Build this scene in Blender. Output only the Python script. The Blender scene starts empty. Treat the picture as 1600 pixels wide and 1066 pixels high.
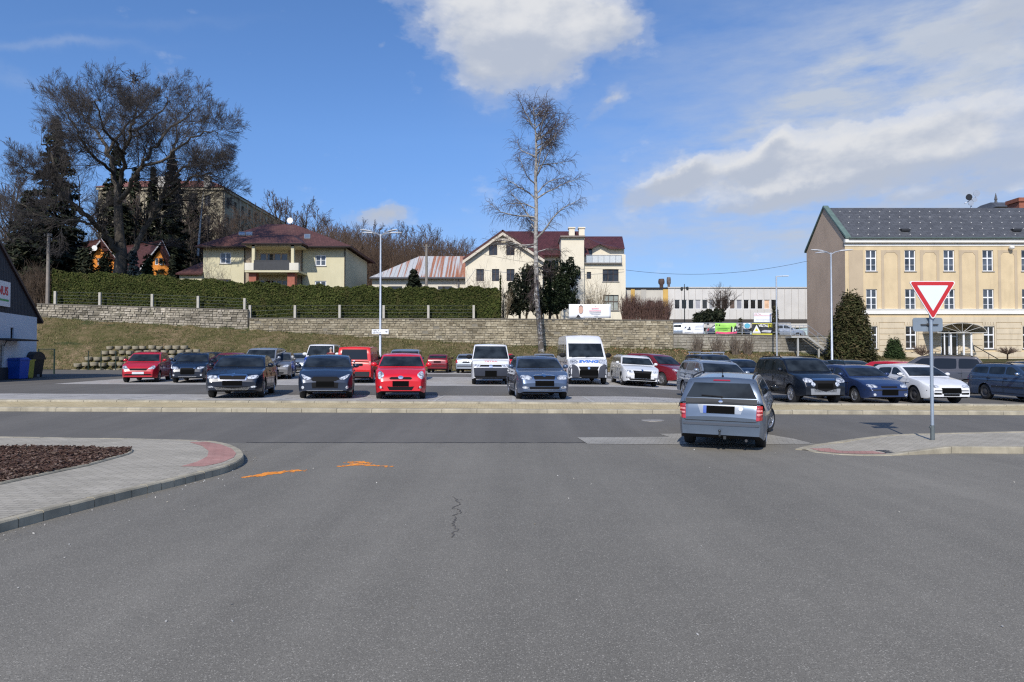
import bpy, bmesh, math, random
import numpy as np
from mathutils import Vector, Matrix, Quaternion

R = random.Random(11)
NR = np.random.default_rng(5)
sc = bpy.context.scene
COL = sc.collection
CAMZ, F, CX, CY, HV = 1.65, 1067.0, 800.0, 533.0, 557.0
TILT = math.atan((HV - CY) / F)
CT, ST = math.cos(TILT), math.sin(TILT)
YW = 62.0        # distance of the long stone wall

# ------------------------------------------------------------------ layout: a bearing in the photo at a real distance
def at(px, py, Y):
    a, b = (px - CX) / F, (CY - py) / F
    dy, dz = CT - b * ST, ST + b * CT
    s = Y / dy
    return Vector((a * s, Y, CAMZ + dz * s))
def ax(px, Y): return at(px, HV, Y).x
def az(py, Y): return at(CX, py, Y).z

def lerp_tab(x, tab):
    return float(np.interp(x, [t[0] for t in tab], [t[1] for t in tab]))
PROF = [(-300, 2.0), (-50, .3), (0, 0), (14.4, -.17), (19.5, .03), (21, .235), (25, .20), (32, .25), (42, .36), (47, .40), (55, .42)]
def smooth(a, b, x):
    t = min(1, max(0, (x - a) / (b - a))); return t * t * (3 - 2 * t)
def gz(x, y):
    t = min(1, max(0, (y - 14.4) / 6.6))
    xx = max(-40, min(40, x))
    dip = .22 * smooth(4, 10, x) * smooth(21.2, 23.5, y) * (1 - smooth(46, 54, y))
    return lerp_tab(y, PROF) - .0048 * xx * t - dip
def ground_at(px, py, dz=0.0):
    a, b = (px - CX) / F, (CY - py) / F
    d = Vector((a, CT - b * ST, ST + b * CT))
    lo, hi = 1.0, 200.0
    for _ in range(60):
        m = (lo + hi) / 2
        p = d * (m / d.y)
        if CAMZ + p.z > gz(p.x, m) + dz: lo = m
        else: hi = m
    p = d * (lo / d.y)
    return Vector((p.x, lo, gz(p.x, lo) + dz))

WB = [(ax(px, YW), az(py, YW)) for px, py in ((-300, 470), (75, 497), (390, 516), (600, 529), (800, 541), (1050, 547), (1290, 556), (1420, 560))]
WT = [(ax(px, YW), az(py, YW)) for px, py in ((-300, 474), (75, 477), (389, 487), (390, 498), (1050, 501), (1051, 523), (1292, 525))]
XSTEP = ax(1292, YW)
def terr(x, y):
    if y <= 55: return gz(x, y)
    wb = lerp_tab(x, WB)
    g0 = gz(x, 55)
    if y <= YW - .35:
        t = (y - 55) / (YW - .35 - 55)
        u = t ** .85
        return g0 + (wb - g0) * u + .10 * math.sin(x * .9) * math.sin(math.pi * t) + .05 * math.sin(x * 2.3 + y)
    low = 1.25
    top = lerp_tab(x, WT) - .12
    k = smooth(XSTEP - .2, XSTEP + .4, x)
    top = top * (1 - k) + low * k
    if y <= YW + .3:
        t = (y - (YW - .35)) / .65
        return wb + (top - wb) * t
    slope = lerp_tab(x, [(-60, .23), (-30, .21), (-10, .15), (10, .11), (20, .09), (28, .05), (34, 0)])
    return top + max(0, min(y, 175) - 70) * slope + max(0, y - 175) * .0

# ------------------------------------------------------------------ tagging
def tag(o, label=None, cat=None, group=None, kind=None):
    if label: o['label'] = label
    if cat: o['category'] = cat
    if group: o['group'] = group
    if kind: o['kind'] = kind
    return o
def thing(name, label, cat, loc, rz=0.0, group=None):
    o = bpy.data.objects.new(name, None)
    o.empty_display_size = .3
    COL.objects.link(o)
    o.location = loc; o.rotation_euler = (0, 0, rz)
    return tag(o, label, cat, group)
def copy_tree(o, parent=None):
    c = o.copy(); COL.objects.link(c)
    if parent is not None:
        c.parent = parent; c.matrix_parent_inverse = o.matrix_parent_inverse.copy()
    for ch in list(o.children): copy_tree(ch, c)
    return c

# ------------------------------------------------------------------ mesh builder
class G:
    def __init__(s): s.v = []; s.f = []; s.m = []; s.cur = 0
    def add(s, vs, fs):
        b = len(s.v); s.v.extend([tuple(p) for p in vs])
        for f in fs: s.f.append([b + i for i in f]); s.m.append(s.cur)
        return s
    def quad(s, a, b, c, d): return s.add([a, b, c, d], [(0, 1, 2, 3)])
    def poly(s, pts): return s.add(pts, [tuple(range(len(pts)))])
    def box(s, x0, x1, y0, y1, z0, z1, M=None):
        vs = [Vector((x, y, z)) for z in (z0, z1) for y in (y0, y1) for x in (x0, x1)]
        if M is not None: vs = [M @ p for p in vs]
        return s.add(vs, [(0, 2, 3, 1), (4, 5, 7, 6), (0, 1, 5, 4), (2, 6, 7, 3), (0, 4, 6, 2), (1, 3, 7, 5)])
    def prism(s, base, top):
        n = len(base)
        fs = [tuple(range(n - 1, -1, -1)), tuple(range(n, 2 * n))]
        fs += [(i, (i + 1) % n, n + (i + 1) % n, n + i) for i in range(n)]
        return s.add(list(base) + list(top), fs)
    def tube(s, pts, rad, n=6, cap=True):
        pts = [Vector(p) for p in pts]; k = len(pts)
        if not hasattr(rad, '__len__'): rad = [rad] * k
        vs = []; u = None
        for i in range(k):
            t = (pts[min(i + 1, k - 1)] - pts[max(i - 1, 0)]).normalized()
            if u is None:
                u = t.orthogonal().normalized()
            else:
                u = (u - t * u.dot(t)); u = u.normalized() if u.length > 1e-6 else t.orthogonal().normalized()
            w = t.cross(u)
            for j in range(n):
                a = 2 * math.pi * j / n
                vs.append(pts[i] + (u * math.cos(a) + w * math.sin(a)) * rad[i])
        fs = [(i * n + j, i * n + (j + 1) % n, (i + 1) * n + (j + 1) % n, (i + 1) * n + j) for i in range(k - 1) for j in range(n)]
        if cap: fs += [tuple(range(n - 1, -1, -1)), tuple((k - 1) * n + j for j in range(n))]
        return s.add(vs, fs)
    def lathe(s, prof, c=(0, 0, 0), n=24, axis='z', M=None):
        vs = []; k = len(prof)
        for r, h in prof:
            for j in range(n):
                a = 2 * math.pi * j / n
                p = Vector((r * math.cos(a), r * math.sin(a), h))
                if axis == 'x': p = Vector((h, p.x, p.y))
                elif axis == 'y': p = Vector((p.x, h, p.y))
                if M is not None: p = M @ p
                vs.append(p + Vector(c))
        fs = [(i * n + j, i * n + (j + 1) % n, (i + 1) * n + (j + 1) % n, (i + 1) * n + j) for i in range(k - 1) for j in range(n)]
        fs += [tuple(range(n - 1, -1, -1)), tuple((k - 1) * n + j for j in range(n))]
        return s.add(vs, fs)
    def ell(s, c, r, n=12, m=8):
        c = Vector(c)
        prof = [(math.sin(math.pi * (i + .02) / (m + .04)), -math.cos(math.pi * (i + .02) / (m + .04))) for i in range(m + 1)]
        vs = [c + Vector((r[0] * a * math.cos(2 * math.pi * j / n), r[1] * a * math.sin(2 * math.pi * j / n), r[2] * h)) for a, h in prof for j in range(n)]
        fs = [(i * n + j, i * n + (j + 1) % n, (i + 1) * n + (j + 1) % n, (i + 1) * n + j) for i in range(m) for j in range(n)]
        fs += [tuple(range(n - 1, -1, -1)), tuple(m * n + j for j in range(n))]
        return s.add(vs, fs)
    def build(s, name, mats, parent=None, smooth=False, local=False):
        me = bpy.data.meshes.new(name)
        me.from_pydata(s.v, [], s.f)
        if not isinstance(mats, (list, tuple)): mats = [mats]
        for m in mats: me.materials.append(m)
        if len(mats) > 1: me.polygons.foreach_set('material_index', s.m)
        if smooth:
            me.polygons.foreach_set('use_smooth', [True] * len(me.polygons))
            me.set_sharp_from_angle(angle=math.radians(smooth if smooth is not True else 40))
        me.update()
        o = bpy.data.objects.new(name, me); COL.objects.link(o)
        if parent is not None:
            o.parent = parent
            if not local:
                o.matrix_parent_inverse = Matrix.LocRotScale(parent.location, parent.rotation_euler, None).inverted()
        return o
def fix_normals(o):
    bm = bmesh.new(); bm.from_mesh(o.data); bmesh.ops.recalc_face_normals(bm, faces=bm.faces); bm.to_mesh(o.data); bm.free(); return o

def mesh_np(name, V, Fq, mat, parent=None, local=False, smooth=False):
    """V (n,3), Fq (m,k) int, all faces the same size"""
    me = bpy.data.meshes.new(name)
    V = np.asarray(V, dtype=np.float32); Fq = np.asarray(Fq, dtype=np.int32)
    m, k = Fq.shape
    me.vertices.add(len(V)); me.vertices.foreach_set('co', V.ravel())
    me.loops.add(m * k); me.loops.foreach_set('vertex_index', Fq.ravel())
    me.polygons.add(m)
    me.polygons.foreach_set('loop_start', np.arange(0, m * k, k, dtype=np.int32))
    me.polygons.foreach_set('loop_total', np.full(m, k, dtype=np.int32))
    if smooth: me.polygons.foreach_set('use_smooth', np.ones(m, dtype=bool))
    for mm in (mat if isinstance(mat, (list, tuple)) else [mat]): me.materials.append(mm)
    me.update(calc_edges=True); me.validate()
    o = bpy.data.objects.new(name, me); COL.objects.link(o)
    if parent is not None:
        o.parent = parent
        if not local: o.matrix_parent_inverse = Matrix.LocRotScale(parent.location, parent.rotation_euler, None).inverted()
    return o

def leaf_quads(C, size, flat=None, aspect=.6):
    """random little leaf blades (rhombi) at centres C; flat: optional preferred normals"""
    C = np.asarray(C, float); n = len(C)
    u = NR.normal(size=(n, 3)); u /= np.linalg.norm(u, axis=1)[:, None]
    w = NR.normal(size=(n, 3))
    if flat is not None:
        nn = np.asarray(flat, float) + NR.normal(size=(n, 3)) * .45
        nn /= np.linalg.norm(nn, axis=1)[:, None]
        u = np.cross(nn, u); u /= np.linalg.norm(u, axis=1)[:, None] + 1e-9
        w = np.cross(nn, u)
    else:
        w = np.cross(u, w); w /= np.linalg.norm(w, axis=1)[:, None] + 1e-9
    s = size * NR.uniform(.6, 1.4, size=(n, 1))
    V = np.stack([C - u * s, C - w * s * aspect, C + u * s, C + w * s * aspect], axis=1).reshape(-1, 3)
    return V, np.arange(4 * n).reshape(n, 4)

# ------------------------------------------------------------------ materials
def srgb(r, g, b):
    f = lambda c: (c / 255) / 12.92 if c / 255 <= .04045 else ((c / 255 + .055) / 1.055) ** 2.4
    return (f(r), f(g), f(b))
class NT:
    def __init__(s, nt): s.nt = nt
    def n(s, typ, **kw):
        nd = s.nt.nodes.new(typ)
        for k, v in kw.items():
            if k.startswith('i_'):
                nd.inputs[k[2:].replace('_', ' ')].default_value = v
            else: setattr(nd, k, v)
        return nd
    def l(s, a, b): s.nt.links.new(a, b)
    def math(s, op, a, b=None, c=None, clamp=False):
        nd = s.nt.nodes.new('ShaderNodeMath'); nd.operation = op; nd.use_clamp = clamp
        for i, x in enumerate((a, b, c)):
            if x is None: continue
            if isinstance(x, (int, float)): nd.inputs[i].default_value = x
            else: s.l(x, nd.inputs[i])
        return nd.outputs[0]
    def mix(s, fac, a, b, mode='MIX'):
        nd = s.nt.nodes.new('ShaderNodeMix'); nd.data_type = 'RGBA'; nd.blend_type = mode
        for sock, x in ((nd.inputs[0], fac), (nd.inputs[6], a), (nd.inputs[7], b)):
            if isinstance(x, (int, float)): sock.default_value = x
            elif isinstance(x, tuple): sock.default_value = (*x[:3], 1)
            else: s.l(x, sock)
        return nd.outputs[2]
    def ramp(s, fac, stops, interp='LINEAR'):
        nd = s.nt.nodes.new('ShaderNodeValToRGB'); nd.color_ramp.interpolation = interp
        e = nd.color_ramp.elements
        while len(e) < len(stops): e.new(.5)
        for i, (p, c) in enumerate(stops):
            e[i].position = p; e[i].color = (*c[:3], 1) if isinstance(c, tuple) else (c, c, c, 1)
        s.l(fac, nd.inputs[0]); return nd.outputs[0]
    def noise(s, vec, scale, detail=4, rough=.55, dist=0):
        nd = s.nt.nodes.new('ShaderNodeTexNoise')
        nd.inputs['Scale'].default_value = scale; nd.inputs['Detail'].default_value = detail
        nd.inputs['Roughness'].default_value = rough; nd.inputs['Distortion'].default_value = dist
        if vec is not None: s.l(vec, nd.inputs['Vector'])
        return nd.outputs[0]
    def mapping(s, vec, scale=(1, 1, 1), rot=(0, 0, 0), loc=(0, 0, 0)):
        nd = s.nt.nodes.new('ShaderNodeMapping'); s.l(vec, nd.inputs[0])
        nd.inputs['Scale'].default_value = scale; nd.inputs['Rotation'].default_value = rot; nd.inputs['Location'].default_value = loc
        return nd.outputs[0]
def newmat(name, rough=.6, metal=0, spec=.5, coat=0):
    m = bpy.data.materials.new(name); m.use_nodes = True
    nt = m.node_tree; b = nt.nodes['Principled BSDF']
    b.inputs['Roughness'].default_value = rough; b.inputs['Metallic'].default_value = metal
    b.inputs['Specular IOR Level'].default_value = spec; b.inputs['Coat Weight'].default_value = coat
    if coat: b.inputs['Coat Roughness'].default_value = .06
    k = NT(nt); k.b = b
    k.obj = nt.nodes.new('ShaderNodeTexCoord').outputs['Object']
    return m, k
def setcol(k, col):
    if isinstance(col, tuple): k.b.inputs['Base Color'].default_value = (*col[:3], 1)
    else: k.l(col, k.b.inputs['Base Color'])
def bump(k, h, strength=.3, dist=.01):
    nd = k.n('ShaderNodeBump'); nd.inputs['Strength'].default_value = strength; nd.inputs['Distance'].default_value = dist
    k.l(h, nd.inputs['Height']); k.l(nd.outputs[0], k.b.inputs['Normal'])
CACHE = {}
def M(name, col, rough=.6, metal=0, var=.12, scale=3., bmp=0, bscale=60., coat=0, spec=.5, dirt=0):
    if name in CACHE: return CACHE[name]
    m, k = newmat(name, rough, metal, spec, coat)
    c = col
    if var:
        n = k.noise(k.obj, scale, 5)
        lo = tuple(x * (1 - var) for x in col); hi = tuple(min(1, x * (1 + var)) for x in col)
        c = k.ramp(n, [(.3, lo), (.7, hi)])
    if dirt:
        n2 = k.noise(k.mapping(k.obj, (1, 1, .25)), scale * 2.3, 6, .65)
        c = k.mix(k.ramp(n2, [(.5, 0.), (.75, dirt)]), c, tuple(x * .55 for x in col))
    setcol(k, c)
    if bmp: bump(k, k.noise(k.obj, bscale, 4), bmp, .01)
    CACHE[name] = m; return m
def island(name, cols, rough=.8, spec=.2, trans=0):
    if name in CACHE: return CACHE[name]
    m, k = newmat(name, rough, 0, spec)
    g = k.n('ShaderNodeNewGeometry').outputs['Random Per Island']
    st = [(i / max(1, len(cols) - 1), c) for i, c in enumerate(cols)]
    c = k.ramp(g, st)
    n = k.noise(k.obj, .6, 3)
    c = k.mix(1.0, c, k.ramp(n, [(.3, .72), (.7, 1.22)]), 'MULTIPLY')
    setcol(k, c)
    CACHE[name] = m; return m

def mk_asphalt(name, base, speck_hi, speck, patches=.12, scale=1.0, bmp=.5):
    m, k = newmat(name, .82, 0, .35)
    o = k.obj
    big = k.noise(k.mapping(o, (.35, .16, 1)), 1.0, 5, .6)
    mid = k.noise(o, 2.6, 5, .65)
    c = k.ramp(big, [(.28, tuple(x * (1 - patches) for x in base)), (.72, tuple(x * (1 + patches) for x in base))])
    c = k.mix(1.0, c, k.ramp(mid, [(.3, .95), (.7, 1.05)]), 'MULTIPLY')
    tr = k.noise(k.mapping(o, (.9, .035, 1), (0, 0, .06)), 1.0, 4, .6)
    c = k.mix(1.0, c, k.ramp(tr, [(.32, .84), (.68, 1.12)]), 'MULTIPLY')
    def specks(sc_, r, lo, hi, col, amt):
        v = k.n('ShaderNodeTexVoronoi'); v.inputs['Scale'].default_value = sc_ * scale; k.l(o, v.inputs['Vector'])
        rn = k.n('ShaderNodeSeparateColor'); k.l(v.outputs['Color'], rn.inputs[0])
        m_ = k.math('MULTIPLY', k.ramp(v.outputs['Distance'], [(r * .6, 1.), (r, 0.)]), k.ramp(rn.outputs[0], [(lo, 0.), (hi, amt)])); return m_, rn.outputs[1]
    m1, r1 = specks(95, .5, .25, .9, None, speck * 2.6); c = k.mix(m1, c, k.mix(r1, tuple(x * 1.15 for x in base), speck_hi))
    m2, r2 = specks(140, .5, .4, .8, None, speck * 2.6); c = k.mix(m2, c, tuple(x * .5 for x in base))
    m3, r3 = specks(60, .34, .78, .95, None, speck * 1.5); c = k.mix(m3, c, tuple(x * 1.35 for x in speck_hi))
    sp = m1; fine = k.noise(o, 120 * scale, 2)
    c = k.mix(1.0, c, k.ramp(fine, [(.35, .93), (.65, 1.06)]), 'MULTIPLY')
    setcol(k, c)
    bump(k, k.math('ADD', k.math('MULTIPLY', sp, .8), fine), bmp, .003)
    return m
def mk_pavers(name, c1, c2, mortar, w, h, rot=0., bmp=.4, stain=.18, msize=.006):
    m, k = newmat(name, .85, 0, .25)
    br = k.n('ShaderNodeTexBrick'); br.offset = .5
    k.l(k.mapping(k.obj, (1, 1, 1), (0, 0, rot)), br.inputs['Vector'])
    br.inputs['Color1'].default_value = (*c1, 1); br.inputs['Color2'].default_value = (*c2, 1); br.inputs['Mortar'].default_value = (*mortar, 1)
    br.inputs['Scale'].default_value = 1; br.inputs['Mortar Size'].default_value = msize
    br.inputs['Brick Width'].default_value = w; br.inputs['Row Height'].default_value = h; br.inputs['Bias'].default_value = 0
    br.inputs['Mortar Smooth'].default_value = .2
    n = k.noise(k.obj, 1.3, 6, .65)
    c = k.mix(1.0, br.outputs[0], k.ramp(n, [(.3, 1 - stain), (.7, 1 + stain * .6)]), 'MULTIPLY')
    n2 = k.noise(k.obj, 70, 3)
    c = k.mix(1.0, c, k.ramp(n2, [(.3, .9), (.7, 1.1)]), 'MULTIPLY')
    setcol(k, c)
    bump(k, k.math('MULTIPLY', br.outputs['Fac'], -1), bmp, .006)
    return m

ASPHALT = mk_asphalt('yard_asphalt', (.190, .174, .143), (.40, .37, .31), .42, patches=.16, bmp=.3)
ROAD = mk_asphalt('road_asphalt', (.140, .129, .111), (.20, .2, .2), .22, .10, 1.0, .25)
LOT = mk_asphalt('lot_asphalt', (.134, .123, .106), (.2, .2, .2), .2, .08, 1.0, .25)
PAVE = mk_pavers('grey_pavers', (.38, .345, .275), (.44, .40, .325), (.22, .20, .165), .2, .1, 0)
BAYS = mk_pavers('bay_pavers', (.37, .35, .32), (.43, .41, .38), (.24, .225, .21), .2, .2, .2)
APRON = mk_pavers('apron_pavers', (.31, .295, .26), (.36, .34, .30), (.21, .2, .175), .2, .1, .3)
YELLOWPAVE = mk_pavers('ochre_pavers', (.47, .38, .215), (.53, .435, .255), (.27, .22, .14), .2, .1, 0)
REDPAVE = mk_pavers('red_pavers', (.42, .22, .185), (.46, .26, .22), (.25, .15, .13), .2, .1, .4)
KERB = M('kerb_concrete', (.36, .32, .235), .85, var=.28, scale=2.2, bmp=.3, bscale=90, dirt=.6)
CONC = M('grey_concrete', (.33, .31, .27), .9, var=.2, scale=3, bmp=.3, bscale=50, dirt=.4)
BLACK = M('matte_black', (.012, .012, .013), .65, var=0, spec=.2)
PLATE = M('blank_black_plate', (.004, .004, .004), .8, var=0, spec=.05)
DPLAST = M('dark_plastic', (.025, .027, .032), .6, var=.05, spec=.25)
GALV = M('galvanised_steel', (.50, .53, .57), .42, .55, var=.12, scale=8)
CHROME = M('chrome', (.75, .76, .78), .12, 1, var=0)
WHITE = M('white_paint', (.78, .78, .77), .5, var=.05)
# ------------------------------------------------------------------ ground, road, pavements
def sheet(name, xs, ys, mat, dz, fn=gz, kind='structure', mats=None):
    xs = np.array(xs, float); ys = np.array(ys, float)
    V = np.array([[x, y, fn(x, y) + dz] for y in ys for x in xs])
    nx = len(xs)
    Fq = np.array([[j * nx + i, j * nx + i + 1, (j + 1) * nx + i + 1, (j + 1) * nx + i] for j in range(len(ys) - 1) for i in range(nx - 1)])
    o = mesh_np(name, V, Fq, mat, smooth=True)
    return tag(o, kind=kind)
def mk_grass(name, a, b, c):
    m, k = newmat(name, .95, 0, .1)
    n1 = k.noise(k.obj, .35, 6, .7); n2 = k.noise(k.obj, 2.2, 6, .75); n3 = k.noise(k.obj, 14, 4, .7)
    col = k.ramp(n1, [(.34, a), (.5, b), (.66, c)])
    col = k.mix(k.ramp(n2, [(.45, 0.), (.58, .8)]), col, a)
    col = k.mix(1.0, col, k.ramp(n3, [(.3, .55), (.7, 1.4)]), 'MULTIPLY')
    setcol(k, col); bump(k, n3, .8, .12); return m
GRASS = mk_grass('spring_turf', (.085, .085, .031), (.165, .128, .066), (.255, .185, .112))
FIELD = mk_grass('hill_turf', (.06, .075, .03), (.09, .08, .04), (.10, .075, .045))

xs0 = sorted(set([-160, -120, -90, -70, -60, -50, -45, -42, -40, -38, -36] + list(np.arange(-34, 35, 1.0)) + [XSTEP - .2, XSTEP + .1, XSTEP + .4] + [36, 38, 40, 44, 50, 60, 80, 110, 160] + [ax(389, YW) - .05, ax(391, YW) + .05, ax(1049, YW), ax(1053, YW)]))
ys0 = sorted(set([-120, -60, -20, 0, 7, 14.4, 19.5, 21, 25, 32, 42, 47, 53, 55, 55.5, 56, 56.7, 57.5, 58.3, 59.2, 60, 60.8, YW - .35, YW, YW + .3, 64, 67, 70, 75, 80, 86, 92, 100, 110, 120, 130, 140, 150, 160, 170, 175, 190, 230, 300]))
GRND, _k = newmat('ground_mix', .95, 0, .1)
sheet('ground', xs0, ys0, FIELD, -.035, lambda x, y: terr(x, y) - (.14 if y < 54 else 0))
tag(sheet('grass_bank', [x for x in xs0 if -46 <= x <= 40], [54.6, 55, 55.3, 55.7, 56.2, 56.7, 57.3, 58, 58.7, 59.4, 60, 60.6, 61.2, YW - .38], GRASS, .02, lambda x, y: terr(x, y) + (.05 * math.sin(x * 3.1 + y * 2) + .04 * math.sin(x * 5.3 - y * 3.7)) * (1 if y > 55 else 0)), kind='structure')
wide = [-90, -60, -40, -34, -26, -20, -14, -8, -4, 0, 4, 5, 6, 7, 8, 9, 10, 12, 14, 20, 26, 34, 40, 60, 90]
sheet('yard_asphalt_surface', wide, [-40, -10, 0, 4, 8, 12, 14.4], ASPHALT, 0)
sheet('road', wide, [14.4, 16, 18, 19.5], ROAD, .001)
sheet('pavement_far', wide, [19.62, 20.74], YELLOWPAVE, .105, lambda x, y: gz(x, 19.5) + (y - 19.5) / 1.25 * (gz(x, 20.75) + .0 - gz(x, 19.5) - .10))
# car park: front bays, lane, double bays, lane, back bays
BX0 = -18.0
def clipx(x0): return [x0] + [x for x in wide if x > x0 + .5]
sheet('lot_surface', wide, [20.95, 21.2, 22, 22.8, 23.5, 25, 32, 42, 46, 47, 50, 52, 55], LOT, 0)
sheet('bay_paving_front', clipx(-40), [20.95, 21.2, 22, 22.8, 23.5, 25.0], BAYS, .006)
sheet('bay_paving_middle', clipx(-21.5), [32.0, 42.0], BAYS, .006)
sheet('bay_paving_back', clipx(-20), [47.0, 50, 52, 54.5], BAYS, .006)
# white bay lines
g = G()
for x in np.arange(-37.5, 45, 2.5):
    for (ya, yb) in ((21.0, 21.2), (21.2, 22), (22, 22.8), (22.8, 23.5), (23.5, 24.9)):
        g.quad((x, ya, gz(x, ya) + .011), (x + .1, ya, gz(x + .1, ya) + .011), (x + .1, yb, gz(x + .1, yb) + .011), (x, yb, gz(x, yb) + .011))
tag(g.build('bay_lines', M('worn_line_paint', (.42, .41, .38), .8, var=.25, scale=9)), kind='structure')
# kerbs (stones with open joints)
def kerb_run(name, pts, w, h0, h1, stone=1.0, mat=KERB, base=-.05):
    """pts: list of ground points (outer edge), kerb laid to the left of the run; h0 base, h1 height above gz"""
    g = G()
    for a, b in zip(pts[:-1], pts[1:]):
        a = Vector(a); b = Vector(b); d = b - a; L = d.length
        n = max(1, round(L / stone)); t = d / L; nrm = Vector((-t.y, t.x, 0))
        for i in range(n):
            p = a + d * (i / n) + t * .005; q = a + d * ((i + 1) / n) - t * .005
            j = R.uniform(-.004, .004)
            hp = h1(i / n) if callable(h1) else h1; hq = h1((i + 1) / n) if callable(h1) else h1
            e = .018
            bs = [Vector((p.x, p.y, gz(p.x, p.y) + base)), Vector((q.x, q.y, gz(q.x, q.y) + base))]
            def up(P, hh, off): P = P + nrm * off; return Vector((P.x, P.y, gz(p.x, p.y) * 0 + gz(P.x, P.y) + hh + j))
            prof_p = [up(p, base, 0), up(p, hp - e, 0.004), up(p, hp, e), up(p, hp, w), up(p, base, w)]
            prof_q = [up(q, base, 0), up(q, hq - e, 0.004), up(q, hq, e), up(q, hq, w), up(q, base, w)]
            g.prism(prof_p, prof_q)
    return tag(fix_normals(g.build(name, mat)), kind='structure')
kerb_run('kerb_road_far', [(-60, 19.5, 0), (60, 19.5, 0)], .12, 0, .105)
kerb_run('kerb_bays', [(-60, 20.75, 0), (60, 20.75, 0)], .17, 0, .05)

def curve_pts(pts, n=4):
    """Catmull-Rom through points"""
    out = []; P = [Vector(p) for p in pts]; P = [P[0]] + P + [P[-1]]
    for i in range(1, len(P) - 2):
        for j in range(n):
            t = j / n
            out.append(.5 * ((2 * P[i]) + (P[i + 1] - P[i - 1]) * t + (2 * P[i - 1] - 5 * P[i] + 4 * P[i + 1] - P[i + 2]) * t * t + (3 * P[i] - P[i - 1] - 3 * P[i + 1] + P[i + 2]) * t ** 3))
    out.append(P[-2]); return out
def poly_sheet(name, pts, mat, dz):
    me = G(); me.poly([(p.x, p.y, gz(p.x, p.y) + dz) for p in pts])
    o = me.build(name, mat)
    if o.data.polygons[0].normal.z < 0: o.data.flip_normals()
    return tag(o, kind='structure')
def inset(pts, d, closed=False):
    out = []
    for i, p in enumerate(pts):
        a = pts[i - 1] if i else pts[0]; b = pts[i + 1] if i < len(pts) - 1 else pts[-1]
        t = (b - a); t.z = 0; t.normalize(); out.append(p + Vector((-t.y, t.x, 0)) * d)
    return out
# left island: kerb walked from far road side round the nose and back along the yard
K1 = [ground_at(px, py, .11) for px, py in ((-420, 680), (0, 682), (200, 685), (315, 688), (350, 692), (371, 699), (381, 708), (377, 717), (352, 728), (290, 744), (180, 770), (0, 815), (-260, 884))]
K1c = curve_pts(K1[1:-1], 5); K1c = [K1[0]] + K1c + [K1[-1]]
K1c = K1c[::-1]            # now runs counter-clockwise seen from above so the kerb lies inside
def signed_area(p): return sum(p[i].x * p[(i + 1) % len(p)].y - p[(i + 1) % len(p)].x * p[i].y for i in range(len(p))) / 2
if signed_area(K1c) < 0: K1c = K1c[::-1]
kerb_run('kerb_island', K1c, .12, 0, .11, stone=.8)
inn = inset(K1c, .115)
poly_sheet('island_paving', inn, PAVE, .1085)
red = [ground_at(px, py, .11) for px, py in ((296, 691), (322, 690.5), (345, 694.5), (362, 701), (369, 708.5), (365, 715), (346, 723), (318, 729), (282, 729), (307, 722), (324, 713.5), (326, 705), (316, 697))]
poly_sheet('island_red_paving', red, REDPAVE, .1125)
BED = [ground_at(px, py, .11) for px, py in ((-300, 697), (0, 699), (110, 699.5), (170, 701), (209, 704), (201, 711), (140, 728), (60, 745), (0, 758), (-300, 815))]
BEDc = curve_pts(BED[:6], 2)[:-1] + BED[5:]
if signed_area(BEDc) < 0: BEDc = BEDc[::-1]
kerb_run('bed_edging', BEDc, .06, 0, .135, stone=1.0)
bin_ = inset(BEDc, .05)
poly_sheet('bed_soil', bin_, M('mulch_soil', (.045, .026, .02), .95, var=.3, scale=8), .118)
# right island with a dropped nose
RB = [ground_at(px, py, .02) for px, py in ((1253, 702), (1268, 697.5), (1300, 693), (1340, 690), (1450, 686.5), (1600, 683), (2300, 668))]
RFp = [(1253, 702), (1272, 707), (1310, 711), (1350, 712.5), (1395, 712.5), (1420, 711), (1487, 708.5), (1600, 709), (2300, 716)]
RF = [ground_at(px, py, 0) for px, py in RFp]
H_R = [.012, .012, .012, .015, .02, .05, .125, .125, .125]
def r_top(i): return H_R[min(i, len(H_R) - 1)]
g = G()
for i in range(len(RF) - 1):
    a, b = RF[i], RF[i + 1]; n = max(1, round((b - a).length / 1.0))
    for j in range(n):
        p = a + (b - a) * (j / n); q = a + (b - a) * ((j + 1) / n); t = (q - p).normalized(); p = p + t * .004; q = q - t * .004
        hp = H_R[i] + (H_R[i + 1] - H_R[i]) * j / n; hq = H_R[i] + (H_R[i + 1] - H_R[i]) * (j + 1) / n
        nr = Vector((-t.y, t.x, 0)) * .14
        z = lambda P, h: Vector((P.x, P.y, gz(P.x, P.y) + h))
        g.prism([z(p, -.05), z(p, hp - .012), z(p + nr * .12, hp), z(p + nr, hp), z(p + nr, -.05)], [z(q, -.05), z(q, hq - .012), z(q + nr * .12, hq), z(q + nr, hq), z(q + nr, -.05)])
tag(fix_normals(g.build('kerb_right', KERB)), kind='structure')
g = G()
ins = inset(RF, .135)
m = 40
def along(pts, t):
    # by x
    xs = [p.x for p in pts]; x = xs[0] + (xs[-1] - xs[0]) * t
    return Vector((x, float(np.interp(x, xs, [p.y for p in pts])), 0))
def hx(x): return float(np.interp(x, [p.x for p in RF], H_R))
ts = [((i / 60) ** 1.8) for i in range(61)]
for t0, t1 in zip(ts[:-1], ts[1:]):
    q = []
    for P in (along(ins, t0), along(ins, t1), along(RB, t1), along(RB, t0)):
        q.append(Vector((P.x, P.y, gz(P.x, P.y) + hx(P.x) - .002)))
    g.quad(*q)
tag(g.build('right_paving', PAVE), kind='structure')
g = G(); rp = inset(RF[:6], .16); rp2 = inset(RF[:6], .55)
for i in range(4):
    g.quad(*[Vector((P.x, P.y, gz(P.x, P.y) + hx(P.x) + .003)) for P in (rp[i], rp[i + 1], rp2[i + 1], rp2[i])])
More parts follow.
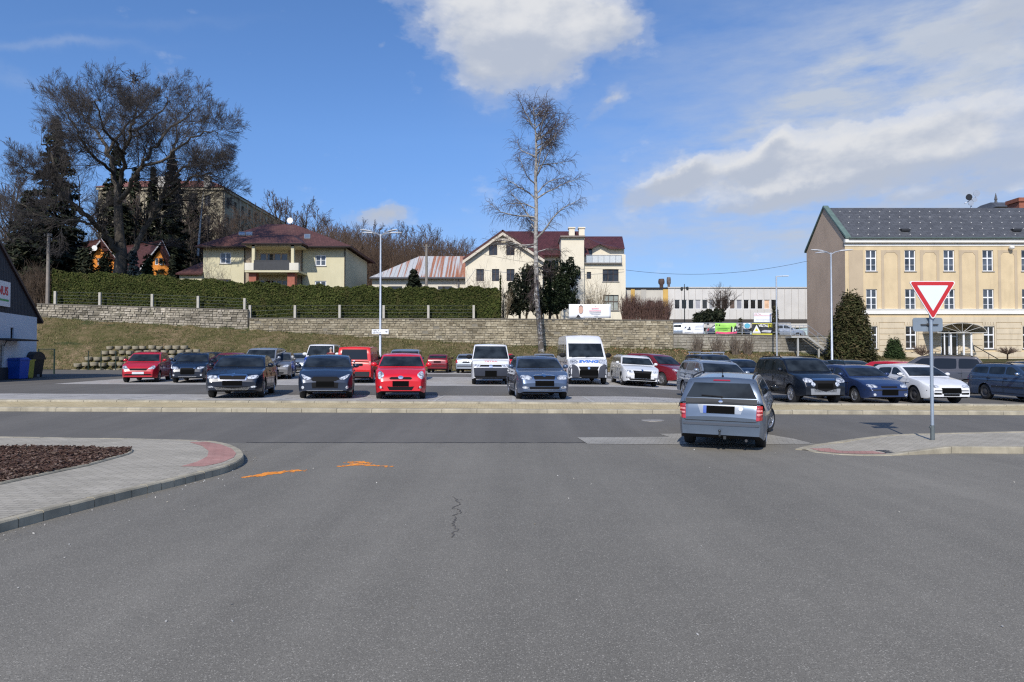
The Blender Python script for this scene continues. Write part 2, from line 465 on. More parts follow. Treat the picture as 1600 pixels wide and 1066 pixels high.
tag(g.build('right_red_paving', REDPAVE), kind='structure')
g = G()
for a, b in zip(RB[:-1], RB[1:]):
    n = max(1, round((b - a).length / 1.0))
    for j in range(n):
        p = a + (b - a) * (j / n); q = a + (b - a) * ((j + 1) / n); t = (q - p).normalized(); q = q - t * .008; nr = Vector((-t.y, t.x, 0)) * .12
        z = lambda P, h: Vector((P.x, P.y, gz(P.x, P.y) + h))
        hp, hq = hx(p.x) + .006, hx(q.x) + .006
        g.prism([z(p, -.1), z(p, hp), z(p + nr, hp), z(p + nr, -.1)], [z(q, -.1), z(q, hq), z(q + nr, hq), z(q + nr, -.1)])
tag(fix_normals(g.build('kerb_right_back', KERB)), kind='structure')
# worn paved apron at the junction
ap = [ground_at(px, py) for px, py in ((902, 684), (918, 694), (1060, 695), (1205, 694.5), (1272, 694), (1240, 686), (1196, 678.5), (1120, 677), (1030, 678.5), (1046, 683))]
poly_sheet('paved_apron', ap, APRON, .006)
# dark seam between yard and road
g = G()
prev = None
for i in range(120):
    x = -5.6 + i * .1; y = 14.42 + .02 * math.sin(i * .9) + R.uniform(-.015, .015); w = R.uniform(.01, .035)
    cur = (Vector((x, y - w, gz(x, y - w) + .005)), Vector((x, y + w, gz(x, y + w) + .005)))
    if prev: g.quad(prev[0], cur[0], cur[1], prev[1])
    prev = cur
tag(g.build('road_joint', M('tar_joint', (.035, .035, .037), .8, var=.2)), kind='structure')
# crack in the asphalt
def ribbon(g, pts, w, dz):
    prev = None
    for i, p in enumerate(pts):
        a = pts[max(0, i - 1)]; b = pts[min(len(pts) - 1, i + 1)]; t = (b - a); t.z = 0; t.normalize(); n = Vector((-t.y, t.x, 0))
        ww = w * R.uniform(.3, 1.4) * (1 if 0 < i < len(pts) - 1 else .1)
        cur = [Vector((q.x, q.y, gz(q.x, q.y) + dz)) for q in (p - n * ww, p + n * ww)]
        if prev: g.quad(prev[0], cur[0], cur[1], prev[1])
        prev = cur
g = G()
cr = [ground_at(px, py) for px, py in ((708, 776), (714, 783), (718, 788), (710, 792), (706, 795), (717, 797), (720, 801), (710, 805), (713, 809), (711, 814), (706, 818), (710, 823), (716, 827), (709, 833), (706, 845))]
fine = []
for a, b in zip(cr[:-1], cr[1:]):
    for j in range(4): fine.append(a + (b - a) * (j / 4) + Vector((R.uniform(-.02, .02), R.uniform(-.03, .03), 0)))
ribbon(g, fine, .0075, .004)
br_ = [ground_at(px, py) for px, py in ((714, 783), (720, 781), (724, 783))]; ribbon(g, br_, .007, .0045)
tag(g.build('asphalt_crack', M('crack_dark', (.11, .10, .088), .9, var=0)), kind='structure')
# orange spray marks
ORANGE = M('orange_spray', (.95, .30, .03), .7, var=.2, scale=14)
g = G()
def spray(lines, n, w):
    for _ in range(n):
        pts = lines[R.randrange(len(lines))]
        i = R.randrange(len(pts) - 1); t = R.random(); p = pts[i] + (pts[i + 1] - pts[i]) * t
        p = p + Vector((R.gauss(0, w), R.gauss(0, w * 1.3), 0)); r = abs(R.gauss(.012, .012)) + .006; k = R.randrange(5, 8)
        g.poly([Vector((p.x + r * math.cos(6.283 * a / k) * R.uniform(.6, 1.3), p.y + r * math.sin(6.283 * a / k) * R.uniform(.6, 1.3), gz(p.x, p.y) + .004)) for a in range(k)])
def stroke(pp, w):
    pts = [ground_at(*p) for p in pp]; d = []
    for a, b in zip(pts[:-1], pts[1:]):
        for j in range(6): d.append(a + (b - a) * (j / 6) + Vector((R.uniform(-.02, .02), R.uniform(-.03, .03), 0)))
    d.append(pts[-1]); ribbon(g, d, w, .0035); return pts
s1 = [stroke(p, w) for p, w in (([(379, 746), (405, 744), (430, 740), (444, 737)], .07), ([(395, 745), (420, 739), (440, 738)], .05), ([(430, 740), (455, 736), (477, 735)], .03))]
s2 = [stroke(p, w) for p, w in (([(532, 729), (545, 728), (560, 724), (578, 723)], .035), ([(543, 723), (560, 722), (575, 724)], .05), ([(550, 727), (575, 727), (607, 729)], .04))]
spray(s1 + s2, 300, .03)
tag(g.build('paint_marking', ORANGE), kind='structure')
# manhole, drain grate
c = ground_at(1020, 657); g = G()
g.lathe([(.30, -.02), (.30, .006), (.27, .009), (.27, .006), (.02, .010)], (c.x, c.y, c.z), 28)
tag(g.build('manhole_cover', M('worn_iron_cover', (.30, .28, .25), .7, .1, var=.25, scale=12)), 'round pale manhole cover flush in the dark road', 'manhole cover')
c = ground_at(1402, 708.5)
g = G()
for i in range(7):
    g.box(c.x - .26 + i * .08, c.x - .26 + i * .08 + .045, c.y - .12, c.y + .16, c.z + .012, c.z + .034)
g.box(c.x - .3, c.x + .32, c.y - .15, c.y - .12, c.z + .0, c.z + .036); g.box(c.x - .3, c.x + .32, c.y + .16, c.y + .19, c.z + .0, c.z + .036)
tag(g.build('drain_grate', M('drain_iron', (.06, .065, .075), .6, .4)), 'small dark iron drain grate beside the dropped kerb', 'drain grate')
# fallen grit and leaves on the yard
V = []; 
for _ in range(420):
    if R.random() < .5:
        i = R.randrange(len(K1c) - 1); p = K1c[i].lerp(K1c[i + 1], R.random()); p = p + Vector((R.uniform(0, .35), -R.uniform(.02, .35), 0))
        if p.y < 3: continue
    else: p = Vector((R.uniform(-9, 12), R.uniform(3, 14), 0))
    V.append((p.x, p.y, gz(p.x, p.y) + .008))
V2, F2 = leaf_quads(V, .011, flat=[(0, 0, 1)] * len(V))
tag(mesh_np('grit', V2, F2, island('grit_mix', [(.3, .29, .27), (.42, .4, .36), (.5, .49, .46), (.25, .2, .12)])), kind='stuff')
# bark mulch
ch = []
tri = [p for p in bin_]
def inpoly(x, y, P):
    c = False; j = len(P) - 1
    for i in range(len(P)):
        if (P[i].y > y) != (P[j].y > y) and x < (P[j].x - P[i].x) * (y - P[i].y) / (P[j].y - P[i].y) + P[i].x: c = not c
        j = i
    return c
mnx, mxx = min(p.x for p in tri), max(p.x for p in tri); mny, mxy = min(p.y for p in tri), max(p.y for p in tri)
g = G()
cnt = 0
while cnt < 15000:
    x, y = R.uniform(max(mnx, -16), mxx), R.uniform(mny, mxy)
    if not inpoly(x, y, tri): continue
    cnt += 1
    l, w, h = R.uniform(.014, .045), R.uniform(.007, .016), .004
    Mx = Matrix.Translation((x, y, gz(x, y) + .125 + R.uniform(0, .035) + .02 * math.sin(x * 4) * math.sin(y * 5))) @ Matrix.Rotation(R.uniform(0, 6.28), 4, 'Z') @ Matrix.Rotation(R.gauss(0, .3), 4, 'X') @ Matrix.Rotation(R.gauss(0, .3), 4, 'Y')
    g.box(-l, l, -w, w, -h, h, Mx)
tag(g.build('bark_mulch', island('bark_chips', [(.022, .012, .009), (.05, .027, .019), (.085, .045, .032), (.11, .07, .052), (.21, .15, .115)])), kind='stuff')
# ------------------------------------------------------------------ cars
def paint(name, col, metallic=.0, rough=.28):
    if name in CACHE: return CACHE[name]
    m, k = newmat(name, rough, metallic, .4, .65)
    n = k.noise(k.obj, 2.5, 5, .6)
    setcol(k, k.mix(1.0, (*col,), k.ramp(n, [(.3, .93), (.7, 1.05)]), 'MULTIPLY'))
    k.b.inputs['Coat Roughness'].default_value = .05
    # road dust towards the sills
    sep = k.n('ShaderNodeSeparateXYZ'); k.l(k.obj, sep.inputs[0])
    d = k.math('MULTIPLY', k.math('SUBTRACT', .62, sep.outputs[2], clamp=True), k.noise(k.obj, 6, 4))
    k.l(k.math('ADD', rough, k.math('MULTIPLY', d, 1.2)), k.b.inputs['Roughness'])
    CACHE[name] = m; return m
def mk_glass():
    m, k = newmat('car_glass', .04, 0, .22)
    sep = k.n('ShaderNodeSeparateXYZ'); k.l(k.obj, sep.inputs[0])
    n = k.noise(k.obj, 2.2, 3, .5)
    setcol(k, k.ramp(n, [(.35, (.010, .013, .016)), (.65, (.030, .038, .046))]))
    return m
GLASS = mk_glass()
PRIVACY = M('tinted_glass', (.008, .009, .010), .05, var=0)
def mk_lamp():
    m, k = newmat('headlight_glass', .08, .25, .6, 1.0)
    v = k.n('ShaderNodeTexVoronoi'); v.inputs['Scale'].default_value = 13; k.l(k.obj, v.inputs['Vector'])
    setcol(k, k.ramp(v.outputs['Distance'], [(.15, (.85, .87, .88)), (.5, (.55, .57, .6)), (.75, (.2, .21, .23))])); return m
LAMP = mk_lamp()
RED = M('tail_red', (.42, .012, .012), .12, var=.1, coat=1)
TAILW = M('tail_clear', (.62, .26, .24), .15, var=.1, coat=1)
TYRE = M('tyre_rubber', (.020, .020, .021), .8, var=.2, scale=10)
RIM = M('alloy', (.46, .47, .49), .3, .75, var=.08)
STEEL = M('steel_wheel', (.07, .07, .075), .5, .3, var=.1)
HUB = M('hub_dark', (.03, .03, .032), .6, .2, var=.1)
GRILLE = M('grille_black', (.010, .010, .011), .7, var=0, spec=.12)
PLATEW = M('plate_white', (.68, .69, .70), .45, var=.05)
PLATEB = M('plate_blue', (.03, .09, .38), .4, var=0)
SEAM = M('door_gap', (.006, .006, .007), .7, var=0)

WHEELS = {}
def wheel_meshes(r, style):
    key = (round(r, 3), style)
    if key in WHEELS: return WHEELS[key]
    w = .205
    g = G(); ri = r * .66
    prof = [(ri, -.5), (ri + .02, -.5), (r * .93, -.47), (r * .985, -.40), (r, -.2), (r, .2), (r * .985, .40), (r * .93, .47), (ri + .02, .5), (ri, .5)]
    vs = [(a, b * w) for a, b in prof]
    n = 28; V = []; 
    for a, h in vs:
        for j in range(n):
            t = 2 * math.pi * j / n; V.append((h, a * math.cos(t), a * math.sin(t)))
    k = len(vs)
    g.add(V, [(i * n + j, i * n + (j + 1) % n, (i + 1) * n + (j + 1) % n, (i + 1) * n + j) for i in range(k - 1) for j in range(n)])
    tyre = g
    h = G(); h.lathe([(ri, -.06), (ri, .02), (ri * .9, .03), (.05, .03)], (0, 0, 0), 20, 'x')      # brake / dish, outer face towards +x
    rm = G()
    rm.lathe([(ri * 1.02, .055), (ri * 1.02, .098), (ri * .97, .104), (ri * .9, .09), (ri * .9, .055)], (0, 0, 0), 28, 'x')
    ns = {'alloy': 5, 'multi': 8, 'cap': 7, 'steel': 0}[style]
    for i in range(ns):
        a = 2 * math.pi * i / ns; hw = {5: .042, 8: .026, 7: .048}[ns]
        Mx = Matrix.Rotation(a, 4, 'X')
        q = [Mx @ Vector(p) for p in ((.06, -hw * 1.1, .03), (.092, -hw, .04), (.088, -hw * .8, ri * .93), (.06, -hw * .8, ri * .93), (.06, hw * 1.1, .03), (.092, hw, .04), (.088, hw * .8, ri * .93), (.06, hw * .8, ri * .93))]
        rm.add(q, [(0, 1, 2, 3), (7, 6, 5, 4), (1, 5, 6, 2), (0, 4, 5, 1), (3, 2, 6, 7)])
    if ns == 0: rm.lathe([(ri * .93, .05), (ri * .93, .075), (ri * .6, .06), (ri * .55, .085), (.06, .09)], (0, 0, 0), 24, 'x')
    rm.lathe([(.075, .05), (.075, .1), (.05, .106), (.01, .107)], (0, 0, 0), 14, 'x')
    out = []
    for gg, nm, mt in ((h, 'wheel', HUB), (tyre, 'tyre', TYRE), (rm, 'rim', STEEL if style == 'steel' else RIM)):
        o = gg.build(nm, mt, smooth=35); fix_normals(o); out.append(o.data); bpy.data.objects.remove(o)
    WHEELS[key] = out; return out

def smooth_tab(tab, L, sig=.045):
    ys = np.arange(-.2, L + .2, .02); z = np.interp(ys, [t[0] for t in tab], [t[1] for t in tab])
    k = np.exp(-.5 * (np.arange(-8, 9) * .02 / sig) ** 2); k /= k.sum()
    return ys, np.convolve(np.pad(z, 8, 'edge'), k, 'valid')

BASE = dict(L=4.5, W=1.75, H=1.46, zh0=.74, zh1=.98, yc=1.2, yw=1.95, yr=None, yb=None, zdeck=None, zbr=1.0, fa=.86, ra=3.45, r=.315,
            wf=.80, wr=.86, tum=.30, sill=.22, nose=.5, gw=.93)
def P(**kw): d = dict(BASE); d.update(kw); return d

class Shape:
    def __init__(s, p):
        s.p = p; L, H = p['L'], p['H']
        yr = p['yr'] if p['yr'] is not None else L - .5
        yb = p['yb'] if p['yb'] is not None else L - .1
        s.yr, s.yb = yr, yb
        zd = p['zdeck'] or p['zbr']
        zh0, zh1, yc, yw, zbr = p['zh0'], p['zh1'], p['yc'], p['yw'], p['zbr']
        low = [(0, p['nose']), (.03, zh0 - .13), (.09, zh0 - .05), (.2, zh0), (yc * .55, (zh0 * .4 + zh1 * .6) + .01), (yc, zh1), (yb if yb < L - .3 else L - .12, zbr)]
        if yb < L - .3: low += [(L - .22, zd), (L - .1, zd - .03), (L - .03, zd - .14), (L, .58)]
        else: low += [(L - .05, zbr - .07), (L - .015, .75), (L, .55)]
        s.ly, s.lz = smooth_tab(low, L, .03)
        roof = p.get('roof') or [(yc - .03, zh1 - .05), (yc, zh1 - .01), (yc + (yw - yc) * .5, zh1 + (H - .06 - zh1) * .54), (yw, H - .06), (yw + .3, H - .015), ((yw + yr) / 2, H), (yr, H - .035), ((yr + yb) / 2 + .02, (H + zbr) / 2 + .02), (yb, zbr - .02), (yb + .03, zbr - .06)]
        s.ry, s.rz = smooth_tab(roof, L, .035)
        s.hw0 = p['W'] / 2
        zs = zh1
        s.sz = [.15, .32, .52, .70, zs - .02, zs + .3]; s.sx = [.935, .98, 1.0, .992, .955, .92]
    def plan(s, y):
        f = np.clip(1 - y / .7, 0, 1) ** 2.3 * (1 - s.p['wf']); r = np.clip(1 - (s.p['L'] - y) / .55, 0, 1) ** 2.3 * (1 - s.p['wr'])
        return s.hw0 * (1 - f - r)
    def lowz(s, y): return np.interp(y, s.ly, s.lz)
    def roofz(s, y): return np.interp(y, s.ry, s.rz)
    def zbot(s, y):
        p = s.p; z = np.full(np.shape(y), p['sill'], float)
        z = np.where(y < .25, p['sill'] + (.25 - y) * .25, z); z = np.where(y > p['L'] - .3, p['sill'] + (y - p['L'] + .3) * .35, z)
        for a in (p['fa'], p['ra']):
            R_ = p['r'] + .055; d = R_ ** 2 - (y - a) ** 2
            z = np.maximum(z, np.where(d > 0, p['r'] + np.sqrt(np.maximum(d, 0)) * .98, 0))
        return z
    CF_T = [0, .4, .62, .76, .93, 1.0]; CF_X = [1, .988, .955, .82, .42, 0]
    def xbody(s, y, z):
        top = s.lowz(y); hw = s.plan(y); t = (z - (top - .07)) / .085
        x = hw * np.interp(np.minimum(z, top - .07), s.sz, s.sx) * np.interp(t, s.CF_T, s.CF_X)
        return np.where((t > 1) | (z < s.zbot(y) - .001) | (y < 0) | (y > s.p['L']), -1, x)
    def gwid(s, y, z):
        p = s.p; w = s.hw0 * p['gw'] - (z - p['zh1']) * p['tum']
        e = np.clip(1 - (s.yb - y) / .6, 0, 1) ** 2 * .05
        return w * (1 - e)
    def xgh(s, y, z):
        # the windscreen and rear glass are curved in plan
        top = s.roofz(y); t = (z - (top - .085)) / .1
        x = s.gwid(y, np.minimum(z, top - .085)) * np.interp(t, s.CF_T, s.CF_X)
        return np.where((t > 1) | (y < s.p['yc'] - .03) | (y > s.yb + .03) | (z < s.p['zh1'] - .25), -1, x)
    def inside(s, x, y, z): return np.maximum(s.xbody(y, z), s.xgh(y, z)) > np.abs(x)
    def march(s, x, z, rear=False):
        L = s.p['L']; x = np.asarray(x, float); z = np.asarray(z, float)
        sg = -1 if rear else 1; y0 = L + .02 if rear else -.02
        hit = np.full(x.shape, np.nan)
        for i in range(120):
            y = np.full(x.shape, y0 + sg * i * .02); ins = s.inside(x, y, z) & np.isnan(hit)
            hit[ins] = y[ins]
            if not np.isnan(hit).any(): break
        bad = np.isnan(hit); hit[bad] = np.nanmean(hit) if (~bad).any() else (L if rear else 0)
        lo = hit - sg * .02; hi = hit.copy()
        for _ in range(6):
            m = (lo + hi) / 2; ins = s.inside(x, m, z); hi = np.where(ins, m, hi); lo = np.where(ins, lo, m)
        return np.where(bad, hit, hi)
    def body_mesh(s, mats):
        p = s.p; L = p['L']; g = G()
        ys = sorted(set([round(v, 3) for v in [0, .008, .02, .035, .055, .08, .11, .15, .2] + list(np.arange(.25, L - .2, .06)) + [L - .2, L - .15, L - .11, L - .08, L - .055, L - .035, L - .02, L - .008, L] + [a + d for a in (p['fa'], p['ra']) for d in (-p['r'] - .054, -p['r'] - .045, -p['r'] - .02, p['r'] + .02, p['r'] + .045, p['r'] + .054)]]))
        ys = [y for y in ys if 0 <= y <= L]
        rings = []
        for y in ys:
            top = float(s.lowz(y)); hw = float(s.plan(y)); zb = float(s.zbot(np.array(y))); zb = min(zb, top - .1)
            sd = lambda z: hw * float(np.interp(z, s.sz, s.sx))
            zu = p['sill'] + max(0, (.25 - y) * .25) + max(0, (y - L + .3) * .35); zu = min(zu, zb); wu = min(s.hw0 * .66, hw * .8); pts = [(0, zu), (wu, zu), (wu, zb), (sd(zb) - .01, zb)]
            zt = top - .07
            for i in range(7):
                z = zb + (zt - zb) * i / 6; pts.append((sd(z), z))
            for t, c in zip(s.CF_T[1:], s.CF_X[1:]): pts.append((sd(zt) * c, zt + .085 * t))
            ring = [(x, y, z) for x, z in pts] + [(-x, y, z) for x, z in pts[-2:0:-1]]
            rings.append(ring)
        n = len(rings[0]); base = len(g.v)
        for r in rings: g.v.extend(r)
        kk = 16
        for i in range(len(rings) - 1):
            for j in range(n):
                j2 = (j + 1) % n
                dark = j in (0, 1, 2) or j >= n - 3
                g.f.append([i * n + j, i * n + j2, (i + 1) * n + j2, (i + 1) * n + j]); g.m.append(1 if dark else 0)
        g.f.append(list(range(n))); g.m.append(0)
        g.f.append(list(range((len(rings) - 1) * n, len(rings) * n))[::-1]); g.m.append(0)
        # greenhouse
        ys = sorted(set([round(v, 3) for v in list(np.arange(p['yc'] - .02, s.yb + .03, .07)) + [p['yw'], s.yr, s.yb, s.yb + .025, p['yw'] + .1, p['yw'] - .1]]))
        rings = []
        for y in ys:
            top = float(s.roofz(y)); zt = top - .085; zb = min(p['zh1'] - .2, zt - .02)
            pts = []
            for i in range(6):
                z = zb + (zt - zb) * i / 5; pts.append((float(s.gwid(y, z)), z))
            w = float(s.gwid(y, zt))
            for t, c in zip(s.CF_T[1:], s.CF_X[1:]): pts.append((w * c, zt + .1 * t))
            rings.append([(x, y, z) for x, z in pts] + [(-x, y, z) for x, z in pts[-2::-1]])
        n = len(rings[0]); b = len(g.v)
        for r in rings: g.v.extend(r)
        for i in range(len(rings) - 1):
            for j in range(n - 1):
                g.f.append([b + i * n + j, b + i * n + j + 1, b + (i + 1) * n + j + 1, b + (i + 1) * n + j]); g.m.append(2)
        return g

def chaikin(P_, n, r=.05):
    for it in range(n + 1):
        Q = []
        for i in range(len(P_)):
            a, b = P_[i], P_[(i + 1) % len(P_)]; L = math.hypot(b[0] - a[0], b[1] - a[1]); t = min(.3, r / (L + 1e-6)) if it == 0 else .25
            Q += [(a[0] + (b[0] - a[0]) * t, a[1] + (b[1] - a[1]) * t), (b[0] + (a[0] - b[0]) * t, b[1] + (a[1] - b[1]) * t)]
            if it and L > .25: Q.insert(-1, ((a[0] + b[0]) / 2, (a[1] + b[1]) / 2))
        P_ = Q
    return P_
def patch(g, S, poly, side, off=.006, skirt=.03, rnd=0):
    """poly in (x,z) for front / rear, in (y,z) for the left / right flank"""
    if rnd: poly = chaikin(poly, rnd)
    P_ = []; k0 = max(1, 16 // len(poly))
    for i in range(len(poly)):
        a, b = poly[i], poly[(i + 1) % len(poly)]; k = max(k0, min(16, int(math.hypot(b[0] - a[0], b[1] - a[1]) / .11)))
        for j in range(k): P_.append((a[0] + (b[0] - a[0]) * j / k, a[1] + (b[1] - a[1]) * j / k))
    P_ = np.array(P_); n = len(P_); c = (P_.min(0) + P_.max(0)) / 2 if len(poly) < 9 else P_.mean(0); nr = int(min(8, max(3, np.ptp(P_, axis=0).max() / .2)))
    rings = [c + (P_ - c) * f for f in np.linspace(1 / nr, 1, nr)]; A = np.concatenate([c[None]] + rings)
    def place(A, off):
        if side in ('front', 'rear'):
            y = S.march(A[:, 0], A[:, 1], side == 'rear'); return np.stack([A[:, 0], y + (off if side == 'rear' else -off), A[:, 1]], 1)
        x = np.maximum(S.xbody(A[:, 0], A[:, 1]), S.xgh(A[:, 0], A[:, 1])); x = np.where(x < .1, np.max(x), x)
        return np.stack([(x + off) * side, A[:, 0], A[:, 1]], 1)
    V = place(A, off); inner = place(P_, -skirt)
    if side in ('front', 'rear'): inner[:, 1] = V[-n:, 1] + (skirt if side == 'front' else -skirt)
    else: inner[:, 0] = V[-n:, 0] - side * skirt
    V = np.concatenate([V, inner])
    f = [(0, 1 + j, 1 + (j + 1) % n) for j in range(n)]
    for r in range(nr):
        o = 1 + r * n
        f += [(o + j, o + (j + 1) % n, o + n + (j + 1) % n, o + n + j) for j in range(n)]
    g.add(V.tolist(), [tuple(q) for q in f])

def circ(cx, cz, rx, rz=None, n=14): rz = rz or rx; return [(cx + rx * math.cos(6.2832 * i / n), cz + rz * math.sin(6.2832 * i / n)) for i in range(n)]
def mir(poly): return [(-x, z) for x, z in poly][::-1]

class Car:
    def __init__(s, name, label, cat, p, mats, group=None):
        s.S = Shape(p); s.p = p; s.paint = mats[0]; s.roofpaint = mats[1] if len(mats) > 1 else mats[0]
        s.t = bpy.data.objects.new(name, None); COL.objects.link(s.t); tag(s.t, label, cat, group)
        s.piv = bpy.data.objects.new('tmp', None)
        o = s.S.body_mesh(None).build('body', [s.paint, BLACK, s.roofpaint], None, smooth=38); fix_normals(o); s.adopt(o)
        for a, nm in ((p['fa'], 'f'), (p['ra'], 'r')):
            for sx in (1, -1): s.wheel(a, sx, nm == 'f')
        bpy.data.objects.remove(s.piv)
    def adopt(s, o):
        o.parent = s.t; o.data.transform(Matrix.Translation((0, -s.p['L'] / 2, 0))) if not o.get('shared') else None
        return o
    def part(s, name, mat, polys, side, off=.006, rnd=0, skirt=.03, smooth=40, parent=None, label=None):
        g = G()
        for q in polys:
            if side == 'flanks':
                patch(g, s.S, q, 1, off, skirt, rnd); patch(g, s.S, q, -1, off, skirt, rnd)
            else: patch(g, s.S, q, side, off, skirt, rnd)
        o = g.build(name, mat, None, smooth=smooth); fix_normals(o); s.adopt(o)
        if parent is not None: o.parent = parent
        if label: o['label'] = label
        return o
    def pair(s, name, mat, poly, side, **kw):
        return [s.part(name, mat, [q], side, **kw) for q in (poly, mir(poly))]
    def flankpair(s, name, mat, poly, **kw):
        return [s.part(name, mat, [poly], sd, **kw) for sd in (1, -1)]
    def mesh(s, name, g, mat, smooth=False):
        o = g.build(name, mat, None, smooth=smooth); return s.adopt(o)
    def wheel(s, a, sx, front):
        p = s.p; h, t, r = wheel_meshes(p['r'], p.get('rim', 'alloy'))
        w = bpy.data.objects.new('wheel', h); COL.objects.link(w); w.parent = s.t
        w.location = (sx * (s.p['W'] / 2 - .135), a - p['L'] / 2, p['r'])
        st = math.radians(p.get('steer', 0)) if front else 0
        w.rotation_euler = (R.uniform(0, 1) if sx > 0 else R.uniform(0, 1), 0, st + (0 if sx > 0 else math.pi))
        w.rotation_mode = 'XYZ'
        w.rotation_euler = Matrix.LocRotScale(None, (Matrix.Rotation(st + (0 if sx > 0 else math.pi), 3, 'Z') @ Matrix.Rotation(R.uniform(0, 6), 3, 'X')).to_quaternion(), None).to_euler()
        for nm, me in (('tyre', t), ('rim', r)):
            c = bpy.data.objects.new(nm, me); COL.objects.link(c); c.parent = w
    def place(s, px, Y, yaw, ref='front', dz=0):
        """ref point (middle of the front or rear face on the ground) seen at bearing px, distance Y"""
        a = math.radians(yaw); L = s.p['L']
        nose = Vector((math.sin(a), -math.cos(a), 0))
        q = Vector(((px - CX) / F * Y, Y, 0))
        c = q - nose * (L / 2) if ref == 'front' else q + nose * (L / 2)
        # sit on the (slightly tilted) ground
        zf = gz(c.x + nose.x * 1.3, c.y + nose.y * 1.3); zr = gz(c.x - nose.x * 1.3, c.y - nose.y * 1.3)
        sxv = Vector((-nose.y, nose.x, 0)); zl = gz(c.x + sxv.x * .7, c.y + sxv.y * .7); zR = gz(c.x - sxv.x * .7, c.y - sxv.y * .7)
        s.t.location = (c.x, c.y, (zf + zr) / 2 + .006 + dz)
        fwd = (nose + Vector((0, 0, (zf - zr) / 2.6))).normalized()
        lat = (sxv + Vector((0, 0, (zl - zR) / 1.4))).normalized(); up = fwd.cross(lat).normalized()
        if up.z < 0: up = -up
        yv = -fwd; xv = yv.cross(up).normalized()
        s.t.rotation_euler = Matrix((xv, yv, up)).transposed().to_euler()
        return s
    # ---- standard equipment
    def glazing(s, sidewin=None, rear=True, ws=None, rearpoly=None, tint=None):
        p = s.p; S = s.S; H, zh1 = p['H'], p['zh1']
        top = H - .115; wt = float(S.gwid(p['yw'], H - .1)) ; wb = float(S.gwid(p['yc'] + .1, zh1 + .03))
        W = ws or [(-wb * .955, zh1 + .035), (wb * .955, zh1 + .035), (wt * .93, top), (-wt * .93, top)]
        s.part('windscreen', GLASS, [W], 'front', off=.014, rnd=0)
        g = G()   # wipers
        for x0, x1 in ((-.05, wb * .62), (-wb * .75, -.12)):
            for (xa, za, xb, zb) in ((x0, zh1 + .045, x1, zh1 + .085),):
                ya, yb = S.march([xa, xb], [za, zb]); g.tube([(xa, ya - .022, za), (xb, yb - .022, zb)], .009, 4)
        s.mesh('wiper', g, BLACK)
        for q in (sidewin if sidewin is not None else s.autosides()):
            s.flankpair('side_window', tint or GLASS, q, off=.007, rnd=1)
        if rear:
            zbr = p['zbr']; yb = S.yb; wt = float(S.gwid(S.yr, H - .12)); wb = float(S.gwid(yb, zbr + .05))
            Q = rearpoly or [(-wb * .90, zbr + .05), (wb * .90, zbr + .05), (wt * .90, H - .13), (-wt * .90, H - .13)]
            s.rw = s.part('rear_window', tint or GLASS, [Q], 'rear', off=.012)
    def autosides(s):
        p = s.p; S = s.S; H, zh1, yc, yw = p['H'], p['zh1'], p['yc'], p['yw']
        zb = zh1 + .045; zt = H - .125
        b1 = p.get('b1', yc + 1.22); b2 = p.get('b2', min(S.yr - .02, b1 + .92))
        zb2 = zb + (p['zbr'] - zh1) * (b1 - yc) / max(.5, S.yb - yc); zb3 = zb + (p['zbr'] - zh1) * (b2 - yc) / max(.5, S.yb - yc)
        out = [[(yc + .36, zb), (b1 - .035, zb2), (b1 - .035, zt), (yw + .14, zt - .01)]]
        wag = p.get('wagon')
        if wag:
            out.append([(b1 + .035, zb2), (b2 - .03, zb3), (b2 - .03, zt - .01), (b1 + .035, zt)])
            ye = S.yb - .17; out.append([(b2 + .05, zb3 + .005), (ye, zb3 + .05), (S.yr + .02, zt - .03), (b2 + .05, zt - .01)])
        else:
            out.append([(b1 + .035, zb2), (b2 + .12, zb3 + .01), (min(S.yr - .12, b2 - .02), zt - .03), (b1 + .035, zt)])
        return out
    def doors(s, handles=True, seams=None, trim=False):
        p = s.p; zh1 = p['zh1']; b1 = p.get('b1', p['yc'] + 1.22); f0 = p['fa'] + p['r'] + .1
        seams = seams or [f0, b1, p['ra'] - p['r'] * .6 if not p.get('coupe') else p['ra'] - p['r'] - .1]
        for sd in (1, -1):
            g = G()
            for i, y in enumerate(seams):
                zlo = p['sill'] + .09 if i < 2 else p['r'] * 2 + .12
                patch(g, s.S, [(y, zlo), (y + .014, zlo), (y + .014, zh1 + .0), (y, zh1 + .0)], sd, .003, .02)
            patch(g, s.S, [(seams[0], p['sill'] + .09), (seams[-1] - .1, p['sill'] + .09), (seams[-1] - .1, p['sill'] + .102), (seams[0], p['sill'] + .102)], sd, .003, .02)
            s.mesh('door_gap', g, SEAM)
        if handles:
            for y in (b1 - .2, seams[2] - .12):
                s.flankpair('door_handle', DPLAST if trim else s.paint, [(y, zh1 - .13), (y + .17, zh1 - .125), (y + .17, zh1 - .095), (y, zh1 - .1)], off=.03, skirt=.04)
        if trim:
            zt = .52
            for sd in (1, -1):
                s.part('side_trim', DPLAST, [[(seams[0] + .04, zt), (seams[1] - .02, zt), (seams[1] - .02, zt + .06), (seams[0] + .04, zt + .06)], [(seams[1] + .03, zt), (p['ra'] - p['r'] - .1, zt), (p['ra'] - p['r'] - .1, zt + .06), (seams[1] + .03, zt + .06)]], sd, off=.012)
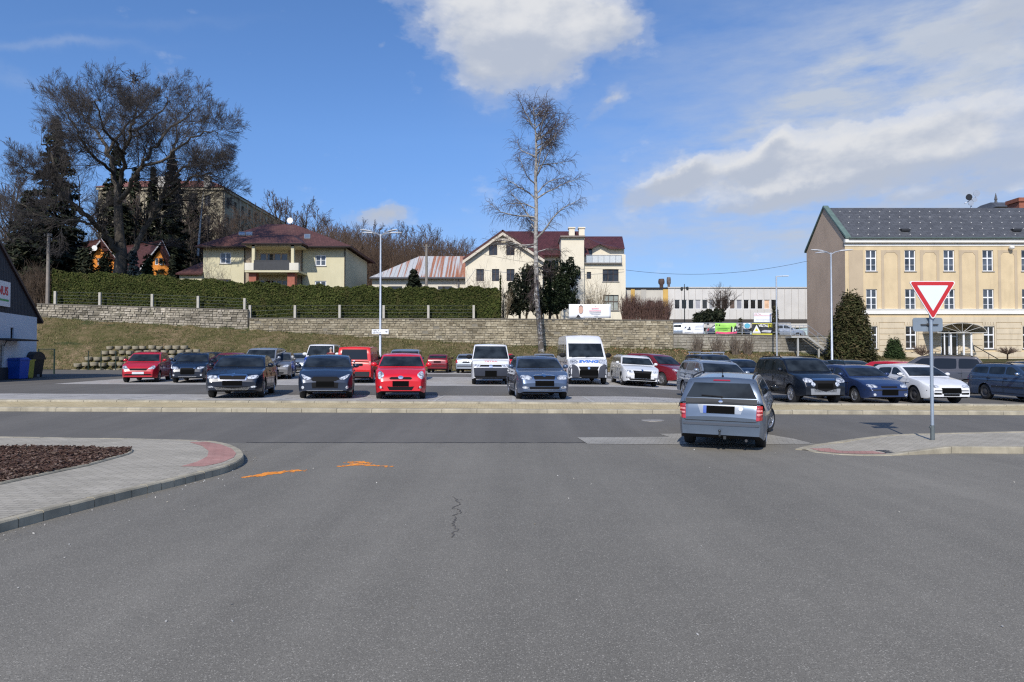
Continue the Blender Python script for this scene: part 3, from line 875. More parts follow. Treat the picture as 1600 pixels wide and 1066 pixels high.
    def mirrors(s, mat=None, big=1.0):
        p = s.p
        for sx in (1, -1):
            g = G(); x = sx * (p['W'] / 2 + .075 * big); y = p['yc'] + .38; z = p['zh1'] + .085 * big
            g.ell((x, y, z), (.10 * big, .075, .072 * big), 12, 8)
            g.box(min(x, sx * p['W'] / 2 * .9), max(x, sx * p['W'] / 2 * .9), y - .02, y + .03, z - .07, z - .035)
            o = s.mesh('mirror', g, mat or s.paint, smooth=40)
            f = G(); f.ell((x, y + .066, z), (.085 * big, .012, .058 * big), 12, 6); q = f.build('mirror_glass', PRIVACY, None, smooth=True); s.adopt(q); q.parent = o
    def plate(s, z, side='front', w=.26, h=.055, mat=None, off=.02):
        return s.part('number_plate', mat or PLATE, [[(-w, z - h), (w, z - h), (w, z + h), (-w, z + h)]], side, off=off)
    def badge(s, z, r=.045, side='front', mat=None):
        return s.part('badge', mat or CHROME, [circ(0, z, r)], side, off=.022)
    def rails(s, mat=None):
        p = s.p; S = s.S
        for sx in (1, -1):
            g = G(); pts = []
            ys = np.linspace(p['yw'] + .15, S.yr + .05, 9)
            for i, y in enumerate(ys):
                zz = float(S.roofz(y)) - .035; x = float(S.gwid(y, zz)) * .90
                pts.append((sx * x, y, zz + (.055 if 0 < i < 8 else .0)))
            g.tube(pts, .018, 6); s.mesh('roof_rail', g, mat or BLACK, smooth=True)
    def tails(s, poly, mat=None, inner=None):
        q = s.pair('tail_light', mat or RED, poly, 'rear', off=.010, rnd=1)
        if inner:
            for o, pl in zip(q, (inner, mir(inner))): s.part('lens', TAILW, [pl], 'rear', off=.015, parent=o)
        return q
def lens_fix(): pass
# ---- the car park
NAVY = paint('midnight_blue_paint', (.006, .011, .024), .1)
NAVY2 = paint('dark_slate_blue_paint', (.020, .030, .055), .25)
REDP = paint('bright_red_paint', (.62, .012, .022), 0)
REDY = paint('red_paint', (.46, .014, .026), 0)
REDV = paint('signal_red_paint', (.60, .018, .016), 0)
MAROON = paint('dark_red_paint', (.17, .012, .018), .1)
WINE = paint('wine_red_paint', (.10, .010, .014), .1)
STEELB = paint('steel_blue_paint', (.085, .12, .19), .45)
SILVER = paint('silver_paint', (.34, .37, .41), .5)
SILVB = paint('silver_blue_paint', (.27, .31, .36), .5)
GREYM = paint('grey_metallic_paint', (.17, .165, .16), .4)
WHITEP = paint('car_white_paint', (.70, .70, .70), 0)
BLUEP = paint('petrol_blue_paint', (.05, .085, .15), .35)
COBALT = paint('cobalt_paint', (.012, .055, .36), 0)
BLUEH = paint('mid_blue_paint', (.025, .045, .12), .3)
BLACKP = paint('black_blue_paint', (.007, .010, .016), .1)
GREEND = paint('dark_green_paint', (.018, .03, .03), .2)
ROWF, ROWM, ROWB = 'cars in the front row by the road', 'cars in the middle bays', 'cars in the back bays below the bank'

def head_std(c, x0, x1, z0, z1, up=.06, **kw):
    return c.pair('headlight', LAMP, [(x0, z0), (x1, z0 + .02), (x1 + .03, z1 + up * .5), ((x0 + x1) / 2, z1 + up * .35), (x0, z1)], 'front', off=.008, rnd=1, **kw)
def fogs(c, x, z, r=.045): return c.pair('fog_light', LAMP, circ(x, z, r), 'front', off=.012)

# 1 large dark saloon
c = Car('parked_car', 'midnight blue large saloon with chrome grille frame, leftmost car of the front row', 'car',
        P(L=4.84, W=1.82, H=1.46, zh0=.80, zh1=1.0, yc=1.28, yw=2.05, yr=3.35, yb=4.3, zbr=1.05, zdeck=1.08, fa=.95, ra=3.70, r=.33, b1=2.5, b2=3.35, rim='alloy'), [NAVY], ROWF)
c.glazing(); c.doors(); c.mirrors()
head_std(c, .46, .78, .64, .75)
c.part('grille', CHROME, [[(-.43, .60), (.43, .60), (.47, .76), (.40, .80), (0, .815), (-.40, .80), (-.47, .76)]], 'front', off=.010)
c.part('grille_mesh', GRILLE, [[(-.38, .625), (.38, .625), (.42, .755), (-.42, .755)]], 'front', off=.018)
c.badge(.79, .055); c.plate(.51, w=.30, h=.075)
c.part('lower_intake', GRILLE, [[(-.44, .30), (.44, .30), (.50, .40), (-.50, .40)]], 'front', off=.006)
c.part('bumper_trim', CHROME, [[(-.47, .285), (.47, .285), (.55, .38), (.53, .385), (.45, .30), (-.45, .30), (-.53, .385), (-.55, .38)]], 'front', off=.014)
c.pair('fog_light', LAMP, [(.56, .355), (.74, .36), (.76, .42), (.58, .42)], 'front', off=.010, rnd=1)
c.tails([(.5, .75), (.82, .75), (.84, .95), (.6, .97)]); c.place(363, 22.3, 12.5)
# 2 slate saloon
c = Car('parked_car', 'slate blue saloon with slanting headlights and wide black grille, left of the bright red hatchback', 'car',
        P(L=4.62, W=1.78, H=1.465, zh0=.78, zh1=1.0, yc=1.05, yw=1.9, yr=3.2, yb=4.2, zbr=1.06, zdeck=1.1, fa=.93, ra=3.63, r=.325, b1=2.35, b2=3.2, rim='multi'), [NAVY2], ROWF)
c.glazing(); c.doors(); c.mirrors()
c.pair('headlight', LAMP, [(.40, .69), (.52, .62), (.66, .66), (.79, .82), (.72, .81), (.56, .735)], 'front', off=.010, rnd=1)
c.part('grille', GRILLE, [[(-.40, .36), (.40, .36), (.44, .68), (.36, .735), (-.36, .735), (-.44, .68)]], 'front', off=.006)
c.plate(.50, w=.28, h=.08); fogs(c, .70, .385, .05)
c.part('bumper_trim', RIM, [[(-.55, .262), (.55, .262), (.58, .295), (-.58, .295)]], 'front', off=.010)
c.tails([(.55, .8), (.83, .8), (.85, .95), (.6, .97)]); c.place(508, 22.2, 12)
# 3 red hatch
c = Car('parked_car', 'bright red small hatchback facing the road, between the slate saloon and the gap', 'car',
        P(L=3.79, W=1.695, H=1.53, zh0=.84, zh1=1.04, yc=.92, yw=1.72, yr=3.2, yb=3.66, zbr=1.05, fa=.80, ra=3.26, r=.305, b1=2.1, b2=2.95, wf=.76, nose=.55), [REDP], ROWF)
c.glazing(); c.doors(); c.mirrors(big=1.1)
c.pair('headlight', LAMP, [(.50, .80), (.64, .655), (.745, .68), (.735, .90), (.67, .945)], 'front', off=.010, rnd=1)
c.part('grille', GRILLE, [[(-.33, .655), (.33, .655), (.37, .70), (.30, .735), (-.30, .735), (-.37, .70)]], 'front', off=.008)
c.part('badge', CHROME, [circ(0, .725, .085, .055)], 'front', off=.022)
c.plate(.52, w=.26, h=.085)
c.part('lower_intake', GRILLE, [[(-.36, .31), (.36, .31), (.43, .43), (.26, .42), (-.26, .42), (-.43, .43)]], 'front', off=.008)
c.pair('fog_surround', GRILLE, [(.50, .36), (.72, .37), (.70, .46)], 'front', off=.006, rnd=1)
fogs(c, .635, .405, .042)
c.tails([(.62, .8), (.8, .8), (.8, 1.05), (.7, 1.05)]); c.place(626, 22.1, 8)
# 4 steel-blue liftback
c = Car('parked_car', 'steel blue liftback with small chrome-edged grille, alone in the middle of the front row', 'car',
        P(L=4.57, W=1.77, H=1.46, zh0=.80, zh1=1.0, yc=1.18, yw=1.95, yr=3.3, yb=4.2, zbr=1.05, zdeck=1.09, fa=.92, ra=3.50, r=.32, b1=2.4, b2=3.25, rim='multi'), [STEELB], ROWF)
c.glazing(); c.doors(trim=True); c.mirrors()
head_std(c, .43, .76, .66, .79)
c.part('grille', CHROME, [[(-.36, .66), (.36, .66), (.40, .79), (.3, .825), (0, .84), (-.3, .825), (-.40, .79)]], 'front', off=.009)
c.part('grille_mesh', GRILLE, [[(-.33, .675), (.33, .675), (.36, .79), (-.36, .79)]], 'front', off=.017)
c.badge(.82, .06); c.plate(.55, w=.31, h=.085)
c.part('lower_intake', GRILLE, [[(-.48, .36), (.48, .36), (.5, .44), (-.5, .44)]], 'front')
c.part('bumper_trim', CHROME, [[(-.56, .325), (.56, .325), (.57, .345), (-.57, .345)]], 'front', off=.012)
c.pair('fog_light', LAMP, [(.53, .37), (.73, .38), (.74, .455), (.54, .455)], 'front', off=.010, rnd=1)
c.tails([(.5, .75), (.8, .75), (.82, .95), (.6, .97)]); c.place(851, 22.3, 5.5)
# 5 silver-blue estate behind the turning car
EST = P(L=4.51, W=1.73, H=1.46, zh0=.77, zh1=.985, yc=1.15, yw=1.9, yr=4.05, yb=4.40, zbr=1.0, fa=.88, ra=3.39, r=.31, b1=2.36, b2=3.25, wagon=True, rim='multi')
c = Car('parked_car', 'silver blue estate with roof rails, half hidden behind the turning estate', 'car', EST, [SILVB], ROWF)
c.glazing(); c.doors(trim=True); c.mirrors(); c.rails(SILVB)
head_std(c, .42, .74, .62, .75); c.part('grille', GRILLE, [[(-.33, .63), (.33, .63), (.36, .75), (-.36, .75)]], 'front'); c.plate(.5)
c.part('bumper_trim', DPLAST, [[(-.78, .47), (.78, .47), (.78, .54), (-.78, .54)]], 'front', off=.012); fogs(c, .6, .37)
g = G(); g.box(-.14, -.02, 1.55, 1.56, 1.24, 1.29); 
c.tails([(.6, .6), (.8, .6), (.8, .95), (.66, .95)]); c.place(1150, 23.4, 3)
# 6 black SUV
c = Car('parked_car', 'black boxy off-roader with roof rails, silver bumper guard and twin round lamps', 'car',
        P(L=4.22, W=1.79, H=1.69, zh0=.93, zh1=1.13, yc=1.05, yw=1.68, yr=3.75, yb=4.10, zbr=1.15, fa=.85, ra=3.43, r=.345, b1=2.25, b2=3.15, wagon=True, tum=.2, sill=.30, nose=.62, gw=.95), [BLACKP], ROWF)
c.glazing(); c.doors(); c.mirrors(); c.rails()
c.pair('headlight', LAMP, [(.42, .80), (.72, .79), (.78, .90), (.62, .97), (.44, .92)], 'front', off=.010, rnd=1)
c.pair('fog_light', LAMP, circ(.44, .735, .075), 'front', off=.016)
c.part('grille', CHROME, [[(-.40, .87), (.40, .87), (.43, .93), (0, .945), (-.43, .93)]], 'front', off=.012)
c.part('grille_mesh', GRILLE, [[(-.37, .50), (.37, .50), (.38, .87), (-.38, .87)]], 'front', off=.008)
c.plate(.68, w=.28, h=.085, off=.024)
c.part('bumper_guard', M('silver_guard', (.34, .35, .36), .4, .4, var=.05), [[(-.52, .36), (.52, .36), (.54, .58), (.42, .58), (.40, .45), (-.40, .45), (-.42, .58), (-.54, .58)]], 'front', off=.014)
c.tails([(.66, .9), (.82, .9), (.8, 1.2), (.68, 1.2)]); c.place(1289, 24.2, 4)
# 7 blue hatch
c = Car('parked_car', 'dark blue older hatchback with a long low bonnet, right of the black off-roader', 'car',
        P(L=4.16, W=1.70, H=1.40, zh0=.72, zh1=.95, yc=1.2, yw=1.92, yr=3.35, yb=3.98, zbr=1.0, fa=.86, ra=3.4, r=.30, b1=2.35, b2=3.15, rim='cap'), [BLUEH], ROWF)
c.glazing(); c.doors(); c.mirrors()
head_std(c, .44, .75, .60, .70); c.part('grille', GRILLE, [[(-.3, .60), (.3, .60), (.3, .66), (-.3, .66)]], 'front'); c.plate(.44, w=.30, h=.10)
c.part('bumper_trim', DPLAST, [[(-.8, .50), (.8, .50), (.8, .55), (-.8, .55)]], 'front', off=.012); fogs(c, .58, .36, .055)
g = G(); g.tube([(-.45, 2.1, 1.38), (-.47, 2.3, 1.75)], .006, 4); c.mesh('aerial', g, BLACK)
c.tails([(.6, .65), (.8, .65), (.8, .9), (.66, .9)]); c.place(1390, 24.5, 5)
# 8 white hatch
c = Car('parked_car', 'white rounded hatchback with black steel wheels, behind the pole of the give-way sign', 'car',
        P(L=4.2, W=1.74, H=1.43, zh0=.72, zh1=.96, yc=1.12, yw=1.9, yr=3.3, yb=4.02, zbr=1.02, fa=.87, ra=3.39, r=.315, b1=2.32, b2=3.15, rim='steel'), [WHITEP], ROWF)
c.glazing(); c.doors(); c.mirrors()
c.pair('headlight', LAMP, [(.38, .62), (.72, .60), (.77, .69), (.5, .70)], 'front', off=.010, rnd=1)
c.part('bumper_trim', DPLAST, [[(-.8, .485), (.8, .485), (.8, .515), (-.8, .515)]], 'front', off=.008); c.plate(.50, w=.36, h=.10, off=.028)
c.part('lower_intake', GRILLE, [[(.38, .36), (.70, .36), (.72, .43), (.38, .42)], [(-.72, .43), (-.70, .36), (-.38, .36), (-.38, .42)], [(-.3, .3), (.3, .3), (.3, .38), (-.3, .38)]], 'front')
c.tails([(.6, .65), (.8, .65), (.8, .9), (.66, .9)]); c.place(1486, 24.7, 4)
# 9 petrol estate at the right edge
c = Car('parked_car', 'petrol blue estate with roof rails, cut off by the right edge of the photo', 'car', dict(EST, rim='steel', tum=.27), [BLUEP], ROWF)
c.glazing(); c.doors(trim=True); c.mirrors(CHROME); c.rails()
head_std(c, .42, .74, .62, .75); c.plate(.5); c.tails([(.6, .6), (.8, .6), (.8, .95), (.66, .95)])
c.place(1680, 24.5, 2)

# ---- middle bays
c = Car('parked_car', 'red small hatchback with white number plate, leftmost of the parked cars', 'car',
        P(L=3.65, W=1.66, H=1.50, zh0=.80, zh1=1.0, yc=.95, yw=1.68, yr=3.1, yb=3.52, zbr=1.02, fa=.78, ra=3.15, r=.29, b1=2.08, b2=2.9, wf=.78, rim='cap'), [REDY], ROWM)
c.glazing(); c.doors(); c.mirrors()
c.pair('headlight', LAMP, [(.40, .66), (.72, .66), (.74, .80), (.62, .86)], 'front', off=.010, rnd=1)
c.part('grille', GRILLE, [[(-.36, .60), (.36, .60), (.42, .70), (-.42, .70)]], 'front')
c.plate(.48, mat=PLATEW); c.part('lower_intake', GRILLE, [[(-.62, .36), (.62, .36), (.66, .43), (-.66, .43)]], 'front')
c.tails([(.6, .7), (.78, .7), (.78, 1.0), (.68, 1.0)]); c.place(216, 33.4, 15)
c = Car('parked_car', 'very dark blue hatchback with bright headlamps, right beside the leftmost red hatchback', 'car',
        P(L=3.99, W=1.65, H=1.47, zh0=.80, zh1=1.0, yc=1.0, yw=1.75, yr=3.3, yb=3.85, zbr=1.02, fa=.82, ra=3.28, r=.30, b1=2.2, b2=3.05), [NAVY], ROWM)
c.glazing(); c.doors(); c.mirrors()
head_std(c, .42, .74, .67, .78); c.part('grille', CHROME, [[(-.34, .70), (.34, .70), (.36, .79), (-.36, .79)]], 'front'); c.part('grille_mesh', GRILLE, [[(-.33, .46), (.33, .46), (.33, .76), (-.33, .76)]], 'front', off=.012)
c.plate(.55, w=.3, h=.12, off=.022); fogs(c, .62, .40, .05); c.part('bumper_trim', CHROME, [[(-.4, .30), (.4, .30), (.42, .33), (-.42, .33)]], 'front')
c.tails([(.6, .7), (.78, .7), (.78, 1.0), (.68, 1.0)]); c.place(293, 33.3, 14)

HATCH = P(L=4.0, W=1.68, H=1.46, zh0=.80, zh1=1.0, yc=1.0, yw=1.75, yr=3.3, yb=3.86, zbr=1.03, fa=.82, ra=3.28, r=.30, b1=2.2, b2=3.05)
def simple(label, p, mats, place, group=ROWM, rails=False, rear_lamps=True, cat='car', name='parked_car', trim=False):
    c = Car(name, label, cat, p, mats, group)
    c.glazing(); c.doors(trim=trim); c.mirrors()
    z = p['zh0']
    head_std(c, p['W'] * .25, p['W'] * .43, z - .14, z - .03)
    c.part('grille', GRILLE, [[(-.32, z - .14), (.32, z - .14), (.35, z - .04), (-.35, z - .04)]], 'front'); c.plate(.48)
    c.part('lower_intake', GRILLE, [[(-.5, .32), (.5, .32), (.52, .4), (-.52, .4)]], 'front')
    zb = p['zbr']; W = p['W'] / 2
    c.tails([(W * .72, zb - .3), (W * .95, zb - .3), (W * .95, zb - .04), (W * .78, zb - .04)])
    c.plate(zb - .22, 'rear'); c.part('bumper_trim', DPLAST, [[(-W * .9, .48), (W * .9, .48), (W * .9, .54), (-W * .9, .54)]], 'rear', off=.012)
    if rails: c.rails()
    c.place(*place); return c
MPV = P(L=4.3, W=1.76, H=1.74, zh0=.95, zh1=1.12, yc=.95, yw=1.65, yr=3.9, yb=4.2, zbr=1.12, fa=.85, ra=3.4, r=.315, b1=2.2, b2=3.1, wagon=True, tum=.17, gw=.95, nose=.6)
SUV = P(L=4.5, W=1.85, H=1.66, zh0=.92, zh1=1.10, yc=1.15, yw=1.9, yr=3.75, yb=4.35, zbr=1.16, fa=.9, ra=3.55, r=.35, b1=2.4, b2=3.3, wagon=True, tum=.24, sill=.30, nose=.6)
EST2 = P(L=4.84, W=1.82, H=1.50, zh0=.82, zh1=1.02, yc=1.25, yw=2.0, yr=4.3, yb=4.70, zbr=1.06, fa=.95, ra=3.71, r=.325, b1=2.5, b2=3.45, wagon=True, tum=.27)
simple('grey blue hatchback with only its windscreen and roof showing behind the very dark blue hatchback', HATCH, [BLUEP], (283, 38.2, 10))
simple('dark red car, only its roof showing between the large saloon and the silver tall car', HATCH, [MAROON], (349, 36.6, 10))
simple('pale silver tall car, its roof and windscreen top showing above the large midnight blue saloon', MPV, [SILVER], (398, 36.5, 6))
simple('grey metallic estate showing in the gap between the large saloon and the slate saloon', EST2, [GREYM], (428, 37.5, 14))
# red panel van from behind
c = Car('parked_van', 'red boxy delivery van seen from behind, between the slate saloon and the bright red hatchback', 'van',
        P(L=4.4, W=1.79, H=1.83, zh0=.95, zh1=1.12, yc=.95, yw=1.65, yr=4.22, yb=4.33, zbr=1.10, fa=.85, ra=3.5, r=.315, b1=2.2, b2=3.1, wagon=True, tum=.12, gw=.97, wr=.93), [REDV], ROWM)
c.glazing(sidewin=[[(1.35, 1.18), (2.15, 1.18), (2.15, 1.66), (1.75, 1.66)]], rearpoly=[(-.66, 1.18), (.66, 1.18), (.60, 1.68), (-.60, 1.68)], tint=PRIVACY); c.doors(); c.mirrors(BLACK, 1.3)
c.tails([(.70, .92), (.86, .92), (.85, 1.10), (.72, 1.10)], TAILW)
c.part('rear_bumper', DPLAST, [[(-.86, .34), (.86, .34), (.86, .58), (-.86, .58)]], 'rear', off=.02)
c.plate(.93, 'rear', w=.42, h=.06, mat=GRILLE); c.badge(1.09, .05, 'rear')
head_std(c, .45, .78, .78, .92); c.place(553, 33.8, 183, 'rear')
simple('dark blue car whose pale blue roof shows over the bright red hatchback', dict(MPV, H=1.70), [NAVY2, SILVB], (629, 36.0, 4))
# white van
VAN = P(L=4.9, W=1.90, H=1.99, zh0=1.02, zh1=1.22, yc=.62, yw=1.42, yr=4.72, yb=4.82, zbr=1.15, fa=.92, ra=3.9, r=.335, b1=2.2, b2=3.6, tum=.15, gw=.965, wf=.86, wr=.94, nose=.6, sill=.28)
c = Car('parked_van', 'white van with unpainted dark front bumper and faint red lettering on the bonnet', 'van', VAN, [WHITEP], ROWM)
c.glazing(sidewin=[[(1.05, 1.30), (1.95, 1.28), (1.95, 1.82), (1.42, 1.80)]]); c.doors(handles=False, seams=[1.0, 2.05, 3.3]); c.mirrors(BLACK, 1.5)
c.pair('headlight', LAMP, [(.52, .86), (.86, .86), (.87, 1.0), (.54, .98)], 'front', off=.012)
c.part('grille', GRILLE, [[(-.52, .87), (.52, .87), (.52, .97), (-.52, .97)]], 'front', off=.010); c.badge(.90, .085)
c.part('bumper_trim', CHROME, [[(-.5, .868), (.5, .868), (.5, .882), (-.5, .882)]], 'front', off=.016)
c.part('front_bumper', M('dark_bumper', (.035, .040, .055), .75, spec=.2), [[(-.90, .30), (.90, .30), (.93, .83), (-.93, .83)]], 'front', off=.022)
c.plate(.55, w=.28, h=.14, off=.04)
c.part('lower_intake', GRILLE, [[(-.75, .36), (.75, .36), (.75, .44), (-.75, .44)]], 'front', off=.030)
vanT5 = c; c.tails([(.75, .8), (.9, .8), (.9, 1.2), (.78, 1.2)]); c.place(767, 32.9, 3)
# white high-roof minibus
BUS = P(L=5.4, W=2.05, H=2.47, zh0=1.10, zh1=1.30, yc=.72, yw=1.42, yr=5.25, yb=5.35, zbr=1.2, fa=.95, ra=4.4, r=.345, tum=.09, gw=.97, wf=.84, wr=.95, nose=.65, sill=.30,
        roof=[(.69, 1.25), (.72, 1.29), (1.1, 1.72), (1.42, 2.08), (1.6, 2.22), (1.95, 2.42), (2.3, 2.46), (3.5, 2.47), (5.2, 2.42), (5.3, 1.8), (5.35, 1.2), (5.38, 1.1)])
c = Car('parked_minibus', 'white high-roof minibus with blue lettering over the grille', 'minibus', BUS, [WHITEP], ROWM)
c.glazing(sidewin=[[(1.15, 1.42), (1.95, 1.38), (1.95, 1.98), (1.48, 1.98)], [(2.15, 1.38), (3.1, 1.38), (3.1, 2.0), (2.15, 2.0)], [(3.2, 1.38), (4.1, 1.38), (4.1, 2.0), (3.2, 2.0)], [(4.2, 1.38), (5.1, 1.38), (5.1, 2.0), (4.2, 2.0)]],
          ws=[(-.88, 1.36), (.88, 1.36), (.84, 2.04), (-.84, 2.04)])
c.doors(handles=False, seams=[1.05, 2.06, 3.15]); c.mirrors(BLACK, 1.7)
c.pair('headlight', LAMP, [(.50, 1.06), (.80, .98), (.93, 1.06), (.92, 1.20), (.66, 1.24), (.52, 1.19)], 'front', off=.012, rnd=1)
c.pair('bumper_corner', M('dark_corner', (.055, .06, .075), .75, spec=.2), [(.44, .36), (.97, .36), (.98, .80), (.85, 1.02), (.68, .98), (.52, .86)], 'front', off=.016, rnd=1)
c.part('grille', GRILLE, [[(-.42, .72), (.42, .72), (.50, .90), (-.50, .90)]], 'front', off=.012); c.badge(.82, .06)
c.plate(.60, w=.46, h=.12, off=.03); c.part('lower_intake', GRILLE, [[(-.6, .33), (.6, .33), (.6, .48), (-.6, .48)]], 'front', off=.010)
fogs(c, .72, .50, .05); bus = c; c.tails([(.85, .8), (.98, .8), (.98, 1.3), (.88, 1.3)]); c.place(920, 33.4, 3)
# white estate
c = Car('parked_car', 'white estate right of the high-roof minibus, silver roof rails', 'car', EST2, [WHITEP], ROWM)
c.glazing(); c.doors(); c.mirrors(); c.rails(RIM)
head_std(c, .48, .80, .66, .76); c.part('grille', GRILLE, [[(-.42, .62), (.42, .62), (.46, .77), (-.46, .77)]], 'front'); c.badge(.80, .05); c.plate(.53, w=.40, h=.13, off=.024)
c.part('lower_intake', GRILLE, [[(-.62, .30), (.62, .30), (.66, .38), (-.66, .38)]], 'front'); c.pair('fog_light', M('fog_grey', (.2, .2, .21), .4, var=0), [(.56, .38), (.78, .38), (.79, .46), (.57, .46)], 'front', off=.008)
c.tails([(.6, .7), (.85, .7), (.85, .95), (.66, .95)]); c.place(1003, 33.4, 1)
simple('dark red crossover standing at an angle between the white estate and the silver blue estate', dict(SUV, rim='multi'), [MAROON], (1071, 35.8, 32), ROWM)
c = simple('wine red and dark blue van with a ladder rack, behind the silver blue estate', dict(MPV, H=1.72), [WINE, NAVY2], (1137, 36.5, 8), ROWM)
g = G(); 
for yy in (2.0, 2.9, 3.6): g.tube([(-.72, yy, 1.80), (.72, yy, 1.80)], .025, 6)
for xx in (-.7, .7): g.tube([(xx, 1.9, 1.83), (xx, 3.7, 1.83)], .022, 6); g.tube([(xx, 2.0, 1.66), (xx, 2.0, 1.8)], .02, 5); g.tube([(xx, 3.5, 1.66), (xx, 3.5, 1.8)], .02, 5)
c.mesh('roof_rack', g, GALV)
simple('very dark blue hatchback glimpsed between the silver blue estate and the black off-roader', HATCH, [NAVY], (1180, 36.5, 4), ROWM)
simple('black hatchback with only its roof showing, right behind the black off-roader', HATCH, [BLACKP], (1296, 36.5, 0), ROWM)
simple('dark green saloon with its roof and screen showing over the dark blue older hatchback', dict(HATCH, L=4.4), [GREEND], (1366, 35.5, 8), ROWM)
simple('red low hatchback behind the white rounded hatchback, at the give-way sign pole', dict(HATCH, L=4.2, W=1.75, H=1.44), [REDY], (1470, 33, 24), ROWM)
c = Car('parked_car', 'dark grey people carrier seen from behind at an angle, right of the give-way sign pole', 'car',
        P(L=4.63, W=1.81, H=1.75, zh0=.92, zh1=1.08, yc=1.0, yw=1.85, yr=4.15, yb=4.52, zbr=1.10, fa=.9, ra=3.74, r=.32, b1=2.45, b2=3.4, wagon=True, tum=.2), [paint('graphite_paint', (.085, .08, .085), .4)], ROWM)
c.glazing(tint=PRIVACY); c.doors(); c.mirrors(); c.rails()
c.tails([(.70, .82), (.87, .82), (.87, 1.10), (.74, 1.10)]); c.plate(.8, 'rear'); c.part('rear_bumper', DPLAST, [[(-.85, .45), (.85, .45), (.85, .55), (-.85, .55)]], 'rear', off=.015); c.place(1545, 31.5, -124, 'rear')
simple('black hatchback at the far right end behind the petrol blue estate', HATCH, [BLACKP], (1632, 33.5, -20), ROWM)
# ---- back bays
simple('small silver grey hatchback facing the camera, far behind the grey metallic estate', dict(HATCH, H=1.42), [SILVB], (459, 47.5, 4), ROWB)
c = Car('parked_van', 'cobalt blue van with white roof and pillars, left of the red delivery van', 'van',
        P(L=4.9, W=1.90, H=2.02, zh0=1.0, zh1=1.22, yc=.95, yw=1.55, yr=4.7, yb=4.8, zbr=1.15, fa=.92, ra=3.9, r=.335, b1=2.4, b2=3.6, tum=.14, gw=.965, wf=.86, wr=.94, nose=.6), [COBALT, WHITEP], ROWB)
c.glazing(); c.doors(); c.mirrors(WHITEP, 1.5)
head_std(c, .48, .82, .80, .95); c.part('grille', GRILLE, [[(-.42, .8), (.42, .8), (.42, .93), (-.42, .93)]], 'front'); c.plate(.5); c.place(496, 44.5, 6)
simple('dark red small hatchback seen from behind, far right of the bright red hatchback', dict(HATCH, W=1.6, H=1.38), [MAROON], (683, 49.8, 180, 'rear'), ROWB)
simple('silver hatchback seen from behind in the back bays, left of the white van', dict(HATCH, W=1.65, H=1.42), [SILVER], (728, 49.6, 176, 'rear'), ROWB)
simple('red hatchback whose tail lamp peeps out right of the white van', HATCH, [REDY], (785, 44.5, 180, 'rear'), ROWB)
simple('silver car with only its roof showing over the steel blue liftback', HATCH, [SILVER], (852, 45.5, 0), ROWB)
simple('dark hatchback with only its roof showing between the white estate and the crossover', HATCH, [GREEND], (1014, 46, 0), ROWB)
simple('navy car in the back bays peeping out right of the very dark blue hatchback', dict(HATCH), [NAVY2], (318, 47.5, 8), ROWB)
# ---- the turning estate, seen from behind
FAB = P(L=4.23, W=1.65, H=1.43, zh0=.78, zh1=.985, yc=1.02, yw=1.75, yr=3.92, yb=4.14, zbr=.98, fa=.80, ra=3.26, r=.30, b1=2.2, b2=3.1, wagon=True, tum=.40, wr=.87, gw=.95, steer=-24, rim='alloy')
c = Car('turning_car', 'silver blue estate pulling out of the yard, seen from behind with its front wheels turned', 'car', FAB, [paint('silver_blue_fleet', (.125, .16, .21), .5)])
c.glazing(rearpoly=[(-.65, 1.03), (.65, 1.03), (.515, 1.305), (-.515, 1.305)]); c.doors(); c.mirrors(BLACK); c.rails(DPLAST)
c.part('tailgate_panel', M('dark_tailgate', (.04, .042, .045), .6, spec=.25), [[(-.655, .905), (.655, .905), (.665, 1.01), (-.665, 1.01)]], 'rear', off=.006)
c.badge(.958, .036, 'rear')
for sx in (1, -1):
    pl = [(.645, .62), (.762, .63), (.762, .895), (.655, .905)]
    if sx < 0: pl = mir(pl)
    o = c.part('tail_light', RED, [pl], 'rear', off=.012)
    for z in (.735, .805):
        q = [(.66, z - .014), (.755, z - .012), (.755, z + .02), (.662, z + .018)]
        if sx < 0: q = mir(q)
        c.part('lens', TAILW, [q], 'rear', off=.017, parent=o)
    for z in (.70, .77, .845):
        q = [(.65, z - .006), (.76, z - .006), (.76, z + .006), (.65, z + .006)]
        if sx < 0: q = mir(q)
        c.part('lamp_divider', paint('lamp_dark', (.12, .004, .004), 0), [q], 'rear', off=.0155, parent=o)
c.part('plate_recess', paint('silver_recess', (.30, .32, .34), .4), [[(-.37, .73), (.37, .73), (.43, .895), (-.43, .895)]], 'rear', off=.004)
c.plate(.805, 'rear', w=.26, h=.07, off=.014); c.part('plate_strip', PLATEB, [[(.262, .735), (.32, .735), (.32, .875), (.262, .875)]], 'rear', off=.014)
c.part('country_sticker', PLATEW, [circ(-.37, .83, .042, .035)], 'rear', off=.012)
c.part('bumper_trim', M('bumper_strip', (.07, .08, .10), .5, var=0), [[(-.80, .505), (.80, .505), (.80, .55), (-.80, .55)]], 'rear', off=.012)
c.part('bumper_gap', SEAM, [[(-.655, .585), (.655, .585), (.655, .597), (-.655, .597)]], 'rear', off=.003)
c.part('high_brake_light', paint('brake_red', (.30, .02, .04), 0), [[(-.16, 1.345), (.16, 1.345), (.15, 1.368), (-.15, 1.368)]], 'rear', off=.012)
c.pair('tailgate_gap', SEAM, [(.662, .60), (.672, .60), (.685, .99), (.675, .99)], 'rear', off=.003)
for sx in (1, -1):
    q = [(.565, 1.06), (.585, 1.06), (.505, 1.285), (.485, 1.285)]
    c.part('window_sticker', M('belt_pale', (.55, .56, .55), .5, var=0), [q if sx > 0 else mir(q)], 'rear', off=.007)
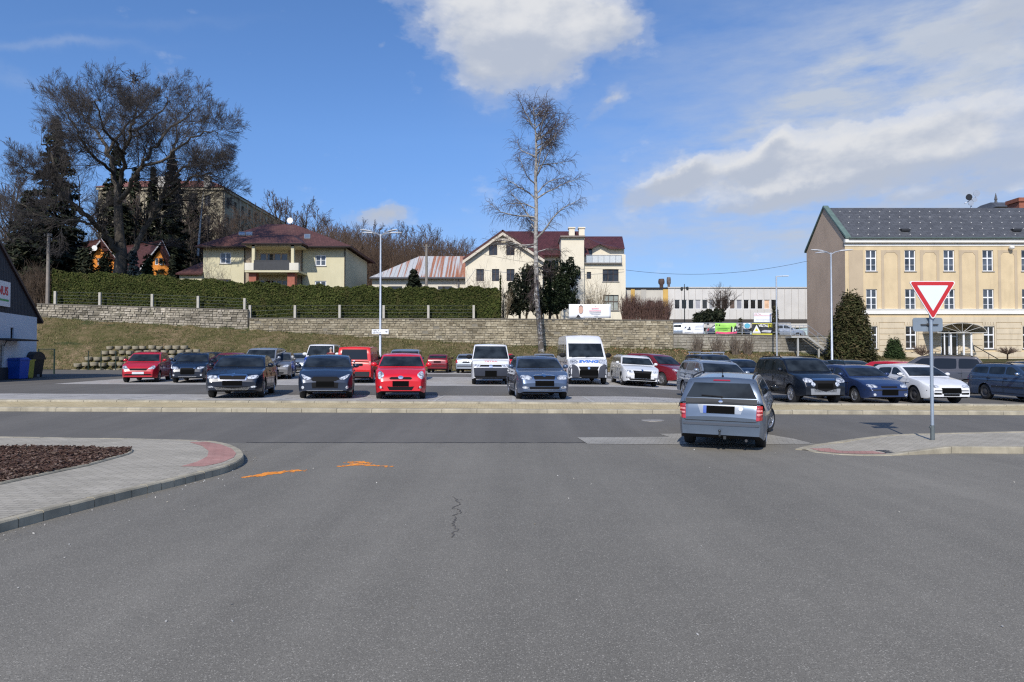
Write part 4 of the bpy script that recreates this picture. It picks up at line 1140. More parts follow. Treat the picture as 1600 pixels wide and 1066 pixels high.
g = G(); g.tube([(0, 3.78, 1.41), (.0, 3.86, 1.57)], .007, 5); g.ell((0, 3.77, 1.425), (.022, .04, .025)); c.mesh('aerial', g, BLACK)
g = G(); ya, yb = c.S.march([-.02, .36], [1.05, 1.07], True); g.tube([(-.02, ya + .03, 1.05), (.36, yb + .03, 1.07)], .012, 5); g.tube([(-.02, ya - .03, 1.02), (-.02, ya + .03, 1.05)], .02, 6); c.mesh('rear_wiper', g, BLACK)
g = G(); g.tube([(0, 4.1, .33), (0, 4.3, .30), (0, 4.36, .33), (0, 4.36, .40)], .018, 7); g.ell((0, 4.36, .42), (.027, .027, .027)); g.box(-.11, -.06, 4.2, 4.26, .25, .31)
c.mesh('tow_hook', g, M('tow_iron', (.05, .055, .06), .5, .5), smooth=True)
g = G(); g.tube([(-.45, 3.9, .25), (-.47, 4.2, .235)], .026, 8); c.mesh('exhaust', g, STEEL)
c.place(1124, 13.1, 157.5, 'rear'); fabia = c
# ------------------------------------------------------------------ buildings
def plaster(name, col, var=.06, dirt=.25): return M(name, col, .9, var=var, scale=.7, bmp=.25, bscale=30, dirt=dirt)
def mk_wglass(name, lo, hi):
    m, k = newmat(name, .05, 0, .6)
    n = k.noise(k.obj, .8, 3); setcol(k, k.ramp(n, [(.35, lo), (.65, hi)])); return m
PANE = mk_wglass('window_glass', (.02, .024, .03), (.10, .115, .14))
PANED = mk_wglass('dark_window_glass', (.008, .008, .010), (.035, .032, .03))
WFRAME = M('white_frame', (.78, .79, .80), .4, var=.03)
BFRAME = M('brown_frame', (.055, .03, .02), .5, var=.1)
class Plane:
    """a vertical wall plane: u along the wall, v up, d inwards"""
    def __init__(s, o, udir, ndir): s.o = Vector(o); s.u = Vector(udir).normalized(); s.n = Vector(ndir).normalized()   # n points outwards
    def p(s, u, z, d=0): return Vector((s.o.x, s.o.y, 0)) + s.u * u - s.n * d + Vector((0, 0, z))
    def box(s, g, u0, u1, z0, z1, d0, d1):
        vs = [s.p(u, z, d) for z in (z0, z1) for d in (d0, d1) for u in (u0, u1)]
        g.add(vs, [(0, 2, 3, 1), (4, 5, 7, 6), (0, 1, 5, 4), (2, 6, 7, 3), (0, 4, 6, 2), (1, 3, 7, 5)])
def wall_face(g, pl, u0, u1, z0, top, holes, depth=.16):
    """front face with real openings; top: list of (u,z)"""
    tz = lambda u: float(np.interp(u, [t[0] for t in top], [t[1] for t in top]))
    us = sorted(set([u0, u1] + [t[0] for t in top if u0 < t[0] < u1] + [h[i] for h in holes for i in (0, 1)]))
    zs_all = sorted(set([h[i] for h in holes for i in (2, 3)]))
    for a, b in zip(us[:-1], us[1:]):
        m = (a + b) / 2; hs = [h for h in holes if h[0] < m < h[1]]
        z = z0
        for h in sorted(hs, key=lambda h: h[2]):
            if h[2] > z: g.quad(pl.p(a, z), pl.p(b, z), pl.p(b, h[2]), pl.p(a, h[2]))
            z = h[3]
        g.quad(pl.p(a, z), pl.p(b, z), pl.p(b, tz(b)), pl.p(a, tz(a)))
    for h in holes:
        a, b, c, d = h[:4]
        for q in (((a, c), (a, d)), ((b, d), (b, c)), ((a, d), (b, d)), ((b, c), (a, c))):
            (p0, q0), (p1, q1) = q
            g.quad(pl.p(p0, q0), pl.p(p1, q1), pl.p(p1, q1, depth), pl.p(p0, q0, depth))
def add_window(pl, h, parent, fm=WFRAME, gm=PANE, cols=2, split=None, rows=None, bar=.055, depth=.16, sill=True, name='window', fb=.06):
    a, b, c, d = h[:4]; g = G()
    d0, d1 = depth * .55, depth
    for q in ((a, a + fb, c, d), (b - fb, b, c, d), (a + fb, b - fb, c, c + fb), (a + fb, b - fb, d - fb, d)): pl.box(g, *q, d0, d1)
    for i in range(1, cols):
        u = a + (b - a) * i / cols; pl.box(g, u - bar / 2, u + bar / 2, c + fb, d - fb, d0 - .006, d1)
    for r_ in (rows or []):
        z = c + (d - c) * r_[0]; w = r_[1]
        pl.box(g, a + fb, b - fb, z - w / 2, z + w / 2, d0 + .004, d1 - .002)
    w = g.build(name, fm, parent)
    p = G(); p.quad(pl.p(a, c, depth - .03), pl.p(b, c, depth - .03), pl.p(b, d, depth - .03), pl.p(a, d, depth - .03))
    x = p.build('pane', gm, None); x.parent = w; x.matrix_parent_inverse = Matrix()
    if sill:
        g = G(); pl.box(g, a - .08, b + .08, c - .07, c, -.09, .05); x = g.build('sill', M('sill_metal', (.35, .33, .30), .5, var=.1), None); x.parent = w; x.matrix_parent_inverse = Matrix()
    return w
def mk_roof(name, col, w=.3, h=.35, metal=0, rough=.55, stain=.2, axis='x'):
    m, k = newmat(name, rough, metal, .35)
    sep = k.n('ShaderNodeSeparateXYZ'); k.l(k.obj, sep.inputs[0])
    cmb = k.n('ShaderNodeCombineXYZ'); k.l(sep.outputs[0 if axis == 'x' else 1], cmb.inputs[0]); k.l(k.math('MULTIPLY', sep.outputs[2], 1.6), cmb.inputs[1])
    br = k.n('ShaderNodeTexBrick'); br.offset = .5; k.l(cmb.outputs[0], br.inputs['Vector'])
    br.inputs['Color1'].default_value = (*[x * .85 for x in col], 1); br.inputs['Color2'].default_value = (*[x * 1.12 for x in col], 1); br.inputs['Mortar'].default_value = (*[x * .5 for x in col], 1)
    br.inputs['Scale'].default_value = 1; br.inputs['Brick Width'].default_value = w; br.inputs['Row Height'].default_value = h; br.inputs['Mortar Size'].default_value = .02; br.inputs['Mortar Smooth'].default_value = .5
    n = k.noise(k.obj, 1.1, 6, .7)
    setcol(k, k.mix(1.0, br.outputs[0], k.ramp(n, [(.3, 1 - stain), (.7, 1 + stain)]), 'MULTIPLY'))
    bump(k, k.math('MULTIPLY', br.outputs['Fac'], -1), .5, .03); return m
def slab(g, pts, th=.12):
    """a roof plane with thickness"""
    a, b, c = [Vector(p) for p in pts[:3]]; n = (b - a).cross(c - a).normalized()
    if n.z < 0: n = -n
    g.prism([Vector(p) - n * th for p in pts], [Vector(p) for p in pts])

# ---- large ochre office building on the right ------------------------------------------------------------------
OCH = plaster('ochre_plaster', (.62, .488, .30), .08, .3); OCHD = plaster('tan_plaster', (.48, .385, .265)); OCHL = plaster('cream_ashlar', (.60, .505, .36), .08, .4)
GABLE = M('brown_gable_render', (.63, .46, .325), .95, var=.10, scale=.35, bmp=.2, bscale=20, dirt=.25)
WHITET = plaster('white_cornice', (.78, .76, .70))
BY = 66.0
bx0 = ax(1322, BY); bx1 = 66.0; bz0 = .6; ze = az(373, BY); zrdg = az(325, 70.3); yback = 74.6; yr_ = (BY + yback) / 2
T = thing('office_building', 'long three-storey ochre building with dark snow-guarded roof and brown windowless gable end', 'building', (bx0 + 15, BY + 4, 1.2))
pl = Plane((bx0, BY, 0), (1, 0, 0), (0, -1, 0))
U = lambda px: ax(px, BY) - bx0
Z = lambda py: az(py, BY)
pitch = U(1424) - U(1363)
holes = []; 
for i in range(8):
    u = U(1363) + pitch * i - .0
    hw = .53
    holes.append((u - hw, u + hw, Z(424), Z(391), 'a'))
    holes.append((u - hw, u + hw, Z(486), Z(452), 'b'))
    if i == 2: continue
    holes.append((u - hw, u + hw, Z(545), Z(510), 'c'))
ud = U(1484) + .1
door = (ud - .95, ud + .75, Z(566), Z(517), 'd')
zs_ = Z(491)
g = G(); wall_face(g, pl, 0, bx1 - bx0, bz0, [(0, ze), (bx1 - bx0, ze)], holes + [door], .18)
g.build('wall', OCH, T)
# rusticated ground floor: real bands with open joints, interrupted by the openings
g = G(); zb = 1.0; nb = 8; H_ = (zs_ - .25 - zb) / nb
ivs = sorted([(h[0] - .16, h[1] + .16, h[2] - .1, h[3] + .12) for h in holes + [door] if h[4] in 'cd'])
for i in range(nb):
    z0, z1 = zb + i * H_ + .03, zb + (i + 1) * H_ - .03; u = .25
    for a, b, c_, d_ in ivs:
        if d_ < z0 or c_ > z1: continue
        if a > u: pl.box(g, u, a, z0, z1, -.05, .001)
        u = max(u, b)
    pl.box(g, u, bx1 - bx0, z0, z1, -.05, .001)
g.build('rustication', OCHL, T)
for h in holes + [door]:
    if h[4] in 'cd':
        g = G(); a, b, c_, d_ = h[:4]
        pl.box(g, a - .15, a, c_, d_ + .12, -.03, .002); pl.box(g, b, b + .15, c_, d_ + .12, -.03, .002); pl.box(g, a, b, d_, d_ + .12, -.03, .002)
        um = (a + b) / 2
        if h[4] == 'c':
            for j in range(-2, 3): pl.box(g, um + j * .26 - .11, um + j * .26 + .11, d_ + .12, d_ + .50 - abs(j) * .05, -.055, .002)
        g.build('window_surround' if h[4] == 'c' else 'door_surround', OCHL, T)
g = G(); pl.box(g, -.05, bx1 - bx0, zs_, zs_ + .42, -.14, .002); pl.box(g, -.08, bx1 - bx0, zs_ + .42, zs_ + .5, -.2, .002); g.build('string_course', WHITET, T)
g = G(); pl.box(g, -.1, bx1 - bx0, ze - .42, ze - .08, -.32, .01); pl.box(g, -.05, bx1 - bx0, ze - .72, ze - .50, -.06, .01); g.build('cornice', WHITET, T)
# sunk panel frames between the windows of the upper storeys
zt_, zb_ = Z(391), zs_ + .55
for i in range(7):
    a = U(1363) + pitch * i + .95; b = a + pitch - 1.9
    w = .28; g = G()
    pl.box(g, a, a + w, zb_, zt_, -.03, .002); pl.box(g, b - w, b, zb_, zt_, -.03, .002); pl.box(g, a + w, b - w, zt_ - w * .8, zt_, -.03, .002)
    for sx, q in ((1, a + w), (-1, b - w)):
        g.prism([pl.p(q, zt_ - w * .8, -.028), pl.p(q + sx * .25, zt_ - w * .8, -.028), pl.p(q, zt_ - w * .8 - .3, -.028)], [pl.p(q, zt_ - w * .8, .0), pl.p(q + sx * .25, zt_ - w * .8, .0), pl.p(q, zt_ - w * .8 - .3, .0)])
    g.build('wall_panel', OCHD, T)
g = G(); pl.box(g, .35, U(1363) - .8, zb_, zt_, -.03, .002)
g.build('wall_panel', OCHD, T)
for h in holes: add_window(pl, h, T, cols=2, rows=[(.62, .12), (.3, .03)], depth=.18, bar=.10, fb=.08, gm=PANED if h[4] == 'c' else PANE)
# gable end (faces left)
gp = Plane((bx0, BY, 0), (0, 1, 0), (-1, 0, 0)); D_ = yback - BY
g = G(); wall_face(g, gp, 0, D_, bz0, [(0, ze), (D_ / 2, zrdg), (D_, ze)], []); o = g.build('gable_wall', GABLE, T)
g = G(); g.quad((bx0, yback, bz0), (bx1, yback, bz0), (bx1, yback, ze), (bx0, yback, ze)); g.build('back_wall', OCHD, T)
SLATE = mk_roof('grey_sheet_roof', (.085, .088, .095), .6, .35, .0, .5, .15)
g = G()
slab(g, [(bx0 + .25, BY - .35, ze), (bx1, BY - .35, ze), (bx1, yr_, zrdg), (bx0 + .25, yr_, zrdg)], .1); slab(g, [(bx0 + .25, yback + .3, ze), (bx1, yback + .3, ze), (bx1, yr_, zrdg), (bx0 + .25, yr_, zrdg)], .1)
g.cur = 1
sl = Vector((0, yr_ - BY + .35, zrdg - ze)); nrm = Vector((0, -sl.z, sl.y)).normalized()
for r_ in range(5):
    for i in range(34):
        t = .10 + r_ * .19; x = bx0 + 1.3 + i * 1.02 + (.5 if r_ % 2 else 0)
        p = Vector((x, BY - .35, ze)) + sl * t + nrm * .04
        g.box(p.x - .035, p.x + .035, p.y - .02, p.y + .04, p.z - .03, p.z + .045)
g.cur = 2
for px, py in ((1412, 357), (1585, 356)):
    x = ax(px, BY + 1.2); p = Vector((x, BY - .35, ze)) + sl * .22 + nrm * .05; g.box(p.x - .45, p.x + .4, p.y - .2, p.y + .35, p.z - .05, p.z + .16)
g.build('roof', [SLATE, M('snow_guard_pale', (.62, .61, .58), .5, var=0), M('hatch_dark', (.02, .02, .022), .5, var=0)], T)
g = G()
for (a, b) in ((((BY - .4), ze - .05), (yr_, zrdg + .02)), ((yr_, zrdg + .02), (yback + .3, ze - .05))):
    g.prism([(bx0 - .12, a[0], a[1]), (bx0 + .4, a[0], a[1]), (bx0 + .4, a[0], a[1] + .22), (bx0 - .12, a[0], a[1] + .22)], [(bx0 - .12, b[0], b[1]), (bx0 + .4, b[0], b[1]), (bx0 + .4, b[0], b[1] + .22), (bx0 - .12, b[0], b[1] + .22)])
fix_normals(g.build('coping', M('verdigris_copper', (.13, .19, .165), .6, .2, var=.2, scale=2), T))
g = G(); g.tube([(bx0 + .2, BY - .42, ze - .02), (bx1, BY - .42, ze - .02)], .10, 8); g.build('gutter', M('green_grey_gutter', (.09, .12, .11), .5, .3, var=.1), T)
g = G(); pl.box(g, door[0] + .0, door[0] + .12, door[2], door[3], .08, .16); pl.box(g, door[1] - .12, door[1], door[2], door[3], .08, .16); pl.box(g, door[0] + .8, door[0] + .92, door[2], door[3], .08, .16); pl.box(g, door[0], door[1], door[3] - .6, door[3] - .5, .075, .16); pl.box(g, door[0], door[1], door[2], door[2] + .5, .085, .15)
dr = g.build('door', WFRAME, T)
g = G(); g.quad(pl.p(door[0], door[2], .13), pl.p(door[1], door[2], .13), pl.p(door[1], door[3], .13), pl.p(door[0], door[3], .13)); x = g.build('pane', PANED, None); x.parent = dr; x.matrix_parent_inverse = Matrix()
g = G(); x = ax(1580, BY); g.ell((x, BY - .3, Z(388)), (.22, .3, .2)); g.build('security_lamp', WHITET, T)
# barrel-vaulted glass canopy
cx_ = ax(1503, BY - 2); T2 = thing('entrance_canopy', 'arched glass entrance canopy on white posts over the white door of the ochre building', 'canopy', (cx_, BY - 1.5, 1.2))
rw, zc = 2.3, az(520.5, BY - 2); g = G(); n = 14
arc = [(cx_ - .2 + rw * math.cos(math.pi * i / n), zc + .92 * math.sin(math.pi * i / n)) for i in range(n + 1)]
for a, b in zip(arc[:-1], arc[1:]):
    g.prism([(a[0], BY - 2.4, a[1]), (b[0], BY - 2.4, b[1]), (b[0], BY - 2.4, b[1] + .04), (a[0], BY - 2.4, a[1] + .04)], [(a[0], BY - .06, a[1]), (b[0], BY - .06, b[1]), (b[0], BY - .06, b[1] + .04), (a[0], BY - .06, a[1] + .04)])
fix_normals(g.build('canopy_vault', M('smoked_polycarbonate', (.28, .25, .20), .25, var=.15), T2, smooth=30))
g = G()
for i in (3, 5, 7, 9, 11): g.tube([(cx_ - .2, BY - 2.42, zc), (arc[i][0], BY - 2.42, arc[i][1])], .022, 5)
g.tube([(x, BY - 2.42, z) for x, z in arc], .035, 6); g.tube([(arc[0][0], BY - 2.42, zc), (arc[-1][0], BY - 2.42, zc)], .05, 6)
g.build('canopy_ribs', M('canopy_alu', (.52, .50, .45), .4, .2, var=.05), T2)
for px in (1476, 1486, 1506, 1518):
    x = ax(px, BY - 2.2); g = G(); g.tube([(x, BY - 2.2, .9), (x, BY - 2.2, zc)], .09 if px > 1480 else .06, 8); g.build('post', WHITE, T2)
g = G(); g.tube([(ax(1522, BY - 1), BY - 1, Z(540)), (ax(1545, BY - 1), BY - 1, Z(553)), (ax(1568, BY - 1), BY - 1, Z(566))], .04, 6)
for px, py in ((1522, 540), (1545, 553), (1567, 565)): x = ax(px, BY - 1); g.tube([(x, BY - 1, .9), (x, BY - 1, Z(py))], .03, 5)
tag(g.build('ramp_handrail', DPLAST), 'dark sloping handrail right of the arched entrance canopy', 'handrail')
# things on the office roof line
Y2 = 86
T = thing('antenna_mast', 'roof mast with a cluster of small dishes above the grey roof', 'antenna', (ax(1520, Y2), Y2, az(330, Y2)))
g = G(); x = ax(1521, Y2); g.tube([(x, Y2, az(345, Y2)), (x, Y2, az(304, Y2))], .09, 6); g.tube([(x - .8, Y2, az(318, Y2)), (x + .6, Y2, az(308, Y2))], .06, 5); g.build('mast', GALV, T)
for px, py, r_ in ((1516, 309, .42), (1528, 303, .42), (1519, 318, .35), (1525, 313, .32)):
    x = ax(px, Y2); z = az(py, Y2); g = G(); g.lathe([(r_, -.15), (r_ * .8, .02), (.05, .08)], (x, Y2 - .1, z), 16, 'y'); g.build('dish', GALV if px > 1517 else DPLAST, T, smooth=True)
T = thing('roof_tower', 'dark pyramid roof with a spike rising behind the ochre building', 'building', (ax(1560, 92), 92, 12))
a_, b_ = ax(1532, 92), ax(1592, 92); zb = az(332, 92); g = G(); g.box(a_ + .6, b_ - .6, 89, 95, 8, zb); g.build('wall', OCHD, T)
mx = ax(1561, 92); g = G(); q = [(a_, 88.4, zb), (b_, 88.4, zb), (b_, 95.6, zb), (a_, 95.6, zb)]; tp = [(mx - 1.5, 91, az(319, 92)), (mx + 1.5, 91, az(319, 92)), (mx + 1.5, 93, az(319, 92)), (mx - 1.5, 93, az(319, 92))]
g.prism(q, tp); g.lathe([(.22, 0), (.14, .5), (.2, .6), (.02, 1.5)], (mx - .1, 92, az(319, 92)), 8); g.build('roof', SLATE, T)
g = G(); x0_, x1_ = ax(1587, 84), ax(1606, 84); g.box(x0_, x1_, 83, 85, 12, az(318, 84)); g.box(x0_ - .15, x1_ + .15, 82.85, 85.15, az(318, 84), az(312, 84))
tag(g.build('brick_chimney', M('red_brick', (.30, .105, .065), .9, var=.25, scale=6)), 'red brick chimney at the right edge over the grey roof', 'chimney')

# ---- flat-roofed white panel building -----------------------------------------------------------------------------
FY = 88.0
T = thing('panel_building', 'low flat-roofed building of white panels with a long row of dark windows', 'building', (ax(1150, FY), FY, 6))
fx0, fx1 = ax(1043, FY), ax(1270, FY); zt = az(450, FY); zb = az(512, FY)
pl = Plane((fx0, FY, 0), (1, 0, 0), (0, -1, 0)); U = lambda px: ax(px, FY) - fx0; Z = lambda py: az(py, FY)
holes = []
for i in range(15):
    u = U(1054.5) + (U(1065.3) - U(1054.5)) * i; holes.append((u, u + .70, Z(483), Z(468.5), i))
PANELW = M('pale_metal_panel', (.62, .60, .57), .6, .0, var=.06, scale=.8, dirt=.12)
g = G(); wall_face(g, pl, 0, fx1 - fx0, zb, [(0, zt), (fx1 - fx0, zt)], holes, .15); g.box(fx0, fx1, FY + .2, FY + 14, zb, zt - .05); g.build('wall', PANELW, T)
g = G()
for i in range(26):
    u = i * .885 + .1
    pl.box(g, u - .025, u + .025, Z(498), Z(484), -.05, .001) if i < 17 else pl.box(g, u - .025, u + .025, Z(498), zt, -.05, .001)
    if i < 17: pl.box(g, u - .025, u + .025, Z(467.5), zt, -.05, .001)
g.build('panel_joint', M('panel_joint_grey', (.47, .45, .43), .6, var=.1), T)
g = G(); pl.box(g, 0, fx1 - fx0, Z(505), Z(499), -.06, .001); g.build('plinth', M('dark_plinth', (.07, .06, .055), .9, var=.2), T)
g = G(); pl.box(g, -.1, fx1 - fx0, zt - .03, zt + .12, -.12, .3); g.build('roof_edge', M('roof_edge_grey', (.5, .49, .47), .6, var=.1), T)
CURT = [PANED, PANED, PANED, mk_wglass('net_curtain', (.30, .29, .32), (.42, .42, .45)), PANED, mk_wglass('grey_curtain', (.2, .2, .2), (.3, .3, .31)), PANED, PANED, mk_wglass('brown_blind', (.12, .085, .07), (.2, .15, .13)), mk_wglass('grey_blind', (.22, .23, .27), (.3, .3, .34)), PANED, PANED, PANED, M('poster_orange', (.70, .46, .30), .6, var=.2), PANED]
for h in holes: add_window(pl, h, T, gm=CURT[h[4]], cols=1, sill=False, depth=.15, fb=.05)
# lower left part
T = thing('side_wing', 'beige and ochre flat-roofed wing left of the white panel building', 'building', (ax(1010, FY), FY - 1, 6))
pl = Plane((ax(979, FY - 1), FY - 1, 0), (1, 0, 0), (0, -1, 0)); U = lambda px: ax(px, FY - 1) - ax(979, FY - 1); Zw = lambda py: az(py, FY - 1)
holes = [(U(1011), U(1021), Zw(480), Zw(470), 0), (U(1028), U(1036), Zw(480), Zw(470), 1)]
g = G(); wall_face(g, pl, 0, U(1043.5), Zw(512), [(0, Zw(452)), (U(1043.5), Zw(451))], holes, .15); x0_ = pl.o.x; g.box(x0_, x0_ + U(1043), FY - .8, FY + 10, Zw(512), Zw(453)); g.build('wall', plaster('wing_beige', (.56, .53, .47)), T)
for u0, u1 in ((986, 992), (1036.5, 1044)): g = G(); pl.box(g, U(u0), U(u1), Zw(512), Zw(450.5), -.12, .002); g.build('ochre_pier', plaster('ochre_pier', (.62, .40, .12)), T)
g = G(); pl.box(g, U(1002), U(1026), Zw(512), Zw(451.5), -.08, .002) if False else pl.box(g, U(1002), U(1010), Zw(512), Zw(451.5), -.08, .002); g.build('grey_panel', plaster('wing_grey', (.46, .44, .40)), T)
g = G(); pl.box(g, -.1, U(1044), Zw(451.5), Zw(449.5), -.2, 1.0); g.build('roof_edge', DPLAST, T)
for h in holes: add_window(pl, h, T, gm=PANED, cols=1, sill=False, fb=.04)
for px, r_, z1, z2 in ((1034, .42, 436, 451), (1045.5, .28, 433.5, 451)):
    Yc = FY + 3; x = ax(px, Yc); a, b = az(z2, Yc), az(z1, Yc); g = G()
    g.lathe([(r_ * .6, a - .3), (r_ * .6, a + .5), (r_, a + .7), (r_ * 1.02, b - .3), (r_ * .85, b), (.05, b + .03)], (x, Yc, 0), 14)
    tag(g.build('vent_cowl', M('rusty_cowl', (.085, .055, .045), .8, .2, var=.3, scale=4) if px < 1040 else M('grey_cowl', (.14, .12, .11), .7, .3, var=.3), smooth=40),
        'wide rusty brown vent cowl on the flat roof' if px < 1040 else 'narrow grey vent cowl on the flat roof, right of the rusty one', 'vent cowl')

# ---- cream house with maroon roofs ------------------------------------------------------------------------------------
HY = 76.0
CREAM = plaster('cream_plaster', (.75, .68, .535), .05, .22); MAR = mk_roof('maroon_roof', (.085, .028, .027), .32, .35, 0, .5, .2)
T = thing('cream_house', 'cream house with gable front, stair tower, balcony wing and maroon roofs', 'house', (ax(850, HY), HY + 4, 4))
hx0 = ax(727, HY); pl = Plane((hx0, HY, 0), (1, 0, 0), (0, -1, 0)); U = lambda px: ax(px, HY) - hx0; Z = lambda py: az(py, HY)
base = Z(520)
gh = [(U(764), U(777), Z(399), Z(383)), (U(791), U(804), Z(399), Z(383)), (U(744), U(756), Z(439.5), Z(420.5)), (U(768.5), U(780), Z(439.5), Z(420.5)), (U(791.5), U(804), Z(439.5), Z(420.5)), (U(815), U(830), Z(439.5), Z(420.5))]
g = G(); wall_face(g, pl, 0, U(848), base, [(0, Z(401)), (U(785.5), Z(364)), (U(848), Z(401))], gh, .18)
g.quad((hx0, HY, base), (hx0, HY + 11, base), (hx0, HY + 11, Z(401)), (hx0, HY, Z(401)))
g.build('gable_wall', CREAM, T)
PANEM = mk_wglass('house_glass', (.012, .012, .014), (.06, .06, .065))
for i, h in enumerate(gh): add_window(pl, h, T, fm=BFRAME, gm=PANEM, cols=2, depth=.18, fb=.05, sill=False, rows=[(.6, .04)] if i > 1 else None)
# middle wall set back 1 m, tower proud, right wing
pm = Plane((hx0, HY + 1.0, 0), (1, 0, 0), (0, -1, 0)); Um = lambda px: ax(px, HY + 1) - hx0
mh = [(Um(850), Um(873), Z(419), Z(405.5))]
g = G(); wall_face(g, pm, U(846), Um(878), base, [(0, Z(396)), (40, Z(396))], mh, .18); g.build('middle_wall', CREAM, T)
add_window(pm, mh[0], T, fm=BFRAME, gm=PANEM, cols=3, depth=.18, fb=.05)
pt = Plane((hx0, HY - .6, 0), (1, 0, 0), (0, -1, 0)); Ut = lambda px: ax(px, HY - .6) - hx0; Zt = lambda py: az(py, HY - .6)
th_ = [(Ut(899), Ut(908), Zt(436), Zt(425))] ; th_2 = [(Ut(901), Ut(907), Zt(476), Zt(468))]
g = G(); wall_face(g, pt, Ut(877), Ut(913), base, [(0, Zt(370)), (40, Zt(370))], th_ + th_2, .18)
for u in (Ut(877), Ut(913)): g.quad(pt.p(u, base, 0), pt.p(u, base, 6), pt.p(u, Zt(370), 6), pt.p(u, Zt(370), 0))
g.build('stair_tower', CREAM, T)
for h in th_ + th_2: add_window(pt, h, T, fm=BFRAME, gm=PANEM, cols=1, depth=.18, fb=.05, sill=False)
g = G(); g.box(hx0 + Ut(875.5), hx0 + Ut(914.5), HY - .95, HY + 6, Zt(371.5), Zt(369)); g.build('tower_roof', M('tower_cap', (.20, .16, .14), .6, var=.15), T)
pw = Plane((hx0, HY, 0), (1, 0, 0), (0, -1, 0))
wh = [(U(942), U(967), Z(440), Z(421)), (U(943), U(967), Z(485.5), Z(461)), (U(917), U(924), Z(436), Z(425)), (U(917.5), U(923.5), Z(476), Z(468))]
g = G(); wall_face(g, pw, Ut(913) + .02, U(978), base, [(0, Z(411)), (60, Z(411))], wh, .18)
g.quad(pw.p(U(978), base), pw.p(U(978), base, 9), pw.p(U(978), Z(398), 9), pw.p(U(978), Z(398)))
g.quad(pw.p(U(971), Z(411)), pw.p(U(978), Z(411)), pw.p(U(978), Z(398)), pw.p(U(971), Z(398)))
g.build('wing_wall', CREAM, T)
add_window(pw, wh[0], T, fm=BFRAME, gm=PANEM, cols=3, depth=.18, fb=.05, rows=[(.62, .06)]); add_window(pw, wh[1], T, fm=BFRAME, gm=mk_wglass('curtained_glass', (.28, .30, .26), (.42, .43, .38)), cols=3, depth=.18, fb=.06, rows=[(.58, .09)])
for h in wh[2:]: add_window(pw, h, T, fm=BFRAME, gm=PANEM, cols=1, depth=.18, fb=.05, sill=False)
p2 = Plane((hx0, HY + 2.2, 0), (1, 0, 0), (0, -1, 0)); U2 = lambda px: ax(px, HY + 2.2) - hx0; Z2 = lambda py: az(py, HY + 2.2)
dh = [(U2(917), U2(926), Z2(412), Z2(389))]
g = G(); wall_face(g, p2, Ut(913), U2(976), Z2(413), [(0, Z2(387)), (U2(925), Z2(387)), (U2(938), Z2(381)), (U2(953), Z2(388)), (U2(976), Z2(388))], dh, .18); g.build('attic_wall', CREAM, T)
add_window(p2, dh[0], T, fm=BFRAME, gm=PANEM, cols=1, depth=.18, fb=.05, sill=False, name='balcony_door')
g = G(); g.box(hx0 + Ut(914), hx0 + U(972), HY - .35, HY + 2.2, Z(412.5), Z(411)); g.build('balcony_slab', M('balcony_edge', (.22, .2, .18), .7, var=.1), T)
gm_, gk = newmat('balcony_glass', .15, 0, .5); setcol(gk, (.62, .68, .72)); gk.b.inputs['Alpha'].default_value = .55
g = G(); x0_, x1_ = hx0 + U(916), hx0 + U(971); g.box(x0_, x1_, HY - .30, HY - .27, Z(411), Z(400)); bg = g.build('balcony_glazing', gm_, T)
g = G()
for i in range(7): x = x0_ + (x1_ - x0_) * i / 6; g.tube([(x, HY - .34, Z(411)), (x, HY - .34, Z(399.5))], .025, 5)
g.tube([(x0_, HY - .34, Z(399.5)), (x1_, HY - .34, Z(399.5))], .03, 5); g.build('balcony_rail', GALV, T)
# roofs
ap = Vector((hx0 + U(785.5), HY - .5, Z(360))); el = Vector((hx0 + U(723), HY - .5, Z(404.5))); er = Vector((hx0 + U(851), HY - .5, Z(403)))
bk = Vector((0, 12, 0)); g = G()
slab(g, [el, ap, ap + bk, el + bk], .22); slab(g, [ap, er, er + Vector((0, 5, 0)), ap + bk], .22)
zr2 = az(361.5, HY + 6); xr0, xr1 = ax(790, HY + 6), ax(903, HY + 6); xe0, xe1 = ax(826, HY + .2), ax(880, HY + .2)
slab(g, [(xe0, HY + .3, Z(398)), (xe1 + 3, HY + .3, Z(398)), (xr1 + .5, HY + 6, zr2), (xr0, HY + 6, zr2)], .2)
slab(g, [(xr0, HY + 6, zr2), (xr1 + .5, HY + 6, zr2), (xe1 + 3, HY + 12, Z(398)), (xe0, HY + 12, Z(398))], .2)
yw2 = HY + 1.6; q0, q1 = ax(913, yw2), ax(977, yw2)
slab(g, [(q0, yw2, az(388.5, yw2)), (ax(925, yw2), yw2, az(388.5, yw2)), (ax(938, yw2), yw2, az(381.5, yw2)), (ax(953, yw2), yw2, az(389, yw2)), (q1, yw2, az(389, yw2)), (ax(973, yw2 + 4), yw2 + 4, az(369.5, yw2 + 4)), (ax(912, yw2 + 4), yw2 + 4, az(369.5, yw2 + 4))], .2)
slab(g, [(ax(912, yw2 + 4), yw2 + 4, az(369.5, yw2 + 4)), (ax(973, yw2 + 4), yw2 + 4, az(369.5, yw2 + 4)), (q1, yw2 + 8, az(389, yw2)), (q0, yw2 + 8, az(389, yw2))], .2)
roof = fix_normals(g.build('roof', MAR, T))
g = G()   # white barge boards of the gable
for a, b in ((el, ap), (ap, er)):
    d = Vector((0, -.03, -.30)); g.prism([a + d, a + d + Vector((0, .08, 0)), a + d + Vector((0, .08, -.32)), a + d + Vector((0, 0, -.32))], [b + d, b + d + Vector((0, .08, 0)), b + d + Vector((0, .08, -.32)), b + d + Vector((0, 0, -.32))])
a_ = el.lerp(ap, .72); b_ = er.lerp(ap, .72); g.box(a_.x, b_.x, HY - .5, HY - .42, a_.z - .35, a_.z - .12)
g.build('barge_board', M('cream_board', (.6, .53, .43), .7, var=.08), T)
